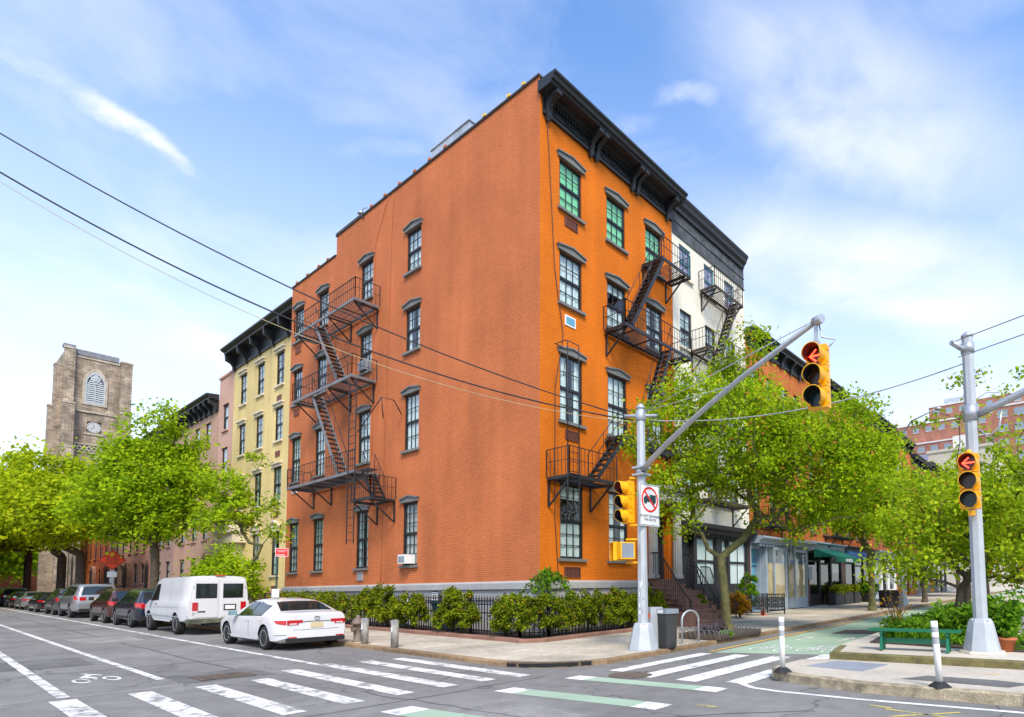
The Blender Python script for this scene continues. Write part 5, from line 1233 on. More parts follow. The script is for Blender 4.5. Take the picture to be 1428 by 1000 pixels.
picket_fence(fn2, [(-42.2, 11.4), (-34.4, 11.4)], 1.05, .2, .16); picket_fence(fn2, [(-71, 11.5), (-46.0, 11.5)], 1.15, .22, .16)
lf = thing('patio_fence', 'low black ornamental iron fence around the small patio', 'fence', (-13.2, 24.5, gz(-13.2, 24.5)+.10))
def orn_panel(a, b):
    m = MB(); L = math.hypot(b[0]-a[0], b[1]-a[1]); k = int(L/.11); g = lambda x, y: gz(x, y)+.10
    P = lambda t, h: (a[0]+(b[0]-a[0])*t, a[1]+(b[1]-a[1])*t, g(a[0]+(b[0]-a[0])*t, a[1]+(b[1]-a[1])*t)+h)
    for h in (.18, .34, .80, .96): m.bar(P(0, h), P(1, h), .03, .03)
    for i in range(k+1): m.bar(P(i/k, .18), P(i/k, .96), .016)
    for i in range(k):
        t = (i+.5)/k; m.bar(P(t-.4/k, .36), P(t+.4/k, .56), .014); m.bar(P(t+.4/k, .36), P(t-.4/k, .56), .014); m.bar(P(t-.4/k, .58), P(t+.4/k, .78), .014); m.bar(P(t+.4/k, .58), P(t-.4/k, .78), .014)
    m.build('panel', IRON, lf)
    for t in (0, .5, 1): m = MB(); m.bar(P(t, 0), P(t, 1.0), .05); m.build('post', IRON, lf)
orn_panel((-12.95, 23.1), (-12.25, 26.2)); orn_panel((XC+.05, 23.0), (-13.0, 23.08)); orn_panel((-12.3, 26.3), (XC+.1, 26.4))
# ================================================================== TRAFFIC SIGNALS
def sig_head(parent, loc, rz, lit='arrow', name='signal_head'):
    "three-lens head, front is -y in its own frame; a part of its pole"
    b = wloc(parent); Z = .36; m = MB()
    for k in range(3):
        z = -Z*(k+1); d = .17
        m.box(-.17, .17, 0, d, z+.006, z+Z-.006); m.box(-.185, -.171, .02, d-.02, z+.1, z+.16); m.box(.171, .19, .03, .07, z+.06, z+.1); m.box(.171, .19, .03, .07, z+.26, z+.3)
    head = m.build(name, SIGY, parent, world=False, loc=Vector(loc)-b, rot=(0, 0, rz))
    cols_ = (RED_D, AMB_D, GRN_D)
    for k in range(3):
        zc = -Z*(k+.5); n = 20; r = .145
        m = MB(); m.add([(r*math.cos(2*math.pi*i/n), -.006, zc+r*math.sin(2*math.pi*i/n)) for i in range(n)], [tuple(range(n))]); m.build('lens', cols_[k], head, world=False)
        m = MB(); r0, r1 = .150, .164; dl = .24
        ang = [R(-62)+R(304)*i/20 for i in range(21)]
        for a, c in zip(ang, ang[1:]):
            P = lambda r_, t, y: (r_*math.cos(t), y, zc+r_*math.sin(t))
            ln = lambda t: -dl if math.sin(t) > -.2 else -dl*(.45+.55*(math.sin(t)+1)/.8)
            m.add([P(r1, a, 0), P(r1, c, 0), P(r1, c, ln(c)), P(r1, a, ln(a))], [(0,1,2,3)], 0, True); m.add([P(r0, a, 0), P(r0, c, 0), P(r0, c, ln(c)), P(r0, a, ln(a))], [(3,2,1,0)], 1, True)
            m.add([P(r0, a, ln(a)), P(r0, c, ln(c)), P(r1, c, ln(c)), P(r1, a, ln(a))], [(0,1,2,3)], 0)
        m.build('visor', [SIGY, SIGB], head, world=False)
    m = MB(); zc = -Z*.5
    def dots(p, q, n):
        for i in range(n):
            t = i/(n-1); x = p[0]+(q[0]-p[0])*t; z = p[1]+(q[1]-p[1])*t; m.box(x-.011, x+.011, -.016, -.008, zc+z-.011, zc+z+.011)
    if lit == 'arrow': dots((-.10, 0), (.10, 0), 9); dots((-.10, 0), (.0, .095), 6); dots((-.10, 0), (.0, -.095), 6)
    else:
        for i in range(14): a = 2*math.pi*i/14; m.box(.05*math.cos(a)-.012, .05*math.cos(a)+.012, -.016, -.008, zc+.075*math.sin(a)-.012, zc+.075*math.sin(a)+.012)
    m.build('lit_arrow', RED_E, head, world=False)
    return head
def oct_pole(o, x, y, z0, zt, r0, r1, name='pole', mat=GALVP):
    m = MB(); m.lathe([(r0, 0), (r1, zt-z0)], 8, (x, y, z0), smooth=False, rot=R(22.5)); return m.build(name, mat, o)
def cast_base(o, x, y, z0, w=.30, h=.62):
    m = MB(); m.lathe([(w*1.25, 0), (w*1.25, .03)], 8, (x, y, z0-.02), smooth=False, rot=R(22.5)); m.lathe([(w*1.08, .0), (w*1.05, .06), (w*.72, h*.86), (w*.60, h*.97), (w*.5, h)], 8, (x, y, z0+.012), smooth=False, rot=R(22.5))
    for i in range(4): a = R(45+90*i); m.lathe([(.03, 0), (.03, .04)], 6, (x+w*.55*math.cos(a), y+w*.55*math.sin(a), z0+h*.93))
    return m.build('base', GALVP, o)
p1x, p1y = -9.14, 11.36; p1z = gz(p1x, p1y)+.10
P1 = thing('traffic_signal', 'grey traffic signal pole with long curved mast arm beside the litter bin', 'traffic light', (p1x, p1y, p1z))
cast_base(P1, p1x, p1y, p1z, .36, .66); oct_pole(P1, p1x, p1y, p1z+.64, 6.2, .135, .105)
m = MB(); m.lathe([(.12, 0), (.12, .06), (.07, .12), (.02, .16)], 8, (p1x, p1y, 6.2)); m.lathe([(.13, 0), (.145, .02), (.145, .22), (.13, .24)], 8, (p1x, p1y, 5.90), rot=R(22.5)); m.build('cap', GALV, P1)
ad = Vector((-3.40-p1x, 8.74-p1y, 0)).normalized()
m = MB(); sd = Vector((.80, .60, 0)); c0 = Vector((p1x, p1y, 6.03)); m.tube([c0-sd*.42, c0+sd*.42], .045, 8); m.build('cross_arm', GALV, P1)
arm = [Vector((p1x, p1y, 4.6))+ad*.10, Vector((p1x, p1y, 4.75))+ad*.45, Vector((p1x, p1y, 5.02))+ad*1.4, Vector((p1x, p1y, 5.36))+ad*2.9, Vector((p1x, p1y, 5.62))+ad*4.3, Vector((-3.40, 8.74, 5.88))]
m = MB(); m.tube(arm, [.075, .072, .065, .058, .05, .045], 10); m.tube([arm[-1]-ad*.05, arm[-1]+ad*.12], .075, 10); m.build('mast_arm', GALV, P1)
m = MB(); m.box(p1x-.17, p1x+.17, p1y-.17, p1y+.17, 4.48, 4.53); m.box(p1x-.17, p1x+.17, p1y-.17, p1y+.17, 4.66, 4.71); m.lathe([(.15, 0), (.15, .26)], 8, (p1x, p1y, 4.47), rot=R(22.5)); m.build('arm_clamp', GALV, P1)
m = MB(); hz = Vector((-3.42, 8.75, 5.82)); m.bar(hz, hz-Vector((0, 0, .32)), .05); m.box(hz.x-.05, hz.x+.05, hz.y-.05, hz.y+.05, 5.46, 5.56); m.tube([hz+Vector((.05, .02, 0)), hz+Vector((.08, .04, -.2)), hz+Vector((.28, .1, -.28)), hz+Vector((.2, .05, -.38))], .014, 6); m.build('hanger', GALV, P1)
sig_head(P1, (-3.42, 8.72, 5.48), R(0), 'arrow').scale = (.95, .95, .95)
sig_head(P1, (p1x-.36, p1y-.22, 4.36), R(-14), 'ring')
m = MB(); m.tube([(p1x, p1y, 4.42), (p1x-.24, p1y-.2, 4.42)], .035, 6); m.tube([(p1x, p1y, 3.22), (p1x-.24, p1y-.2, 3.22)], .035, 6); m.build('head_bracket', SIGY, P1)
# stays from the arm to the pole top
m = MB()
for t in (.55, .97): q = arm[2].lerp(arm[-1], t); m.tube([Vector((p1x, p1y, 6.1)), q+Vector((0, 0, .06))], .010, 5)
m.build('stay_wire', GALV, P1)
# pedestrian signal
pd = Vector((p1x-.42, p1y-.34, 2.34)); m = MB(); m.box(-.21, .21, -.12, .12, 0, .44); m.box(-.23, .23, -.24, -.12, .43, .455); m.box(-.23, -.205, -.24, -.12, .0, .43); m.box(.205, .23, -.24, -.12, .0, .43)
ph = m.build('pedestrian_signal', SIGY, P1, world=False, loc=pd-Vector(P1.location), rot=(0, 0, R(-36)))
m = MB(); m.quad((-.19, -.124, .02), (.19, -.124, .02), (.19, -.124, .42), (-.19, -.124, .42)); m.build('screen', SIGB, ph, world=False)
m = MB(); m.box(-.06, .05, -.132, -.128, .08, .2)
for k, (x, h) in enumerate([(-.055, .32), (-.025, .36), (.005, .37), (.035, .33)]): m.box(x, x+.022, -.132, -.128, .2, h)
m.box(.055, .08, -.132, -.128, .12, .24); m.build('hand_symbol', ORG_E, ph, world=False)
pd2 = Vector((p1x-.14, p1y-.46, 2.36)); m = MB(); m.box(-.2, .2, -.1, .1, 0, .42); ph2 = m.build('pedestrian_signal', SIGY, P1, world=False, loc=pd2-Vector(P1.location), rot=(0, 0, R(66)))
m = MB(); m.quad((-.16, -.104, .03), (.16, -.104, .03), (.16, -.104, .39), (-.16, -.104, .39)); m.build('screen', BIN_L, ph2, world=False)
m = MB(); m.tube([(p1x, p1y, 2.86), (p1x-.3, p1y-.28, 2.86)], .03, 6); m.tube([(p1x, p1y, 2.28), (p1x-.3, p1y-.28, 2.28)], .03, 6); m.build('signal_bracket', SIGY, P1)
# sign on the pole
ts = thing('truck_ban_sign', 'white sign with red circle banning trucks on the signal pole', 'sign', (p1x+.155, p1y+.13, 3.2)); ts.rotation_euler = (0, 0, R(88))
m = MB(); m.box(-.38, .38, -.006, .006, 0, 1.06); m.build('plate', SIGNW, ts, world=False)
m = MB(); t = .014
for a in [(-.365, .365, .015, .029), (-.365, .365, 1.03, 1.045)]: m.box(a[0], a[1], -.008, -.0065, a[2], a[3])
for x in (-.365, .351): m.box(x, x+.014, -.008, -.0065, .03, 1.03)
m.box(.0, .24, -.008, -.0065, .60, .80); m.box(-.24, -.01, -.008, -.0065, .60, .72); m.box(-.2, -.02, -.008, -.0065, .72, .76)
for x in (-.17, .14): m.box(x-.05, x+.05, -.008, -.0065, .555, .60)
m.build('truck_symbol', SIGNT, ts, world=False)
m = MB(); n = 28
for i in range(n):
    a, b = 2*math.pi*i/n, 2*math.pi*(i+1)/n; P = lambda r_, q: (r_*math.cos(q), -.0095, .67+r_*math.sin(q)); m.quad(P(.27, a), P(.325, a), P(.325, b), P(.27, b))
m.bar((-.20, -.0095, .87), (.20, -.0095, .47), .055, .002, up=(0, 1, 0)); m.build('ban_ring', SIGNR, ts, world=False)
link('lettering', text_mesh('EXCEPT DELIVERIES\nTHIS BLOCK', .088, SIGNK), ts, (0, -.009, .2), (R(90), 0, 0))
m = MB(); rs_ = random.Random(3)
for k in range(9):
    a = R(-75+rs_.uniform(-40, 40)); z = p1z+rs_.uniform(.85, 1.7); w_ = rs_.uniform(.25, .5); h = rs_.uniform(.05, .16); rr = .139
    P = lambda t, q: (p1x+rr*math.cos(t), p1y+rr*math.sin(t), q)
    m.quad(P(a, z), P(a+w_*.6, z), P(a+w_*.6, z+h), P(a, z+h), k % 2)
m.build('sticker', [SIGNW, GALV], P1)
# right-hand pole on the island
p2x, p2y = -1.87, 12.85; p2z = gz(p2x, p2y)+.275
P2 = thing('traffic_signal', 'grey traffic signal pole standing on the planted island beside the bench', 'traffic light', (p2x, p2y, p2z))
cast_base(P2, p2x, p2y, p2z+.02, .32, .64); oct_pole(P2, p2x, p2y, p2z+.64, 6.6, .135, .105)
m = MB(); m.lathe([(.42, 0), (.40, .05)], 8, (p2x, p2y, p2z), rot=R(22.5), smooth=False); m.build('plinth', ISLC, P2)
m = MB(); m.lathe([(.115, 0), (.115, .05), (.06, .1), (.02, .12)], 8, (p2x, p2y, 6.6)); m.lathe([(.13, 0), (.13, .2)], 8, (p2x, p2y, 6.28), rot=R(22.5)); m.lathe([(.15, 0), (.15, .30)], 8, (p2x, p2y, 4.9), rot=R(22.5)); m.build('clamp', GALV, P2)
m = MB(); m.tube([(p2x, p2y, 6.3), (p2x-.22, p2y-.42, 6.42)], .05, 10); m.build('bracket_arm', GALV, P2)
m = MB(); m.tube([(p2x+.1, p2y, 5.0), (p2x+.5, p2y-.1, 5.1), (p2x+1.3, p2y-.25, 5.36), (p2x+3.0, p2y-.6, 5.75), (p2x+5.5, p2y-1.1, 6.0)], [.075, .07, .065, .055, .045], 10); m.build('mast_arm', GALV, P2)
m = MB(); m.tube([(p2x+.55, p2y-.1, 5.0), (p2x+.5, p2y-.12, 4.65), (p2x+.3, p2y-.1, 4.5), (p2x+.1, p2y, 4.75)], .02, 6); m.build('conduit', GALV, P2)
sig_head(P2, (p2x-.02, p2y-.42, 4.16), R(1), 'arrow')
m = MB(); m.tube([(p2x, p2y, 4.2), (p2x, p2y-.34, 4.2)], .03, 6); m.lathe([(.06, 0), (.06, .05), (.02, .1)], 8, (p2x-.02, p2y-.33, 4.16)); m.tube([(p2x, p2y, 3.02), (p2x, p2y-.34, 3.04)], .03, 6); m.box(p2x-.07, p2x+.05, p2y-.4, p2y-.26, 2.96, 3.06); m.build('head_bracket', SIGY, P2)
# street lamp further down the avenue
la = thing('street_lamp', 'tall pale street lamp with curved arm further along the avenue', 'street lamp', (-9.4, 36.5, gz(-9.4, 36.5)+.10)); g_ = la.location.z
cast_base(la, -9.4, 36.5, g_, .34, .7); oct_pole(la, -9.4, 36.5, g_+.6, 9.2, .12, .09); m = MB(); m.tube([(-9.4, 36.5, 9.2), (-9.2, 36.4, 10.4), (-8.4, 36.1, 11.3), (-7.0, 35.6, 11.6)], [.07, .06, .05, .04], 8); m.build('arm', GALV, la)
m = MB(); m.lathe([(.02, .1), (.15, .06), (.2, -.03), (.1, -.08)], 10, (-6.8, 35.5, 11.58)); m.build('lamp_head', GALV, la)
# ================================================================== WIRES
def span(label, pts, r, mat, sag, n=24): return cable('overhead_wire', label, pts, r, mat, sag, n)
WBLK = M('wire_black', (.015, .015, .017), .6); WYEL = M('wire_straw', (.40, .33, .18), .7); WGRY = M('wire_grey', (.30, .31, .32), .6)
span('black overhead wire from the signal pole, highest over the side street', [(-9.5, 11.08, 6.05), (-17.7, 1.0, 11.2), (-19.8, -1.6, 12.7)][:2], .016, WBLK, .55)
span('black overhead wire from the signal pole, middle one of three over the side street', [(-9.3, 11.25, 5.92), (-17.75, 1.05, 10.4)], .019, WBLK, .80)
span('straw coloured overhead wire from the signal pole over the side street', [(-9.2, 11.3, 5.86), (-17.75, 1.06, 10.2)], .008, WYEL, .95)
span('grey overhead wire between the two signal poles', [(-8.95, 11.45, 5.9), (p2x-.08, p2y-.02, 6.08)], .014, WGRY, .38)
span('grey overhead wire leaving the island signal pole, upper one', [(-2.1, 12.45, 6.42), (-.4, 10.4, 5.85)], .010, WGRY, .0)
span('grey overhead wire leaving the island signal pole, lower one', [(-2.0, 12.6, 6.15), (-.4, 10.4, 5.55)], .010, WGRY, .0)
# ================================================================== SMALL STREET FURNITURE
def hydrant(x, y):
    z = gz(x, y)+.10; o = thing('fire_hydrant', 'old brown fire hydrant beside a short post at the kerb', 'hydrant', (x, y, z))
    m = MB(); m.lathe([(.16, 0), (.16, .04), (.115, .06), (.105, .42), (.13, .44), (.13, .50)], 14, (x, y, z)); m.build('barrel', HYDR, o)
    m = MB(); m.lathe([(.19, .50), (.18, .56), (.10, .68), (.05, .72), (.045, .77), (.0, .78)], 14, (x, y, z)); m.build('bonnet', HYDR, o)
    for a in (R(200), R(290), R(20)):
        m = MB(); d = Vector((math.cos(a), math.sin(a), 0)); c = Vector((x, y, z+.36)); m.tube([c+d*.08, c+d*.17], .06, 10); m.tube([c+d*.17, c+d*.20], .075, 8); m.build('outlet', HYDR, o)
hydrant(-17.5, 8.38)
for (x, y, l) in [(-16.55, 8.12, 'stickered round steel bollard beside the hydrant'), (-14.95, 8.12, 'stickered round steel bollard standing apart from the hydrant')]:
    z = gz(x, y)+.10; o = thing('bollard', l, 'bollard', (x, y, z)); m = MB(); m.lathe([(.096, 0), (.096, .70), (.085, .715)], 16, (x, y, z)); m.build('tube', BOLL, o)
    m = MB(); m.lathe([(.086, .716), (.08, .725), (.02, .735)], 16, (x, y, z)); m.build('cap', BOLL, o)
    m = MB()
    for zc, a0, mi in ((.42, -100, 0), (.6, -60, 1)):
        for i in range(3):
            a, b = R(a0+i*12), R(a0+12+i*12); P = lambda t, q: (x+.098*math.cos(t), y+.098*math.sin(t), z+q); m.quad(P(a, zc), P(b, zc), P(b, zc+.13), P(a, zc+.13), mi)
    m.build('sticker', [SIGNW, BIN_L], o)
def delineator(x, y, zb, l, tilt=0):
    o = thing('delineator_post', l, 'post', (x, y, zb)); c = Vector((0, 0, 0))
    m = MB(); m.lathe([(.17, 0), (.16, .02), (.085, .075), (.06, .085)], 8, smooth=False); m.build('foot', RUBB, o, world=False)
    T = lambda h: (tilt*h, 0, h)
    m = MB(); m.tube([T(.07), T(.5), T(.96)], .048, 12); m.build('tube', POSTW, o, world=False)
    for a, b in ((.63, .73), (.80, .88)): m = MB(); m.tube([T(a), T(b)], .0495, 12, caps=False); m.build('band', POSTG, o, world=False)
delineator(-4.49, 9.46, .152, 'white flexible post on the rounded tip of the island'); delineator(-1.91, 9.25, .152, 'white flexible post leaning slightly in front of the green bench', -.05); delineator(-2.2, 22.3, gz(-2.2, 22.3), 'white flexible post in the hatched road behind the island')
# bench
bo = thing('park_bench', 'backless green plank bench on the island', 'bench', (-3.03, 12.52, gz(-3, 12.5)+.275)); bo.rotation_euler = (0, 0, R(4))
for k, y in enumerate((-.16, .02)): m = MB(); m.box(-.86, .86, y, y+.17, .40, .445); m.build('seat_plank', BENCH, bo, world=False)
for x in (-.62, .62):
    m = MB(); m.bar((x, -.14, .01), (x, -.02, .39), .05, .09); m.bar((x, .14, .01), (x, .02, .39), .05, .09); m.box(x-.03, x+.03, -.14, .14, .33, .399); m.build('leg', BENCH, bo, world=False)
m = MB(); m.box(-.59, .59, -.02, .02, .16, .26); m.build('stretcher', BENCH, bo, world=False)
# pot
po = thing('flower_pot', 'terracotta flower pot beside the island signal pole', 'pot', (-1.5, 13.3, gz(-1.5, 13.3)+.277))
m = MB(); m.lathe([(.12, 0), (.17, .22), (.19, .22), (.19, .27), (.16, .27), (.15, .22)], 16); m.build('pot', TERRA, po, world=False)
# litter bin pair
bx, by = -9.02, 11.78; bz = gz(bx, by)+.10
lb = thing('litter_bin', 'dark grey litter bin with pale lid behind the signal pole', 'bin', (bx+.22, by+.12, bz)); lb.rotation_euler = (0, 0, R(-12)); lb.scale = (.9, .9, .92)
m = MB(); m.lathe([(.25, .03), (.27, .1), (.30, .95)], 4, smooth=False, rot=R(45)); m.build('body', BIN_G, lb, world=False); m = MB(); m.box(-.24, .24, -.24, .24, .951, 1.08); m.build('lid', BIN_L, lb, world=False)
m = MB(); m.lathe([(.22, 0), (.24, .06), (.2, .08)], 12); m.build('base', RUBB, lb, world=False)
m = MB(); m.quad((-.12, -.2425, .97), (.12, -.2425, .97), (.12, -.2425, 1.06), (-.12, -.2425, 1.06)); m.build('label', SIGNW, lb, world=False)
nb_ = thing('news_box', 'narrow grey metal newspaper box between pole and litter bin', 'box', (bx-.02, by-.05, bz)); nb_.rotation_euler = (0, 0, R(-12))
m = MB(); m.box(-.17, .06, -.2, .2, .02, 1.04); m.build('casing', GALVP, nb_, world=False); m = MB(); m.box(-.02, .04, -.206, -.2, .78, .9); m.build('sticker', CONEO, nb_, world=False)
# bike rack
br_ = thing('bike_rack', 'rounded grey steel hoop bike rack on the sidewalk', 'bike rack', (-9.0, 13.25, gz(-9, 13.25)+.10))
m = MB(); pts = [(-.07, -.30, .0), (-.07, -.30, .62)]+[(-.07+.07*(1-math.cos(a))-.0, -.30*math.cos(a), .62+.26*math.sin(a)) for a in [R(180*i/10) for i in range(1, 10)]]+[(.07, .30, .62), (.07, .30, 0)]
m.tube(pts, .03, 10); m.build('hoop', GALV, br_, world=False); m = MB(); m.lathe([(.08, 0), (.07, .012)], 10, (-.07, -.30, 0)); m.lathe([(.08, 0), (.07, .012)], 10, (.07, .30, 0)); m.build('foot', GALV, br_, world=False)
# tree pit hoops
def tree_pit(x, y, w, d, label):
    z = gz(x, y)+.102; o = thing('tree_pit', label, 'tree guard', (x, y, z))
    m = MB(); m.box(-w/2, w/2, -d/2, d/2, -.01, .09); m.build('soil', SOIL, o, world=False)
    m = MB()
    def hoops(a, b):
        L = math.hypot(b[0]-a[0], b[1]-a[1]); k = int(L/.16)
        for i in range(k):
            p = Vector((a[0]+(b[0]-a[0])*i/k, a[1]+(b[1]-a[1])*i/k, 0)); q = Vector((a[0]+(b[0]-a[0])*(i+1.3)/k, a[1]+(b[1]-a[1])*(i+1.3)/k, 0))
            if (i+1.3) > k: q = Vector((b[0], b[1], 0))
            m.tube([p, p+Vector((0, 0, .2))]+[p.lerp(q, t)+Vector((0, 0, .2+.07*math.sin(math.pi*t))) for t in (.25, .5, .75)]+[q+Vector((0, 0, .2)), q], .010, 4)
    hw, hd = w/2+.03, d/2+.03
    for a, b in [((-hw, -hd), (hw, -hd)), ((hw, -hd), (hw, hd)), ((hw, hd), (-hw, hd)), ((-hw, hd), (-hw, -hd))]: hoops(a, b)
    m.build('hoop_edging', IRONG, o, world=False)
    for nme, a in (('board', (-w/2-.02, w/2+.02, -d/2-.02, -d/2)), ('board', (-w/2-.02, w/2+.02, d/2, d/2+.02)), ('board', (w/2, w/2+.02, -d/2, d/2)), ('board', (-w/2-.02, -w/2, -d/2, d/2))):
        m = MB(); m.box(*a, 0, .16); m.build(nme, M('pit_board', (.10, .07, .045), .9) if 'pit_board' not in bpy.data.materials else bpy.data.materials['pit_board'], o, world=False)
    return o
tree_pit(-9.25, 15.3, 1.3, 2.5, 'square tree pit with low wire hoop edging and lavender')
# cones, planters, round planter
cn = thing('traffic_cone', 'orange traffic cone inside the patio fence', 'cone', (-12.75, 24.9, gz(-12.7, 24.9)+.10)); m = MB(); m.box(-.16, .16, -.16, .16, 0, .03); m.build('base', CONEO, cn, world=False); m = MB(); m.lathe([(.11, .03), (.03, .6), (.02, .62)], 12); m.build('cone', CONEO, cn, world=False); m = MB(); m.lathe([(.083, .26), (.060, .42)], 12); m.build('band', SIGNW, cn, world=False)
rp_ = thing('round_planter', 'large black round planter near the kerb', 'planter', (-9.55, 34.2, gz(-9.55, 34.2)+.10)); m = MB(); m.lathe([(.46, 0), (.50, .1), (.58, .92), (.62, .92), (.62, 1.0), (.55, 1.0)], 14); m.build('tub', PLANTR, rp_, world=False); m = MB(); m.lathe([(.54, .90), (.3, .93)], 14); m.build('soil', SOIL, rp_, world=False)
# electricity box and pipes between shops
eb = thing('meter_box', 'grey metal meter box on the brown pier between two shops', 'box', (XC+.32, 33.3, 2.0)); m = MB(); m.box(-.1, .12, -.3, .25, 0, .75); m.build('casing', BIN_L, eb, world=False); m = MB(); m.tube([(.0, 0, 0), (.0, 0, -1.6)], .05, 8); m.build('pipe', BRNST, eb, world=False)
# ================================================================== ROAD SIGNS
rw = (-48.45, 8.32); z = gz(*rw)+.10
sg = thing('road_work_sign', 'orange diamond road work sign on a steel post', 'sign', (rw[0], rw[1], z)); sg.rotation_euler = (0, 0, R(80))
s_ = .64; zc = 3.77-z
m = MB(); m.extr([(-s_, zc), (0, zc-s_), (s_, zc), (0, zc+s_)], -.02, 0); m.build('plate', SIGNO, sg, world=False)
m = MB()
k = s_*.93; t = .03
for a, b in [((-k, zc), (0, zc-k)), ((0, zc-k), (k, zc)), ((k, zc), (0, zc+k)), ((0, zc+k), (-k, zc))]: m.bar((a[0], -.022, a[1]), (b[0], -.022, b[1]), t, .002, up=(0, 1, 0))
m.build('border', SIGNK, sg, world=False)
link('lettering', text_mesh('ROAD\nWORK\nAHEAD', .19, SIGNK, spacing=.95), sg, (0, -.024, zc), (R(90), 0, 0))
m = MB(); m.box(-.22, .22, -.03, -.01, 2.72-z, 3.05-z); m.build('small_plate', SIGNW, sg, world=False)
m = MB(); m.box(-.10, .10, .0, .14, 0, 3.1); m.build('post', GALVP, sg, world=False)
pk = (-25.15, 8.95); z = gz(*pk)+.10
sg = thing('parking_sign', 'red parking regulation sign on a green post beside the white sedan', 'sign', (pk[0], pk[1], z)); sg.rotation_euler = (0, 0, R(62))
m = MB(); m.bar((0, .03, 0), (0, .03, 3.1), .06); m.build('post', GPOST, sg, world=False)
m = MB(); m.box(-.06, .36, -.012, 0, 2.76, 3.08); m.build('plate', SIGNW, sg, world=False); m = MB(); m.box(-.048, .348, -.0135, -.0121, 2.772, 3.068); m.build('red_face', SIGNR, sg, world=False)
link('lettering', text_mesh('NO STANDING\nANYTIME', .056, SIGNW, align='CENTER'), sg, (.13, -.0155, 2.97), (R(90), 0, 0)); m = MB(); m.box(-.03, .25, -.0155, -.0137, 2.81, 2.835); m.build('arrow_bar', SIGNW, sg, world=False)
m = MB(); m.box(-.14, .10, -.01, 0, 1.2, 1.52); m.build('notice', SIGNW, sg, world=False)
# bins behind the fence
def wheelie(x, y, mat, label):
    z = gz(x, y)+.14; o = thing('wheelie_bin', label, 'bin', (x, y, z)); m = MB(); m.lathe([(.30, .06), (.40, .95)], 4, smooth=False, rot=R(45)); m.build('body', mat, o, world=False); m = MB(); m.box(-.31, .31, -.33, .31, .952, 1.02); m.build('lid', mat, o, world=False)
    for s in (-.2, .2): m = MB(); m.tube([(s-.03, .24, .09), (s+.03, .24, .09)], .09, 10); m.build('wheel', RUBB, o, world=False)
wheelie(-18.1, 11.95, BIN_B, 'blue recycling bin behind the iron fence'); wheelie(-18.75, 11.95, M('bin_teal', (.01, .10, .12), .5), 'teal bin next to the blue one behind the fence'); wheelie(-15.2, 11.95, BIN_L, 'grey blue bin behind the fence near the corner hedge'); wheelie(-21.4, 11.95, WPAPER, 'white bin bag coloured bin behind the fence near the hydrant')
m = MB(AV(34.75)); u = 1.75; rr = random.Random(4)
for k in range(9):
    w_ = rr.uniform(.08, .15); h0 = rr.uniform(.06, .09); h1 = rr.uniform(.22, .26); m.box(u, u+w_*.42, 1.5055, 1.508, 3.05+h0, 3.05+h1)
    if k % 2: m.box(u+w_*.42, u+w_, 1.5055, 1.508, 3.05+h1-.06, 3.05+h1)
    if k % 3: m.box(u+w_*.42, u+w_*.9, 1.5055, 1.508, 3.05+h0, 3.05+h0+.05)
    u += w_+.03
m.build('lettering', SIGNW, ga)
# ================================================================== VEHICLES
def carpaint(name, c, metal=.0, rough=.32):
    m, nd, lk, b = newmat(name); out, _ = vary(nd, lk, None, c, .05, 1.5); lk.new(out, b.inputs['Base Color'])
    b.inputs['Metallic'].default_value = metal; b.inputs['Roughness'].default_value = rough; b.inputs['Coat Weight'].default_value = .8; b.inputs['Coat Roughness'].default_value = .04; return m
CARGLASS = M('car_glass', (.012, .018, .017), .03, var=.05, spec=.9)
DISC = M('brake_disc_grey', (.20, .19, .18), .5); TYRE = M('tyre', (.018, .018, .018), .85); RIM = M('alloy_rim', (.55, .54, .53), .35, metal=.25, var=.05); RIMB = M('dark_rim', (.10, .075, .06), .5, metal=.5); TRIMB = M('black_trim', (.02, .02, .02), .55)
TAIL = M('tail_lamp_red', (.50, .008, .012), .12, var=.1, spec=.7); TAILW = M('tail_lamp_clear', (.72, .66, .66), .12); PLATE = M('plate_straw', (.62, .50, .28), .6); CHROME = M('chrome', (.75, .75, .76), .12, metal=1, var=.02)
RUSTB = M('rusty_bumper', (.10, .11, .07), .7, var=.6, scale=5); WELL = M('wheel_well', (.008, .008, .008), .9)
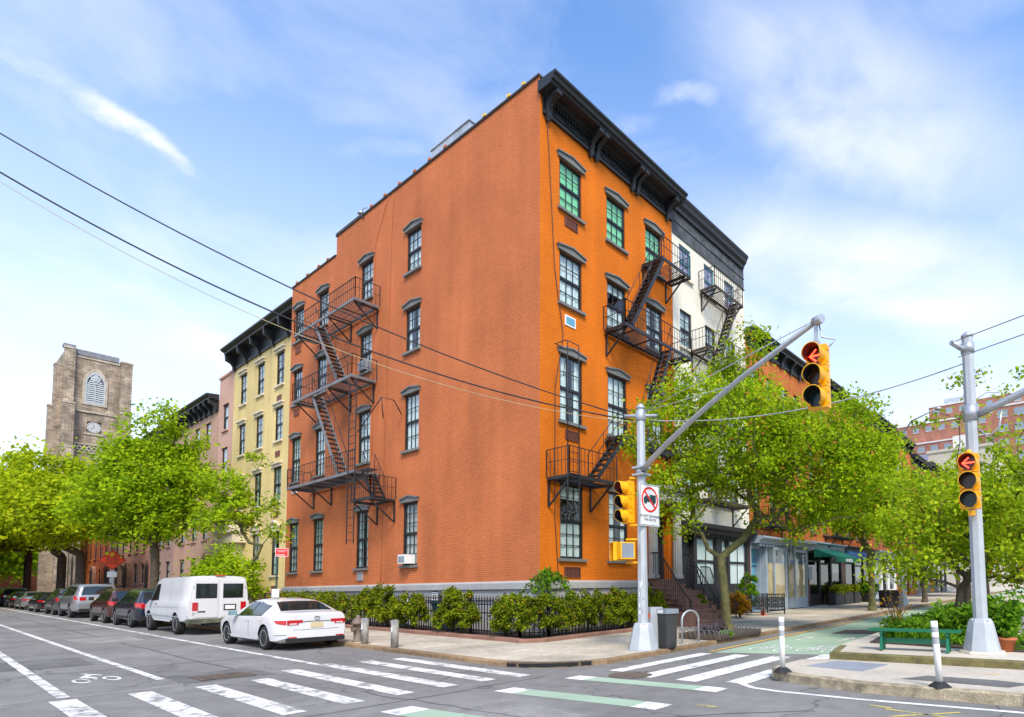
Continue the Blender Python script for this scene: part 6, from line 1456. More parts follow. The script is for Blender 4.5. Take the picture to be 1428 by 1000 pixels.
class Car:
    def __init__(s, L, W, roofW, top, belt, sill, wheels, wr, ww=.22, endr=.20):
        s.L, s.W, s.rw, s.wr, s.ww, s.wheels = L, W, roofW, wr, ww, wheels
        xs = np.linspace(-L/2, L/2, 400); zt = np.interp(xs, [p[0] for p in top][::-1], [p[1] for p in top][::-1])
        k = 13; zp = np.pad(zt, k//2, mode='edge'); zt2 = np.convolve(zp, np.ones(k)/k, 'valid'); s.xs, s.zt = xs, zt2
        s.belt, s.sill, s.zroof, s.endr = belt, sill, max(p[1] for p in top), endr
    def ztop(s, x): return float(np.interp(x, s.xs, s.zt))
    def zbelt(s, x): return float(np.interp(x, [p[0] for p in s.belt][::-1], [p[1] for p in s.belt][::-1]))
    def hw(s, x):
        t = abs(x)/(s.L/2); return s.W/2*(1-s.endr*max(0, (t-.72)/.28)**2.2)
    def ring(s, x):
        zt, zb, w, zs = s.ztop(x), s.zbelt(x), s.hw(x), s.sill
        t = abs(x)/(s.L/2); zs = zs+.10*max(0, (t-.85)/.15)
        zsh = min(zb, zt-.05); g = max(0, min(1, (zt-zb-.03)/(s.zroof-zb)))
        wr = w*.90+(s.rw/2*w/(s.W/2)-w*.90)*g; sm = lambda a, b, q: a+(b-a)*q
        y0, z0 = w*.945, zsh; y1, z1 = wr, zt-.02-.06*g
        return [(0, zs), (w*.82, zs), (w*.96, zs+.07), (w, zs+.24), (w*1.0, sm(zs+.24, zsh-.05, .6)), (w*.985, zsh-.05), (y0, z0), (sm(y0, y1, .35)+.012*g, sm(z0, z1, .35)), (sm(y0, y1, .7)+.012*g, sm(z0, z1, .7)), (y1, z1), (wr*.93, zt-.012-.028*g), (wr*.6, zt-.004-.006*g), (0, zt)]
    def yside(s, x, z):
        r = s.ring(x)[2:10]; zs = [p[1] for p in r]; return float(np.interp(z, zs, [p[0] for p in r]))
    def zsurf(s, x, y):
        r = s.ring(x)[6:][::-1]; return float(np.interp(abs(y), [p[0] for p in r], [p[1] for p in r]))
    def body(s, mat, cut=True):
        m = MB(); xs = np.linspace(-s.L/2, s.L/2, 64); k = 13; n = 2*k-2
        for x in xs:
            r = s.ring(x); full = r+[(-y, z) for y, z in r[1:-1]][::-1]; m.v += [(x, y, z) for y, z in full]
        for i in range(63):
            for j in range(n): m.f.append([i*n+j, i*n+(j+1) % n, (i+1)*n+(j+1) % n, (i+1)*n+j]); m.m.append(0); m.sm.append(True)
        m.f.append(list(range(n))); m.m.append(0); m.sm.append(False); m.f.append([63*n+j for j in range(n)][::-1]); m.m.append(0); m.sm.append(False)
        me = m.mesh('body', [mat, WELL], recalc=True)
        if not cut: return me
        o = bpy.data.objects.new('tmp', me); col.objects.link(o); tmp = [o]
        for x in s.wheels:
            for sd in (-1, 1):
                c = MB(); R_ = s.wr+.055; nn = 26; y0, y1 = sd*(s.W/2-.30), sd*(s.W/2+.2)
                vs = [(x+R_*math.cos(2*math.pi*i/nn), y, s.wr+.01+R_*math.sin(2*math.pi*i/nn)) for y in (y0, y1) for i in range(nn)]
                c.add(vs, [(i, (i+1) % nn, nn+(i+1) % nn, nn+i) for i in range(nn)]+[tuple(range(nn)), tuple(range(nn, 2*nn))]); cm = c.mesh('cut', [mat, WELL], recalc=True); cm.polygons.foreach_set('material_index', [1]*len(cm.polygons))
                co = bpy.data.objects.new('cut', cm); col.objects.link(co); tmp.append(co)
                b = o.modifiers.new('b', 'BOOLEAN'); b.object = co; b.operation = 'DIFFERENCE'; b.solver = 'EXACT'
        dg = bpy.context.evaluated_depsgraph_get(); dg.update()
        out = bpy.data.meshes.new_from_object(o.evaluated_get(dg)); out.name = 'body'
        for t in tmp: bpy.data.objects.remove(t)
        ed = [e.index for e in out.edges]
        try: out.set_sharp_from_angle(angle=R(38))
        except Exception: pass
        return out
    def side_patch(s, quad, sd, mat, name, off=.006, n=6):
        "quad: four (x,z) corners in side view"
        m = MB(); (a, b, c, d) = quad
        for i in range(n+1):
            for j in range(n+1):
                u, v = i/n, j/n; x = (a[0]*(1-u)+b[0]*u)*(1-v)+(d[0]*(1-u)+c[0]*u)*v; z = (a[1]*(1-u)+b[1]*u)*(1-v)+(d[1]*(1-u)+c[1]*u)*v
                m.v.append((x, sd*(s.yside(x, z)+off), z))
        for i in range(n):
            for j in range(n): m.f.append([i*(n+1)+j, (i+1)*(n+1)+j, (i+1)*(n+1)+j+1, i*(n+1)+j+1]); m.m.append(0); m.sm.append(True)
        return (name, m.mesh(name, mat))
    def top_patch(s, x0, x1, w0, w1, mat, name, off=.007, n=8):
        m = MB()
        for i in range(n+1):
            x = x0+(x1-x0)*i/n; wy = (w0+(w1-w0)*i/n)
            for j in range(n+1): y = wy*(2*j/n-1); m.v.append((x, y, s.zsurf(x, y)+off))
        for i in range(n):
            for j in range(n): m.f.append([i*(n+1)+j, (i+1)*(n+1)+j, (i+1)*(n+1)+j+1, i*(n+1)+j+1]); m.m.append(0); m.sm.append(True)
        return (name, m.mesh(name, mat))
def wheel_meshes(r, w, spokes, rim=RIM, rr=.66):
    t = MB(); t.xf = lambda x, y, z: (x, z, y)
    t.lathe([(r*rr, -w/2), (r*.93, -w/2), (r*.99, -w*.36), (r, -w*.2), (r, w*.2), (r*.99, w*.36), (r*.93, w/2), (r*rr, w/2)], 28)
    m = MB(); m.xf = t.xf; ro = r*rr
    m.lathe([(ro*.96, w*.18), (ro*.96, w*.5), (ro*1.02, w*.52), (ro*1.02, w*.3)], 28)
    m.lathe([(.0, w*.40), (ro*.22, w*.40), (ro*.2, w*.25), (0, w*.25)], 12)
    for i in range(spokes):
        a = 2*math.pi*i/spokes; c, s_ = math.cos(a), math.sin(a); hwid = ro*.11 if spokes > 6 else ro*.17
        P = lambda rad, k, z: (rad*c-k*s_, rad*s_+k*c, z)
        m.add([P(ro*.15, -hwid, w*.40), P(ro*.15, hwid, w*.40), P(ro*.97, hwid*.8, w*.46), P(ro*.97, -hwid*.8, w*.46), P(ro*.15, -hwid, w*.3), P(ro*.15, hwid, w*.3), P(ro*.97, hwid*.8, w*.3), P(ro*.97, -hwid*.8, w*.3)], [(0,1,2,3),(4,7,6,5),(0,4,5,1),(1,5,6,2),(3,2,6,7),(0,3,7,4)])
    d = MB(); d.xf = t.xf; d.lathe([(0, w*.1), (ro*.97, w*.1), (ro*.97, w*.05), (0, w*.05)], 20)
    return t.mesh('tyre', TYRE), m.mesh('wheel', rim), d.mesh('brake_disc', DISC)
def box_part(name, mat, *bs):
    m = MB()
    for b in bs: m.box(*b)
    return (name, m.mesh(name, mat))
def place_car(name, label, cat, loc, rz, C, body, parts, wm, group=None, sx=1):
    o = thing(name, label, cat, loc, rz, group); o.rotation_euler = (0, math.atan(S_X)*(1 if abs(rz) < 1 else -1), rz)
    if C is SED: o.scale = (sx, 1, .955)
    link('body', body, o)
    for n, me in parts: link(n, me, o)
    for x in C.wheels:
        for sd in (1, -1):
            wo = link('wheel', wm[1], o, (x, sd*(C.W/2-C.ww/2-.012), C.wr), (0, 0, 0 if sd > 0 else math.pi)); link('tyre', wm[0], wo); link('brake_disc', wm[2], wo)
    return o
SX_CAR = 1.06
def sedan_parts(C, b, dark=False):
    P = []
    for sd in (1, -1):
        P += [C.side_patch([(.70, .905), (-1.16, .955), (-1.32, 1.245), (.20, 1.36)], sd, TRIMB, 'window_trim', .003, 12)]
        P += [C.side_patch([(-1.08, .50), (-1.09, .50), (-1.30, .92), (-1.29, .92)], sd, TRIMB, 'door_seam', .003, 4), C.side_patch([(1.35, .22), (-.98, .22), (-.98, .265), (1.35, .265)], sd, TRIMB, 'sill_trim', .010, 5), C.side_patch([(-2.05, .42), (-2.43, .44), (-2.43, .455), (-2.05, .435)], sd, TRIMB, 'bumper_seam', .004, 3)]
        P += [C.side_patch([(.62, .93), (-.22, .94), (-.30, 1.36), (.22, 1.32)], sd, CARGLASS, 'front_side_window'), C.side_patch([(-.30, .94), (-1.12, .99), (-1.28, 1.22), (-.38, 1.36)], sd, CARGLASS, 'rear_side_window')]
        P += [C.side_patch([(1.40, .32), (1.41, .32), (1.05, .92), (1.03, .92)], sd, TRIMB, 'door_seam', .003, 4), C.side_patch([(-.30, .30), (-.315, .30), (-.315, .92), (-.30, .92)], sd, TRIMB, 'door_seam', .003, 4)]
        P += [C.side_patch([(-.12, .80), (-.28, .80), (-.28, .835), (-.12, .835)], sd, b, 'door_handle', .018, 2), C.side_patch([(-1.0, .82), (-1.16, .82), (-1.16, .855), (-1.0, .855)], sd, b, 'door_handle', .018, 2)]
        P += [C.side_patch([(1.35, .26), (-.95, .26), (-.95, .34), (1.35, .34)], sd, b, 'side_skirt', .012, 5)]
        m = MB(); y = sd*(C.W/2+.02); m.box(.52, .72, min(y, y+sd*.16), max(y, y+sd*.16), .93, 1.07); m.box(.55, .66, min(sd*(C.W/2-.08), y), max(sd*(C.W/2-.08), y), .93, .96); P.append(('wing_mirror', m.mesh('wing_mirror', M('mirror_teal', (.20, .33, .36), .25) if 'mirror_teal' not in bpy.data.materials else bpy.data.materials['mirror_teal'])))
        P += [C.side_patch([(-2.02, .845), (-2.439, .855), (-2.439, .725), (-2.14, .76)], sd, TAIL, 'tail_lamp', .010, 4)]
    P += [C.top_patch(1.02, .36, .70, .56, CARGLASS, 'windscreen'), C.top_patch(-1.12, -1.80, .53, .66, CARGLASS, 'rear_window')]
    xr = -C.L/2
    P += [box_part('tail_lamp', TAIL, (xr-.012, xr+.04, .36, .735, .775, .855), (xr-.012, xr+.04, .46, .735, .72, .7745)), box_part('tail_lamp', TAIL, (xr-.012, xr+.04, -.735, -.36, .775, .855), (xr-.012, xr+.04, -.735, -.46, .72, .7745)), box_part('lamp_insert', TAILW, (xr-.016, xr+.02, .50, .68, .735, .765)), box_part('lamp_insert', TAILW, (xr-.016, xr+.02, -.68, -.50, .735, .765))]
    P += [box_part('chrome_strip', CHROME, (xr-.014, xr+.02, -.35, .35, .80, .822)), box_part('number_plate', PLATE, (xr-.012, xr+.02, -.16, .16, .63, .77)), box_part('bumper_diffuser', TRIMB, (xr-.02, xr+.05, -.74, .74, .22, .35)), box_part('boot_seam', TRIMB, (xr-.003, xr+.02, -.58, .58, .575, .585)), box_part('reflector', TAIL, (xr-.022, xr+.02, .50, .70, .36, .39)), box_part('reflector', TAIL, (xr-.022, xr+.02, -.70, -.50, .36, .39))]
    m = MB()
    for i in range(12): a = 2*math.pi*i/12; a2 = 2*math.pi*(i+1)/12; m.bar((xr-.012, .07*math.cos(a), .90+.045*math.sin(a)), (xr-.012, .07*math.cos(a2), .90+.045*math.sin(a2)), .012)
    m.bar((xr-.012, -.03, .925), (xr-.012, .03, .925), .012); P.append(('badge', m.mesh('badge', CHROME)))
    return P
# sedan profile (x forward)
SED = Car(4.88, 1.86, 1.16, [(2.44, .62), (2.36, .74), (2.0, .84), (1.10, .99), (.30, 1.40), (-.20, 1.455), (-.85, 1.42), (-1.25, 1.33), (-1.85, 1.08), (-2.30, 1.065), (-2.44, .98)], [(2.44, .70), (1.1, .92), (-1.2, .985), (-2.44, .98)], .20, (1.45, -1.40), .335)
VAN = Car(5.6, 2.02, 1.72, [(2.8, .95), (2.72, 1.10), (2.2, 1.22), (1.85, 1.30), (1.25, 1.98), (.8, 2.10), (-2.6, 2.12), (-2.75, 2.08), (-2.8, 2.02)], [(2.8, 1.0), (1.8, 1.18), (-2.8, 1.22)], .42, (1.78, -1.70), .37, .24, .09)
SUV = Car(4.65, 1.86, 1.26, [(2.32, .78), (2.24, .92), (1.9, 1.02), (1.15, 1.12), (.45, 1.58), (.0, 1.66), (-1.5, 1.63), (-1.95, 1.52), (-2.2, 1.12), (-2.32, .98)], [(2.32, .85), (1.1, 1.04), (-2.32, 1.10)], .26, (1.38, -1.32), .35)
BSUV = Car(5.2, 2.0, 1.42, [(2.6, .92), (2.52, 1.08), (2.15, 1.18), (1.35, 1.26), (.75, 1.80), (.3, 1.90), (-2.1, 1.88), (-2.4, 1.78), (-2.52, 1.25), (-2.6, 1.05)], [(2.6, 1.0), (1.3, 1.18), (-2.6, 1.22)], .32, (1.56, -1.50), .39, .25)
PW = carpaint('white_paint', (.72, .72, .71), rough=.28); PWV = carpaint('van_white_paint', (.66, .665, .66), rough=.45); PNAV = carpaint('navy_paint', (.012, .018, .035), .3); PMAR = carpaint('maroon_paint', (.075, .018, .018), .4); PSIL = carpaint('silver_paint', (.42, .43, .44), .7); PBLK = carpaint('black_paint', (.012, .012, .013), .2); PGRY = carpaint('graphite_paint', (.10, .10, .105), .5); PBLU = carpaint('dark_blue_paint', (.03, .04, .09), .4)
def suv_parts(C, big=False):
    P = []; h = 1.66 if not big else 1.9; zb = 1.06 if not big else 1.22; zt = 1.50 if not big else 1.74
    for sd in (1, -1):
        P += [C.side_patch([(.75 if not big else 1.0, zb), (-.15, zb+.01), (-.18, zt), (.28 if not big else .55, zt-.03)], sd, CARGLASS, 'front_side_window'), C.side_patch([(-.25, zb+.01), (-1.05, zb+.03), (-1.05, zt-.01), (-.26, zt)], sd, CARGLASS, 'rear_side_window'), C.side_patch([(-1.14, zb+.03), (-1.8 if not big else -2.1, zb+.05), (-1.62 if not big else -2.05, zt-.05), (-1.14, zt-.01)], sd, CARGLASS, 'quarter_window')]
        P += [C.side_patch([(1.0, .34), (-.95, .34), (-.95, .46), (1.0, .46)], sd, TRIMB, 'sill_trim', .012, 5)]
        m = MB(); y = sd*(C.W/2+.02); m.box(.70, .86, min(y, y+sd*.17), max(y, y+sd*.17), zb, zb+.16); P.append(('wing_mirror', m.mesh('wing_mirror', TRIMB)))
        xr = -C.L/2
        P += [C.side_patch([(xr+.42, zb-.02), (xr+.02, zb-.02), (xr+.02, zb-.22), (xr+.30, zb-.18)], sd, TAIL, 'tail_lamp', .010, 4)]
        y0, y1 = sorted((sd*.50, sd*.76)); P.append(box_part('tail_lamp', TAIL, (xr-.015, xr+.04, y0, y1, zb-.25, zb-.06)))
    xr = -C.L/2
    P += [C.top_patch(C.belt[1][0]+.0, C.belt[1][0]-.62, .74, .60, CARGLASS, 'windscreen'), C.top_patch(xr+.40 if not big else xr+.22, xr+.13 if not big else xr+.07, .58, .68, CARGLASS, 'rear_window')]
    P += [box_part('number_plate', PLATE, (xr-.012, xr+.02, -.16, .16, zb-.28, zb-.13)), box_part('bumper_trim', TRIMB, (xr-.02, xr+.05, -.76, .76, .34, .52))]
    if big: P += [box_part('roof_rail', TRIMB, (-1.9, .2, .60, .63, h+.0, h+.05)), box_part('roof_rail', TRIMB, (-1.9, .2, -.63, -.60, h+.0, h+.05))]
    return P
def van_parts(C):
    P = []
    for sd in (1, -1):
        P += [C.side_patch([(1.72, 1.20), (.72, 1.24), (.72, 1.80), (1.20, 1.78)], sd, CARGLASS, 'front_side_window'), C.side_patch([(.66, .5), (.65, .5), (.65, 1.95), (.66, 1.95)], sd, TRIMB, 'door_seam', .003, 4), C.side_patch([(1.2, .95), (-2.6, .98), (-2.6, 1.005), (1.2, .975)], sd, GALVP, 'body_crease', .005, 6), C.side_patch([(-.75, .5), (-.76, .5), (-.76, 1.95), (-.75, 1.95)], sd, TRIMB, 'door_seam', .003, 4), C.side_patch([(2.7, .62), (-2.75, .62), (-2.75, .665), (2.7, .665)], sd, GALVP, 'rub_strip', .008, 8), C.side_patch([(1.78, 1.17), (.68, 1.21), (.68, 1.84), (1.20, 1.82)], sd, TRIMB, 'window_trim', .003, 6)]
        P += [C.side_patch([(1.1, .34+.10), (-1.1, .44), (-1.1, .52), (1.1, .52)], sd, PWV, 'running_board', .03, 4), C.side_patch([(.86, 1.05), (.74, 1.05), (.74, 1.10), (.86, 1.10)], sd, TRIMB, 'door_handle', .012, 2)]
        m = MB(); y = sd*(C.W/2+.04); m.box(1.25, 1.38, min(y, y+sd*.2), max(y, y+sd*.2), 1.22, 1.50); P.append(('wing_mirror', m.mesh('wing_mirror', TRIMB)))
    xr = -C.L/2
    P += [C.top_patch(1.80, 1.30, .82, .74, CARGLASS, 'windscreen')]
    for sd in (1, -1):
        y0, y1 = sorted((sd*.05, sd*.76)); P.append(box_part('rear_door', PWV, (xr-.02, xr+.02, y0, y1, .62, 1.95)))
        y0, y1 = sorted((sd*.12, sd*.68)); P.append(box_part('rear_door_window', CARGLASS, (xr-.03, xr+.0, y0, y1, 1.33, 1.80))); P.append(box_part('window_seal', TRIMB, (xr-.0245, xr+.0, y0-.03, y1+.03, 1.30, 1.83))); P.append(box_part('door_hinge', GALVP, (xr-.03, xr, sd*.775-.02, sd*.775+.02, 1.68, 1.74))); P.append(box_part('door_hinge', GALVP, (xr-.03, xr, sd*.775-.02, sd*.775+.02, .72, .78)))
        y0, y1 = sorted((sd*.64, sd*.80)); P.append(box_part('tail_lamp', TAIL, (xr-.035, xr+.1, y0+(.0), y1, .86, 1.16)))
        y0, y1 = sorted((sd*.645, sd*.795)); P.append(box_part('reverse_lamp', TAILW, (xr-.036, xr+.1, y0, y1, .80, .855)))
    P += [box_part('rear_bumper', RUSTB, (xr-.16, xr+.06, -.94, .94, .42, .58)), box_part('plate_frame', TRIMB, (xr-.03, xr-.02, -.50, -.12, .86, 1.08)), box_part('number_plate', SIGNW, (xr-.034, xr-.03, -.46, -.16, .90, 1.04)), box_part('badge', TRIMB, (xr-.026, xr-.02, .42, .66, .80, .85)), box_part('brake_light', TAIL, (xr-.01, xr+.1, -.14, .14, 2.10, 2.14)), box_part('tow_bar', TRIMB, (xr-.10, xr+.5, -.3, .3, .30, .40))]
    return P
W_SED = wheel_meshes(.335, .22, 10); W_SEDB = wheel_meshes(.335, .22, 10, RIMB); W_VAN = wheel_meshes(.37, .24, 8, rr=.6); W_SUV = wheel_meshes(.35, .23, 5); W_BIG = wheel_meshes(.39, .25, 5)
YCAR = 7.12
bw = SED.body(PW); pw = sedan_parts(SED, PW)
def carz(x): return gz(x, 7)+.006
def at_c(x, y=YCAR): return (x, y, carz(x))
place_car('parked_sedan', 'white sedan with straw number plate parked behind the van', 'car', at_c(-19.72, 7.16), math.pi, SED, bw, pw, W_SED, 'vehicles parked along the kerb', 1.0)
place_car('parked_van', 'white cargo van with rusty green rear bumper', 'van', at_c(-28.45, 7.32), math.pi, VAN, VAN.body(PWV), van_parts(VAN), W_VAN, 'vehicles parked along the kerb')
bn = SUV.body(PNAV); sp_ = suv_parts(SUV)
place_car('parked_suv', 'navy crossover parked just ahead of the white van', 'car', at_c(-34.3, 7.2), math.pi, SUV, bn, sp_, W_SUV, 'vehicles parked along the kerb')
place_car('parked_suv', 'maroon crossover between the navy car and the silver one', 'car', at_c(-39.25, 7.2), math.pi, SUV, SUV.body(PMAR), sp_, W_SUV, 'vehicles parked along the kerb')
place_car('parked_suv', 'large silver sport utility vehicle with roof rails', 'car', at_c(-47.5, 7.2), math.pi, BSUV, BSUV.body(PSIL), suv_parts(BSUV, True), W_BIG, 'vehicles parked along the kerb')
place_car('parked_suv', 'graphite crossover ahead of the large silver car', 'car', at_c(-52.8, 7.15), math.pi, SUV, SUV.body(PGRY), sp_, W_SUV, 'vehicles parked along the kerb')
bk = SED.body(PBLK); pk_ = sedan_parts(SED, PBLK)
place_car('parked_sedan', 'black sedan ahead of the graphite crossover', 'car', at_c(-59.8, 7.15), math.pi, SED, bk, pk_, W_SED, 'vehicles parked along the kerb')
place_car('parked_sedan', 'silver sedan between two black sedans', 'car', at_c(-67.2, 7.15), math.pi, SED, SED.body(PSIL), sedan_parts(SED, PSIL), W_SED, 'vehicles parked along the kerb')
place_car('parked_sedan', 'black sedan ahead of the silver sedan', 'car', at_c(-73.4, 7.15), math.pi, SED, bk, pk_, W_SED, 'vehicles parked along the kerb')
place_car('parked_suv', 'dark blue crossover far along the kerb', 'car', at_c(-80.5, 7.15), math.pi, SUV, SUV.body(PBLU), sp_, W_SUV, 'vehicles parked along the kerb')
place_car('parked_suv', 'navy crossover farthest along the kerb', 'car', at_c(-87.5, 7.15), math.pi, SUV, bn, sp_, W_SUV, 'vehicles parked along the kerb')
place_car('parked_sedan', 'black sedan far down the avenue', 'car', (3.5, 64, gz(3.5, 64)), math.pi/2, SED, bk, pk_, W_SED)
# ================================================================== PLANTS
def leaf_cloud(name, centers, sig, n, size, mat, parent, droop=.3, seed=0, flat=1.0, elong=1.6):
    rng = np.random.default_rng(seed); C = np.asarray(centers, float); k = len(C)
    idx = rng.integers(0, k, n); sg = np.asarray(sig, float); sg = sg[idx][:, None] if sg.ndim else sg
    P = C[idx] + rng.normal(0, 1, (n, 3))*sg*np.array([1, 1, flat])
    c = rng.normal(0, 1, (n, 3))+np.array([.45, -.40, .85])*1.15; c /= np.linalg.norm(c, axis=1, keepdims=True)   # leaves turn to the light
    a = rng.normal(0, 1, (n, 3)); a[:, 2] -= droop; a -= (a*c).sum(1, keepdims=True)*c; a /= np.linalg.norm(a, axis=1, keepdims=True); b = np.cross(c, a)
    s = size*rng.uniform(.6, 1.35, (n, 1)); l = s*elong/2; w_ = s/2
    V = np.stack([P-a*l, P+b*w_+c*s*.12, P+a*l, P-b*w_+c*s*.12], 1).reshape(-1, 3)
    off = np.array(wloc(parent)); V = V-off
    me = bpy.data.meshes.new(name); me.vertices.add(4*n); me.vertices.foreach_set('co', V.astype(np.float32).ravel())
    me.loops.add(4*n); me.loops.foreach_set('vertex_index', np.arange(4*n, dtype=np.int32)); me.polygons.add(n); me.polygons.foreach_set('loop_start', np.arange(0, 4*n, 4, dtype=np.int32))
    me.update(calc_edges=True); me.materials.append(mat)
    return link(name, me, parent)
def tree(label, base, fork, blobs, ncl, nleaf, lsize, lmat, bark, r0, seed, sig=.42, lean=(0, 0), cat='tree', name='street_tree', clumps=True, forks=3, twig=.012, group=None, flat=.75):
    rng = np.random.default_rng(seed); rnd = random.Random(seed); bx_, by_, bz_ = base
    o = thing(name, label, cat, base, group=group)
    w_ = np.array([b[3]*b[4]*b[5]*(b[6] if len(b) > 6 else 1) for b in blobs], float); w_ /= w_.sum()
    pts = []
    while len(pts) < ncl:
        b = blobs[rng.choice(len(blobs), p=w_)]; v = rng.normal(0, 1, 3); v /= np.linalg.norm(v); rr = rng.uniform(.25, 1)**.45
        p = np.array(b[:3])+v*rr*np.array(b[3:6])*rng.uniform(.82, 1.1)
        pts.append(p)
    pts = np.array(pts)
    # skeleton: trunk nodes then grow limbs to the nearest existing node
    nodes = [np.zeros(3)]; par = [-1]
    nt_ = 5
    for i in range(1, nt_+1):
        t = i/nt_; nodes.append(np.array([lean[0]*t**1.3+rnd.uniform(-.03, .03), lean[1]*t**1.3+rnd.uniform(-.03, .03), fork*t])); par.append(len(nodes)-2)
    top = len(nodes)-1
    order = np.argsort(np.linalg.norm(pts-nodes[top], axis=1)); ends = []
    for q in order:
        p = pts[q]; A = np.array(nodes[top:]); d = np.linalg.norm(A-p, axis=1)+.9*np.maximum(0, A[:, 2]-p[2])+.35*np.linalg.norm(A-nodes[top], axis=1)*.3
        j = int(np.argmin(d))+top; a = nodes[j]; L = np.linalg.norm(p-a); k = max(2, min(7, int(L/.5))); last = j
        for i in range(1, k+1):
            t = i/k; v = a+(p-a)*t; v = v+np.array([0, 0, .12*L*math.sin(math.pi*t)*(1 if p[2] < a[2]+L*.5 else -.6)])+rng.normal(0, .04*min(L, 1.5), 3)*(i < k)
            nodes.append(v); par.append(last); last = len(nodes)-1
        ends.append(last)
    cnt = np.zeros(len(nodes))
    for e in ends:
        while e >= 0: cnt[e] += 1; e = par[e]
    m = MB(); tot = cnt[0]
    rad = lambda i: max(twig, r0*(cnt[i]/tot)**.46)
    kids = [[] for _ in nodes]
    for i in range(1, len(nodes)): kids[par[i]].append(i)
    todo = [(0, None)]
    while todo:
        i, st = todo.pop(); chain = [i] if st is None else [st, i]
        while kids[i]:
            ks = sorted(kids[i], key=lambda q: -cnt[q]); nx = ks[0]
            for q in ks[1:]: todo.append((q, i))
            chain.append(nx); i = nx
        rr = [rad(q) for q in chain]
        if st is not None: rr[0] = min(rr[0], rr[1]*1.3)
        else: rr[0] = r0*1.25
        if len(chain) > 1: m.tube([Vector(nodes[q])+Vector(base) for q in chain], rr, 9 if rr[0] > .08 else 6 if rr[0] > .03 else 4, 0, True, caps=False)
    m.lathe([(r0*1.7, -.15), (r0*1.45, .05), (r0*1.25, .25)], 10, base)
    m.build('trunk', bark, o)
    leaf_cloud('crown', pts+np.array(base), rng.uniform(sig*.6, sig*1.3, len(pts)), nleaf, lsize, lmat, o, seed=seed, flat=flat)
    return o
def gb(x, y, dz=.10): return (x, y, gz(x, y)+dz)
# callery pear before the white house: broad, forked low
tree('broad green street tree with mossy forked trunk in front of the white house', gb(-9.38, 15.9, .2), 2.3, [(.3, .3, 6.2, 2.2, 2.6, 2.2), (-1.1, -1.3, 5.8, 1.5, 1.7, 1.9), (2.1, 1.6, 5.4, 2.0, 2.2, 1.9), (.9, .1, 8.6, .8, .9, 1.2), (3.4, 2.4, 4.7, 1.5, 1.8, 1.5), (-1.3, -1.0, 3.8, .9, 1.0, .8, .8), (1.9, 1.2, 3.5, 1.5, 1.4, .7, .8), (-.6, -.6, 7.6, 1.2, 1.3, .9, .7), (3.3, 2.3, 6.4, 1.4, 1.5, 1.2, .8)], 430, 45000, .076, LEAF_P, BARKM, .135, 3, sig=.25, lean=(-.12, -.1))
tree('street tree with slim mossy trunk by the green awning', gb(-9.5, 30.9), 3.1, [(.3, -.2, 6.0, 2.2, 2.4, 2.0), (-1.4, -1.6, 5.3, 1.7, 1.7, 1.4), (1.9, 1.4, 5.5, 1.7, 1.9, 1.6), (.2, -.3, 8.0, 1.5, 1.6, 1.3), (1.2, -1.6, 4.2, 1.1, 1.1, .7)], 170, 21000, .13, LEAF_P, BARKM, .17, 5, sig=.34)
tree('street tree beyond the round planter on the avenue', gb(-9.4, 42.0), 3.2, [(.3, 0, 6.2, 2.6, 2.8, 2.3), (1.6, 1.0, 7.4, 1.8, 1.8, 1.6), (-1.2, -1.2, 5.8, 1.8, 1.8, 1.4)], 110, 12000, .19, LEAF_M, BARK, .16, 6, sig=.45)
tree('farther street tree on the avenue behind the lamp', gb(-9.4, 54.0), 3.4, [(.3, 0, 6.6, 2.8, 3.0, 2.5), (1.8, 1.0, 7.8, 2.0, 2.0, 1.8)], 90, 9000, .24, LEAF_A, BARK, .16, 7, sig=.5)
tree('distant street tree near the end of the avenue block', gb(-9.2, 68.0), 3.4, [(.3, 0, 6.6, 3.2, 3.4, 2.8), (2.2, 1.0, 7.6, 2.2, 2.2, 2.0)], 80, 7000, .3, LEAF_A, BARK, .16, 8, sig=.6)
# island trees: sparse, many stems
tree('multi stemmed open crowned tree growing behind the island signal pole', gb(-3.2, 18.0, .3), 1.15, [(-.3, -.2, 3.3, 1.6, 1.7, 1.2), (1.3, .4, 3.6, 1.6, 1.6, 1.4), (-.9, -1.0, 2.1, 1.2, 1.2, .8), (1.6, .3, 2.0, 1.4, 1.4, .8), (.9, .4, 5.2, 1.4, 1.4, 1.0, .22), (1.2, .3, 6.8, 1.3, 1.3, 1.1, .12), (-.8, -.3, 5.9, 1.5, 1.1, .6, .14)], 300, 13000, .085, LEAF_M, BARK, .105, 31, sig=.22, lean=(.15, .0), name='island_tree', twig=.010)
tree('second island tree with dark trunk behind the first', gb(-3.9, 24.0, .3), 1.5, [(.2, 0, 3.6, 2.2, 2.2, 1.4), (-1.2, -.4, 3.0, 1.5, 1.6, 1.1), (1.8, .2, 2.8, 1.4, 1.4, .9)], 160, 12000, .105, LEAF_M, BARK, .13, 10, sig=.32, name='island_tree')
tree('small tree far along the planted island', gb(-4.6, 34, .3), 2.0, [(.2, 0, 4.4, 2.6, 2.6, 1.8), (-1.2, 0, 3.4, 1.5, 1.6, 1.1)], 110, 9000, .17, LEAF_A, BARK, .13, 12, sig=.42, name='island_tree')
tree('leafy tree on the far side of the avenue', gb(2.5, 46, .1), 3.0, [(.2, 0, 5.2, 3.4, 3.4, 2.2)], 90, 7000, .24, LEAF_A, BARK, .16, 13, sig=.5, name='avenue_tree')
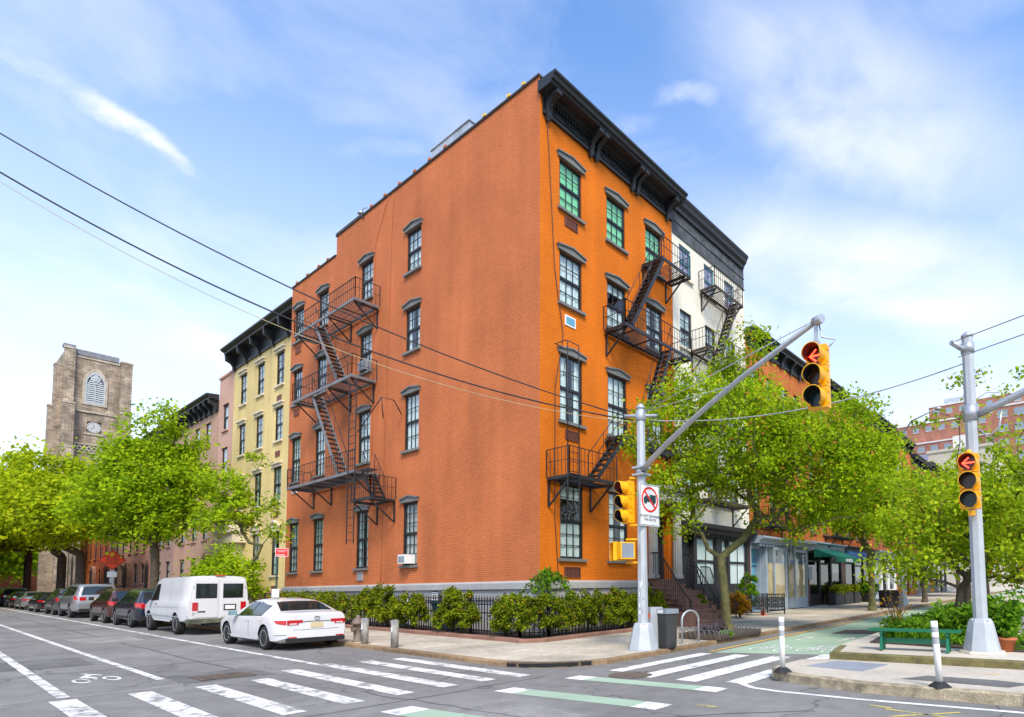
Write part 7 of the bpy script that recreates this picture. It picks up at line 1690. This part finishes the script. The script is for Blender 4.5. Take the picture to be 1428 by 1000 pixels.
# side street
tree('thin young tree with leafy ivy trunk before the yellow house', gb(-29.7, 9.6), 2.6, [(-.1, .1, 1.9, .28, .28, 1.2, 6), (-.9, -.2, 5.0, 1.2, 1.0, 1.0), (-1.8, -.7, 6.2, 1.3, 1.0, 1.0), (-1.9, -1.0, 4.7, 1.1, .9, .7), (.5, .6, 4.4, .5, .6, 1.2, .6), (-.3, -.2, 7.2, .7, .7, .7, .5)], 120, 5200, .10, LEAF_B, BARKM, .075, 20, sig=.19, lean=(-.2, 0))
tree('tall spreading street tree before the tan and mauve houses', gb(-43.65, 9.3), 3.7, [(.0, .2, 7.4, 3.2, 2.7, 2.6), (-1.5, -1.8, 6.6, 2.6, 2.0, 2.0), (.6, .5, 5.6, 2.0, 1.4, 1.4), (.2, .1, 10.3, 1.8, 1.7, 1.9), (-1.6, -1.0, 9.3, 1.8, 1.6, 1.4), (1.2, .3, 7.4, 1.5, 1.2, 1.5), (-.8, -.6, 4.8, 2.0, 1.5, .7, .5)], 300, 27000, .135, LEAF_B, BARK, .20, 21, sig=.36)
tree('street tree with leaning dark trunk past the road work sign', gb(-64.5, 9.3), 4.2, [(-.5, -1.2, 7.6, 4.2, 3.2, 2.6), (3.4, -1.4, 7.4, 3.2, 2.6, 2.2), (-3.8, -2.6, 7.8, 3.6, 3.0, 2.4), (1.0, -2.2, 9.8, 2.8, 2.4, 1.9)], 230, 24000, .21, LEAF_A, BARK, .28, 22, sig=.5, lean=(-.8, 0))
tree('dark trunked street tree next along after the leaning one', gb(-73.3, 9.3), 4.2, [(0, -2.5, 8.6, 5, 4.2, 3.4), (-4, -4, 9.4, 4.2, 3.6, 3.0), (2.5, -4, 10.6, 3.4, 3.0, 2.4), (1, -5, 8, 4, 3, 2.6)], 230, 22000, .26, LEAF_A, BARK, .3, 23, sig=.6)
tree('broad street tree far along the side street', gb(-91, 9.0), 4.2, [(0, -2, 9, 7, 5, 4), (-6, -4, 9, 5, 4, 3.4), (0, -6, 10, 5, 4, 3.6)], 170, 14000, .38, LEAF_A, BARK, .3, 24, sig=.8)
tree('tree on the opposite pavement of the side street', gb(-80, -2.4), 4.0, [(0, 0, 10.5, 6.5, 4.6, 4.6), (5.5, 1.6, 9.6, 4.5, 3.8, 3.8), (-6, 1.0, 9.4, 5, 3.8, 3.6), (2, 1.6, 14.2, 3.6, 3.2, 2.4)], 260, 26000, .28, LEAF_A, BARK, .32, 25, sig=.62)
tree('tree farther along the opposite pavement', gb(-108, -2.5), 4.0, [(0, 0, 10.4, 8, 5.5, 5), (-8, 1, 10, 7, 5, 4.4), (4, 2, 13.5, 4, 4, 3)], 160, 14000, .46, LEAF_A, BARK, .32, 26, sig=.95)
tree('last visible tree closing the end of the side street', gb(-140, 3), 3.5, [(0, 0, 8, 9, 8, 6), (0, 6, 9, 8, 8, 6), (0, -8, 9, 8, 8, 7)], 170, 17000, .6, LEAF_B, BARK, .4, 27, sig=1.2)
tree('round bushy shrub tree beside the steps of the tan house', gb(-39.6, 11.4), .8, [(0, 0, 2.5, 1.5, 1.0, 1.5), (-1.3, -.4, 2.0, 1.3, .9, 1.0), (1.0, .5, 1.8, 1.1, .7, .8)], 120, 9000, .10, LEAF_B, BARK, .08, 28, sig=.26, name='shrub', cat='shrub')
# hedges
def hedge(label, path, h, wd, n, seed, mat=LEAF_H, size=.062, zup=.14, cat='hedge', name='hedge'):
    rng = np.random.default_rng(seed); x0, y0 = path[0]; o = thing(name, label, cat, (x0, y0, gz(x0, y0)+zup)); cs = []; st = MB()
    L = [math.dist(a, b) for a, b in zip(path, path[1:])]; tot = sum(L)
    def along(t):
        d = t*tot
        for (a, b), l in zip(zip(path, path[1:]), L):
            if d <= l: q = d/l; return a[0]+(b[0]-a[0])*q, a[1]+(b[1]-a[1])*q, ((b[1]-a[1])/l, -(b[0]-a[0])/l)
            d -= l
        return path[-1][0], path[-1][1], (0, 1)
    k = int(tot*58)
    for i in range(k):
        t = rng.uniform(0, 1); x, y, nrm = along(t); e = min(t, 1-t)*tot
        lump = 1+.10*math.sin(x*5.1+y*3.7)+.08*math.sin(x*11+y*9.3); hh = h*lump*min(1, .55+e*1.1)
        z = rng.uniform(.18, 1)**.75*hh; s = rng.uniform(-1, 1); s = math.copysign(abs(s)**.5, s); bulge = .75+.35*math.sin(math.pi*min(1, z/hh*.9))
        cs.append((x+nrm[0]*s*wd/2*bulge+rng.normal(0, .03), y+nrm[1]*s*wd/2*bulge+rng.normal(0, .03), gz(x, y)+zup+z))
    leaf_cloud('foliage', cs, .055, n, size, mat, o, droop=-.2, seed=seed, elong=1.3)
    for i in range(int(tot*5)+2):
        x, y, nrm = along(rng.uniform(.03, .97)); g = gz(x, y)+zup
        p = Vector((x, y, g-.05)); q = p+Vector((rng.normal(0, .12), rng.normal(0, .12), h*rng.uniform(.7, .95))); st.tube([p, p.lerp(q, .5)+Vector((rng.normal(0, .03), rng.normal(0, .03), 0)), q], [.016, .012, .006], 4)
    st.build('stems', BARK, o)
    return o
hedge('clipped hedge behind the white sedan along the iron fence', [(-30.5, 11.1), (-23.5, 11.1)], 1.2, .5, 9500, 40)
hedge('rounded hedge bush behind the fire hydrant', [(-22.8, 11.08), (-20.6, 11.08)], 1.38, .62, 8500, 41)
hedge('rounded hedge bush between the hydrant and the blue bin', [(-20.0, 11.08), (-18.75, 11.06)], 1.30, .62, 5600, 42)
hedge('rounded hedge bush between the blue bin and the corner hedge', [(-17.25, 11.05), (-15.75, 11.05)], 1.36, .66, 7000, 43)
hedge('long corner hedge wrapping round the orange house', [(-14.35, 11.0), (-13.5, 11.05), (-13.05, 11.6), (-13.02, 15.9)], 1.22, .72, 27000, 44, size=.055)
hedge('low hedge bush behind the litter bin beside the stoop', [(-13.0, 16.3), (-13.0, 17.4)], 1.15, .6, 6000, 45)
hedge('dark green shrubs between the two stoops', [(-13.2, 20.0), (-13.0, 20.15)], 1.5, .9, 3500, 46, zup=.10, name='shrub', cat='shrub')
hedge('golden leaved shrub beside the second stoop', [(-12.7, 21.9), (-12.7, 22.6)], 1.5, .9, 5000, 47, mat=LEAF_Y, zup=.10, name='shrub', cat='shrub')
hedge('loose conifer like shrub inside the patio fence', [(-13.4, 24.4), (-13.35, 24.9)], 2.6, .9, 6500, 48, mat=LEAF_G, zup=.10, name='shrub', cat='shrub')
wt_ = thing('weeping_shrub', 'small weeping tree rising above the corner hedge', 'shrub', gb(-13.6, 12.3, .17)); rng = np.random.default_rng(5); m = MB(); cs = []
b0 = Vector(wt_.location); m.tube([b0, b0+Vector((.02, .0, 1.5)), b0+Vector((0, 0, 1.85))], [.03, .025, .02], 6)
for i in range(22):
    a = rng.uniform(0, 6.28); rr_ = rng.uniform(.4, .95); t0 = b0+Vector((0, 0, rng.uniform(1.6, 1.9)))
    pts = [t0+Vector((math.cos(a)*rr_*s_, math.sin(a)*rr_*s_, .22*math.sin(s_*2.2)-.55*s_*s_)) for s_ in np.linspace(0, 1, 7)]; m.tube(pts, .008, 3); cs += [tuple(p) for p in pts[1:]]
m.build('stems', BARK, wt_); leaf_cloud('foliage', cs, .05, 1300, .06, LEAF_G, wt_, droop=1, seed=5)
# planters with shrubs by the dark shop
for i, (y, ln, mt, lab) in enumerate([(36.2, 1.5, LEAF_H, 'black box planter with clipped dark green shrub, nearest the meter box'), (37.9, 1.5, LEAF_H, 'black box planter with green shrub in front of the green awning'), (39.6, 1.0, LEAF_H, 'short black box planter at the end of the planter row')]):
    o = thing('box_planter', lab, 'planter', (-13.35, y, gz(-13.35, y)+.10)); m = MB(); m.box(-.24, .24, -ln/2, ln/2, 0, .78); m.build('box', PLANTR, o, world=False)
    rng = np.random.default_rng(i); cs = [(-13.35+rng.uniform(-.22, .22), y+rng.uniform(-ln/2, ln/2), o.location.z+.8+rng.uniform(0, .35)) for _ in range(60)]; leaf_cloud('shrub', cs, .07, 1500, .09, mt, o, seed=i)
for i, (y, lab) in enumerate([(41.2, 'round black pot with bright green plant beside the box planters'), (42.6, 'round black pot with bright green plant past the first one')]):
    o = thing('potted_plant', lab, 'plant', (-13.1, y, gz(-13.1, y)+.10)); m = MB(); m.lathe([(.22, 0), (.3, .5), (.33, .5), (.33, .56), (.25, .56)], 12); m.build('pot', PLANTR, o, world=False)
    rng = np.random.default_rng(i+9); cs = [(-13.1+rng.normal(0, .22), y+rng.normal(0, .22), o.location.z+.7+rng.uniform(0, .6)) for _ in range(60)]; leaf_cloud('foliage', cs, .09, 1500, .11, LEAF_G, o, seed=i+9)
# ground planting on the island
def ground_cover(label, poly, n, hmax, size, mat, seed, name='ground_plants', zup=.3):
    rng = np.random.default_rng(seed); xs = [p[0] for p in poly]; ys = [p[1] for p in poly]; cs = []
    while len(cs) < n//14:
        x, y = rng.uniform(min(xs), max(xs)), rng.uniform(min(ys), max(ys)); ins = False; j = len(poly)-1
        for i in range(len(poly)):
            if (poly[i][1] > y) != (poly[j][1] > y) and x < (poly[j][0]-poly[i][0])*(y-poly[i][1])/(poly[j][1]-poly[i][1])+poly[i][0]: ins = not ins
            j = i
        if ins: hh = hmax*(.45+.55*abs(math.sin(x*2.7+y*1.9))); cs.append((x, y, gz(x, y)+zup+rng.uniform(.02, 1)*hh))
    o = leaf_cloud(name, cs, .06, n, size, mat, None, droop=-.8, seed=seed, elong=2.4); tag(o, label, 'plants', kind='stuff'); return o
ground_cover('bright green leafy ground planting on the island', [(-4.2, 14.3), (-2.9, 13.9), (-1.1, 13.4), (-.95, 14.0), (-1.75, 16), (-2.8, 22), (-3.5, 31.5), (-5.8, 31.5), (-5.0, 21.5), (-4.65, 17)], 22000, .24, .05, LEAF_G, 60)
def bush(label, c, r, h, n, size, mat, seed, zup=.3, name='leafy_plant', cat='plant'):
    o = thing(name, label, cat, gb(c[0], c[1], zup)); rng = np.random.default_rng(seed); b = Vector(o.location); m = MB(); cs = []
    for i in range(14):
        a = rng.uniform(0, 6.28); q = b+Vector((math.cos(a)*r*rng.uniform(.3, 1), math.sin(a)*r*rng.uniform(.3, 1), h*rng.uniform(.5, 1))); m.tube([b, b.lerp(q, .5)+Vector((0, 0, h*.12)), q], [.012, .009, .005], 4); cs += [tuple(b.lerp(q, t)) for t in (.4, .6, .8, 1)]
    m.build('stems', BARK, o); leaf_cloud('foliage', cs, r*.16, n, size, mat, o, seed=seed); return o
bush('tall leafy green plant left of the island pole base', (-2.6, 14.6), .5, .8, 1300, .075, LEAF_G, 61); bush('broad leaved green plant right of the island pole base', (-1.7, 14.6), .55, 1.0, 1500, .085, LEAF_G, 62); bush('leafy plant at the bike lane edge of the island', (-3.75, 14.9), .5, .5, 1100, .07, LEAF_G, 63)
bush('dry twiggy plant sticking up at the island edge', (-4.0, 15.0), .4, 1.2, 120, .05, LEAF_Y, 64); bush('lavender flowers in the tree pit', (-9.3, 14.6), .35, .26, 450, .05, LEAF_V, 65, zup=.2); bush('lavender clump at the far end of the tree pit', (-9.5, 15.9), .35, .26, 450, .05, LEAF_V, 66, zup=.2); bush('low green tuft at the kerb side of the tree pit', (-8.72, 14.6), .22, .14, 500, .05, LEAF_G, 67, zup=.16)
bush('small plant in the terracotta pot', (-1.5, 13.3), .12, .2, 160, .05, LEAF_G, 68, zup=.50)
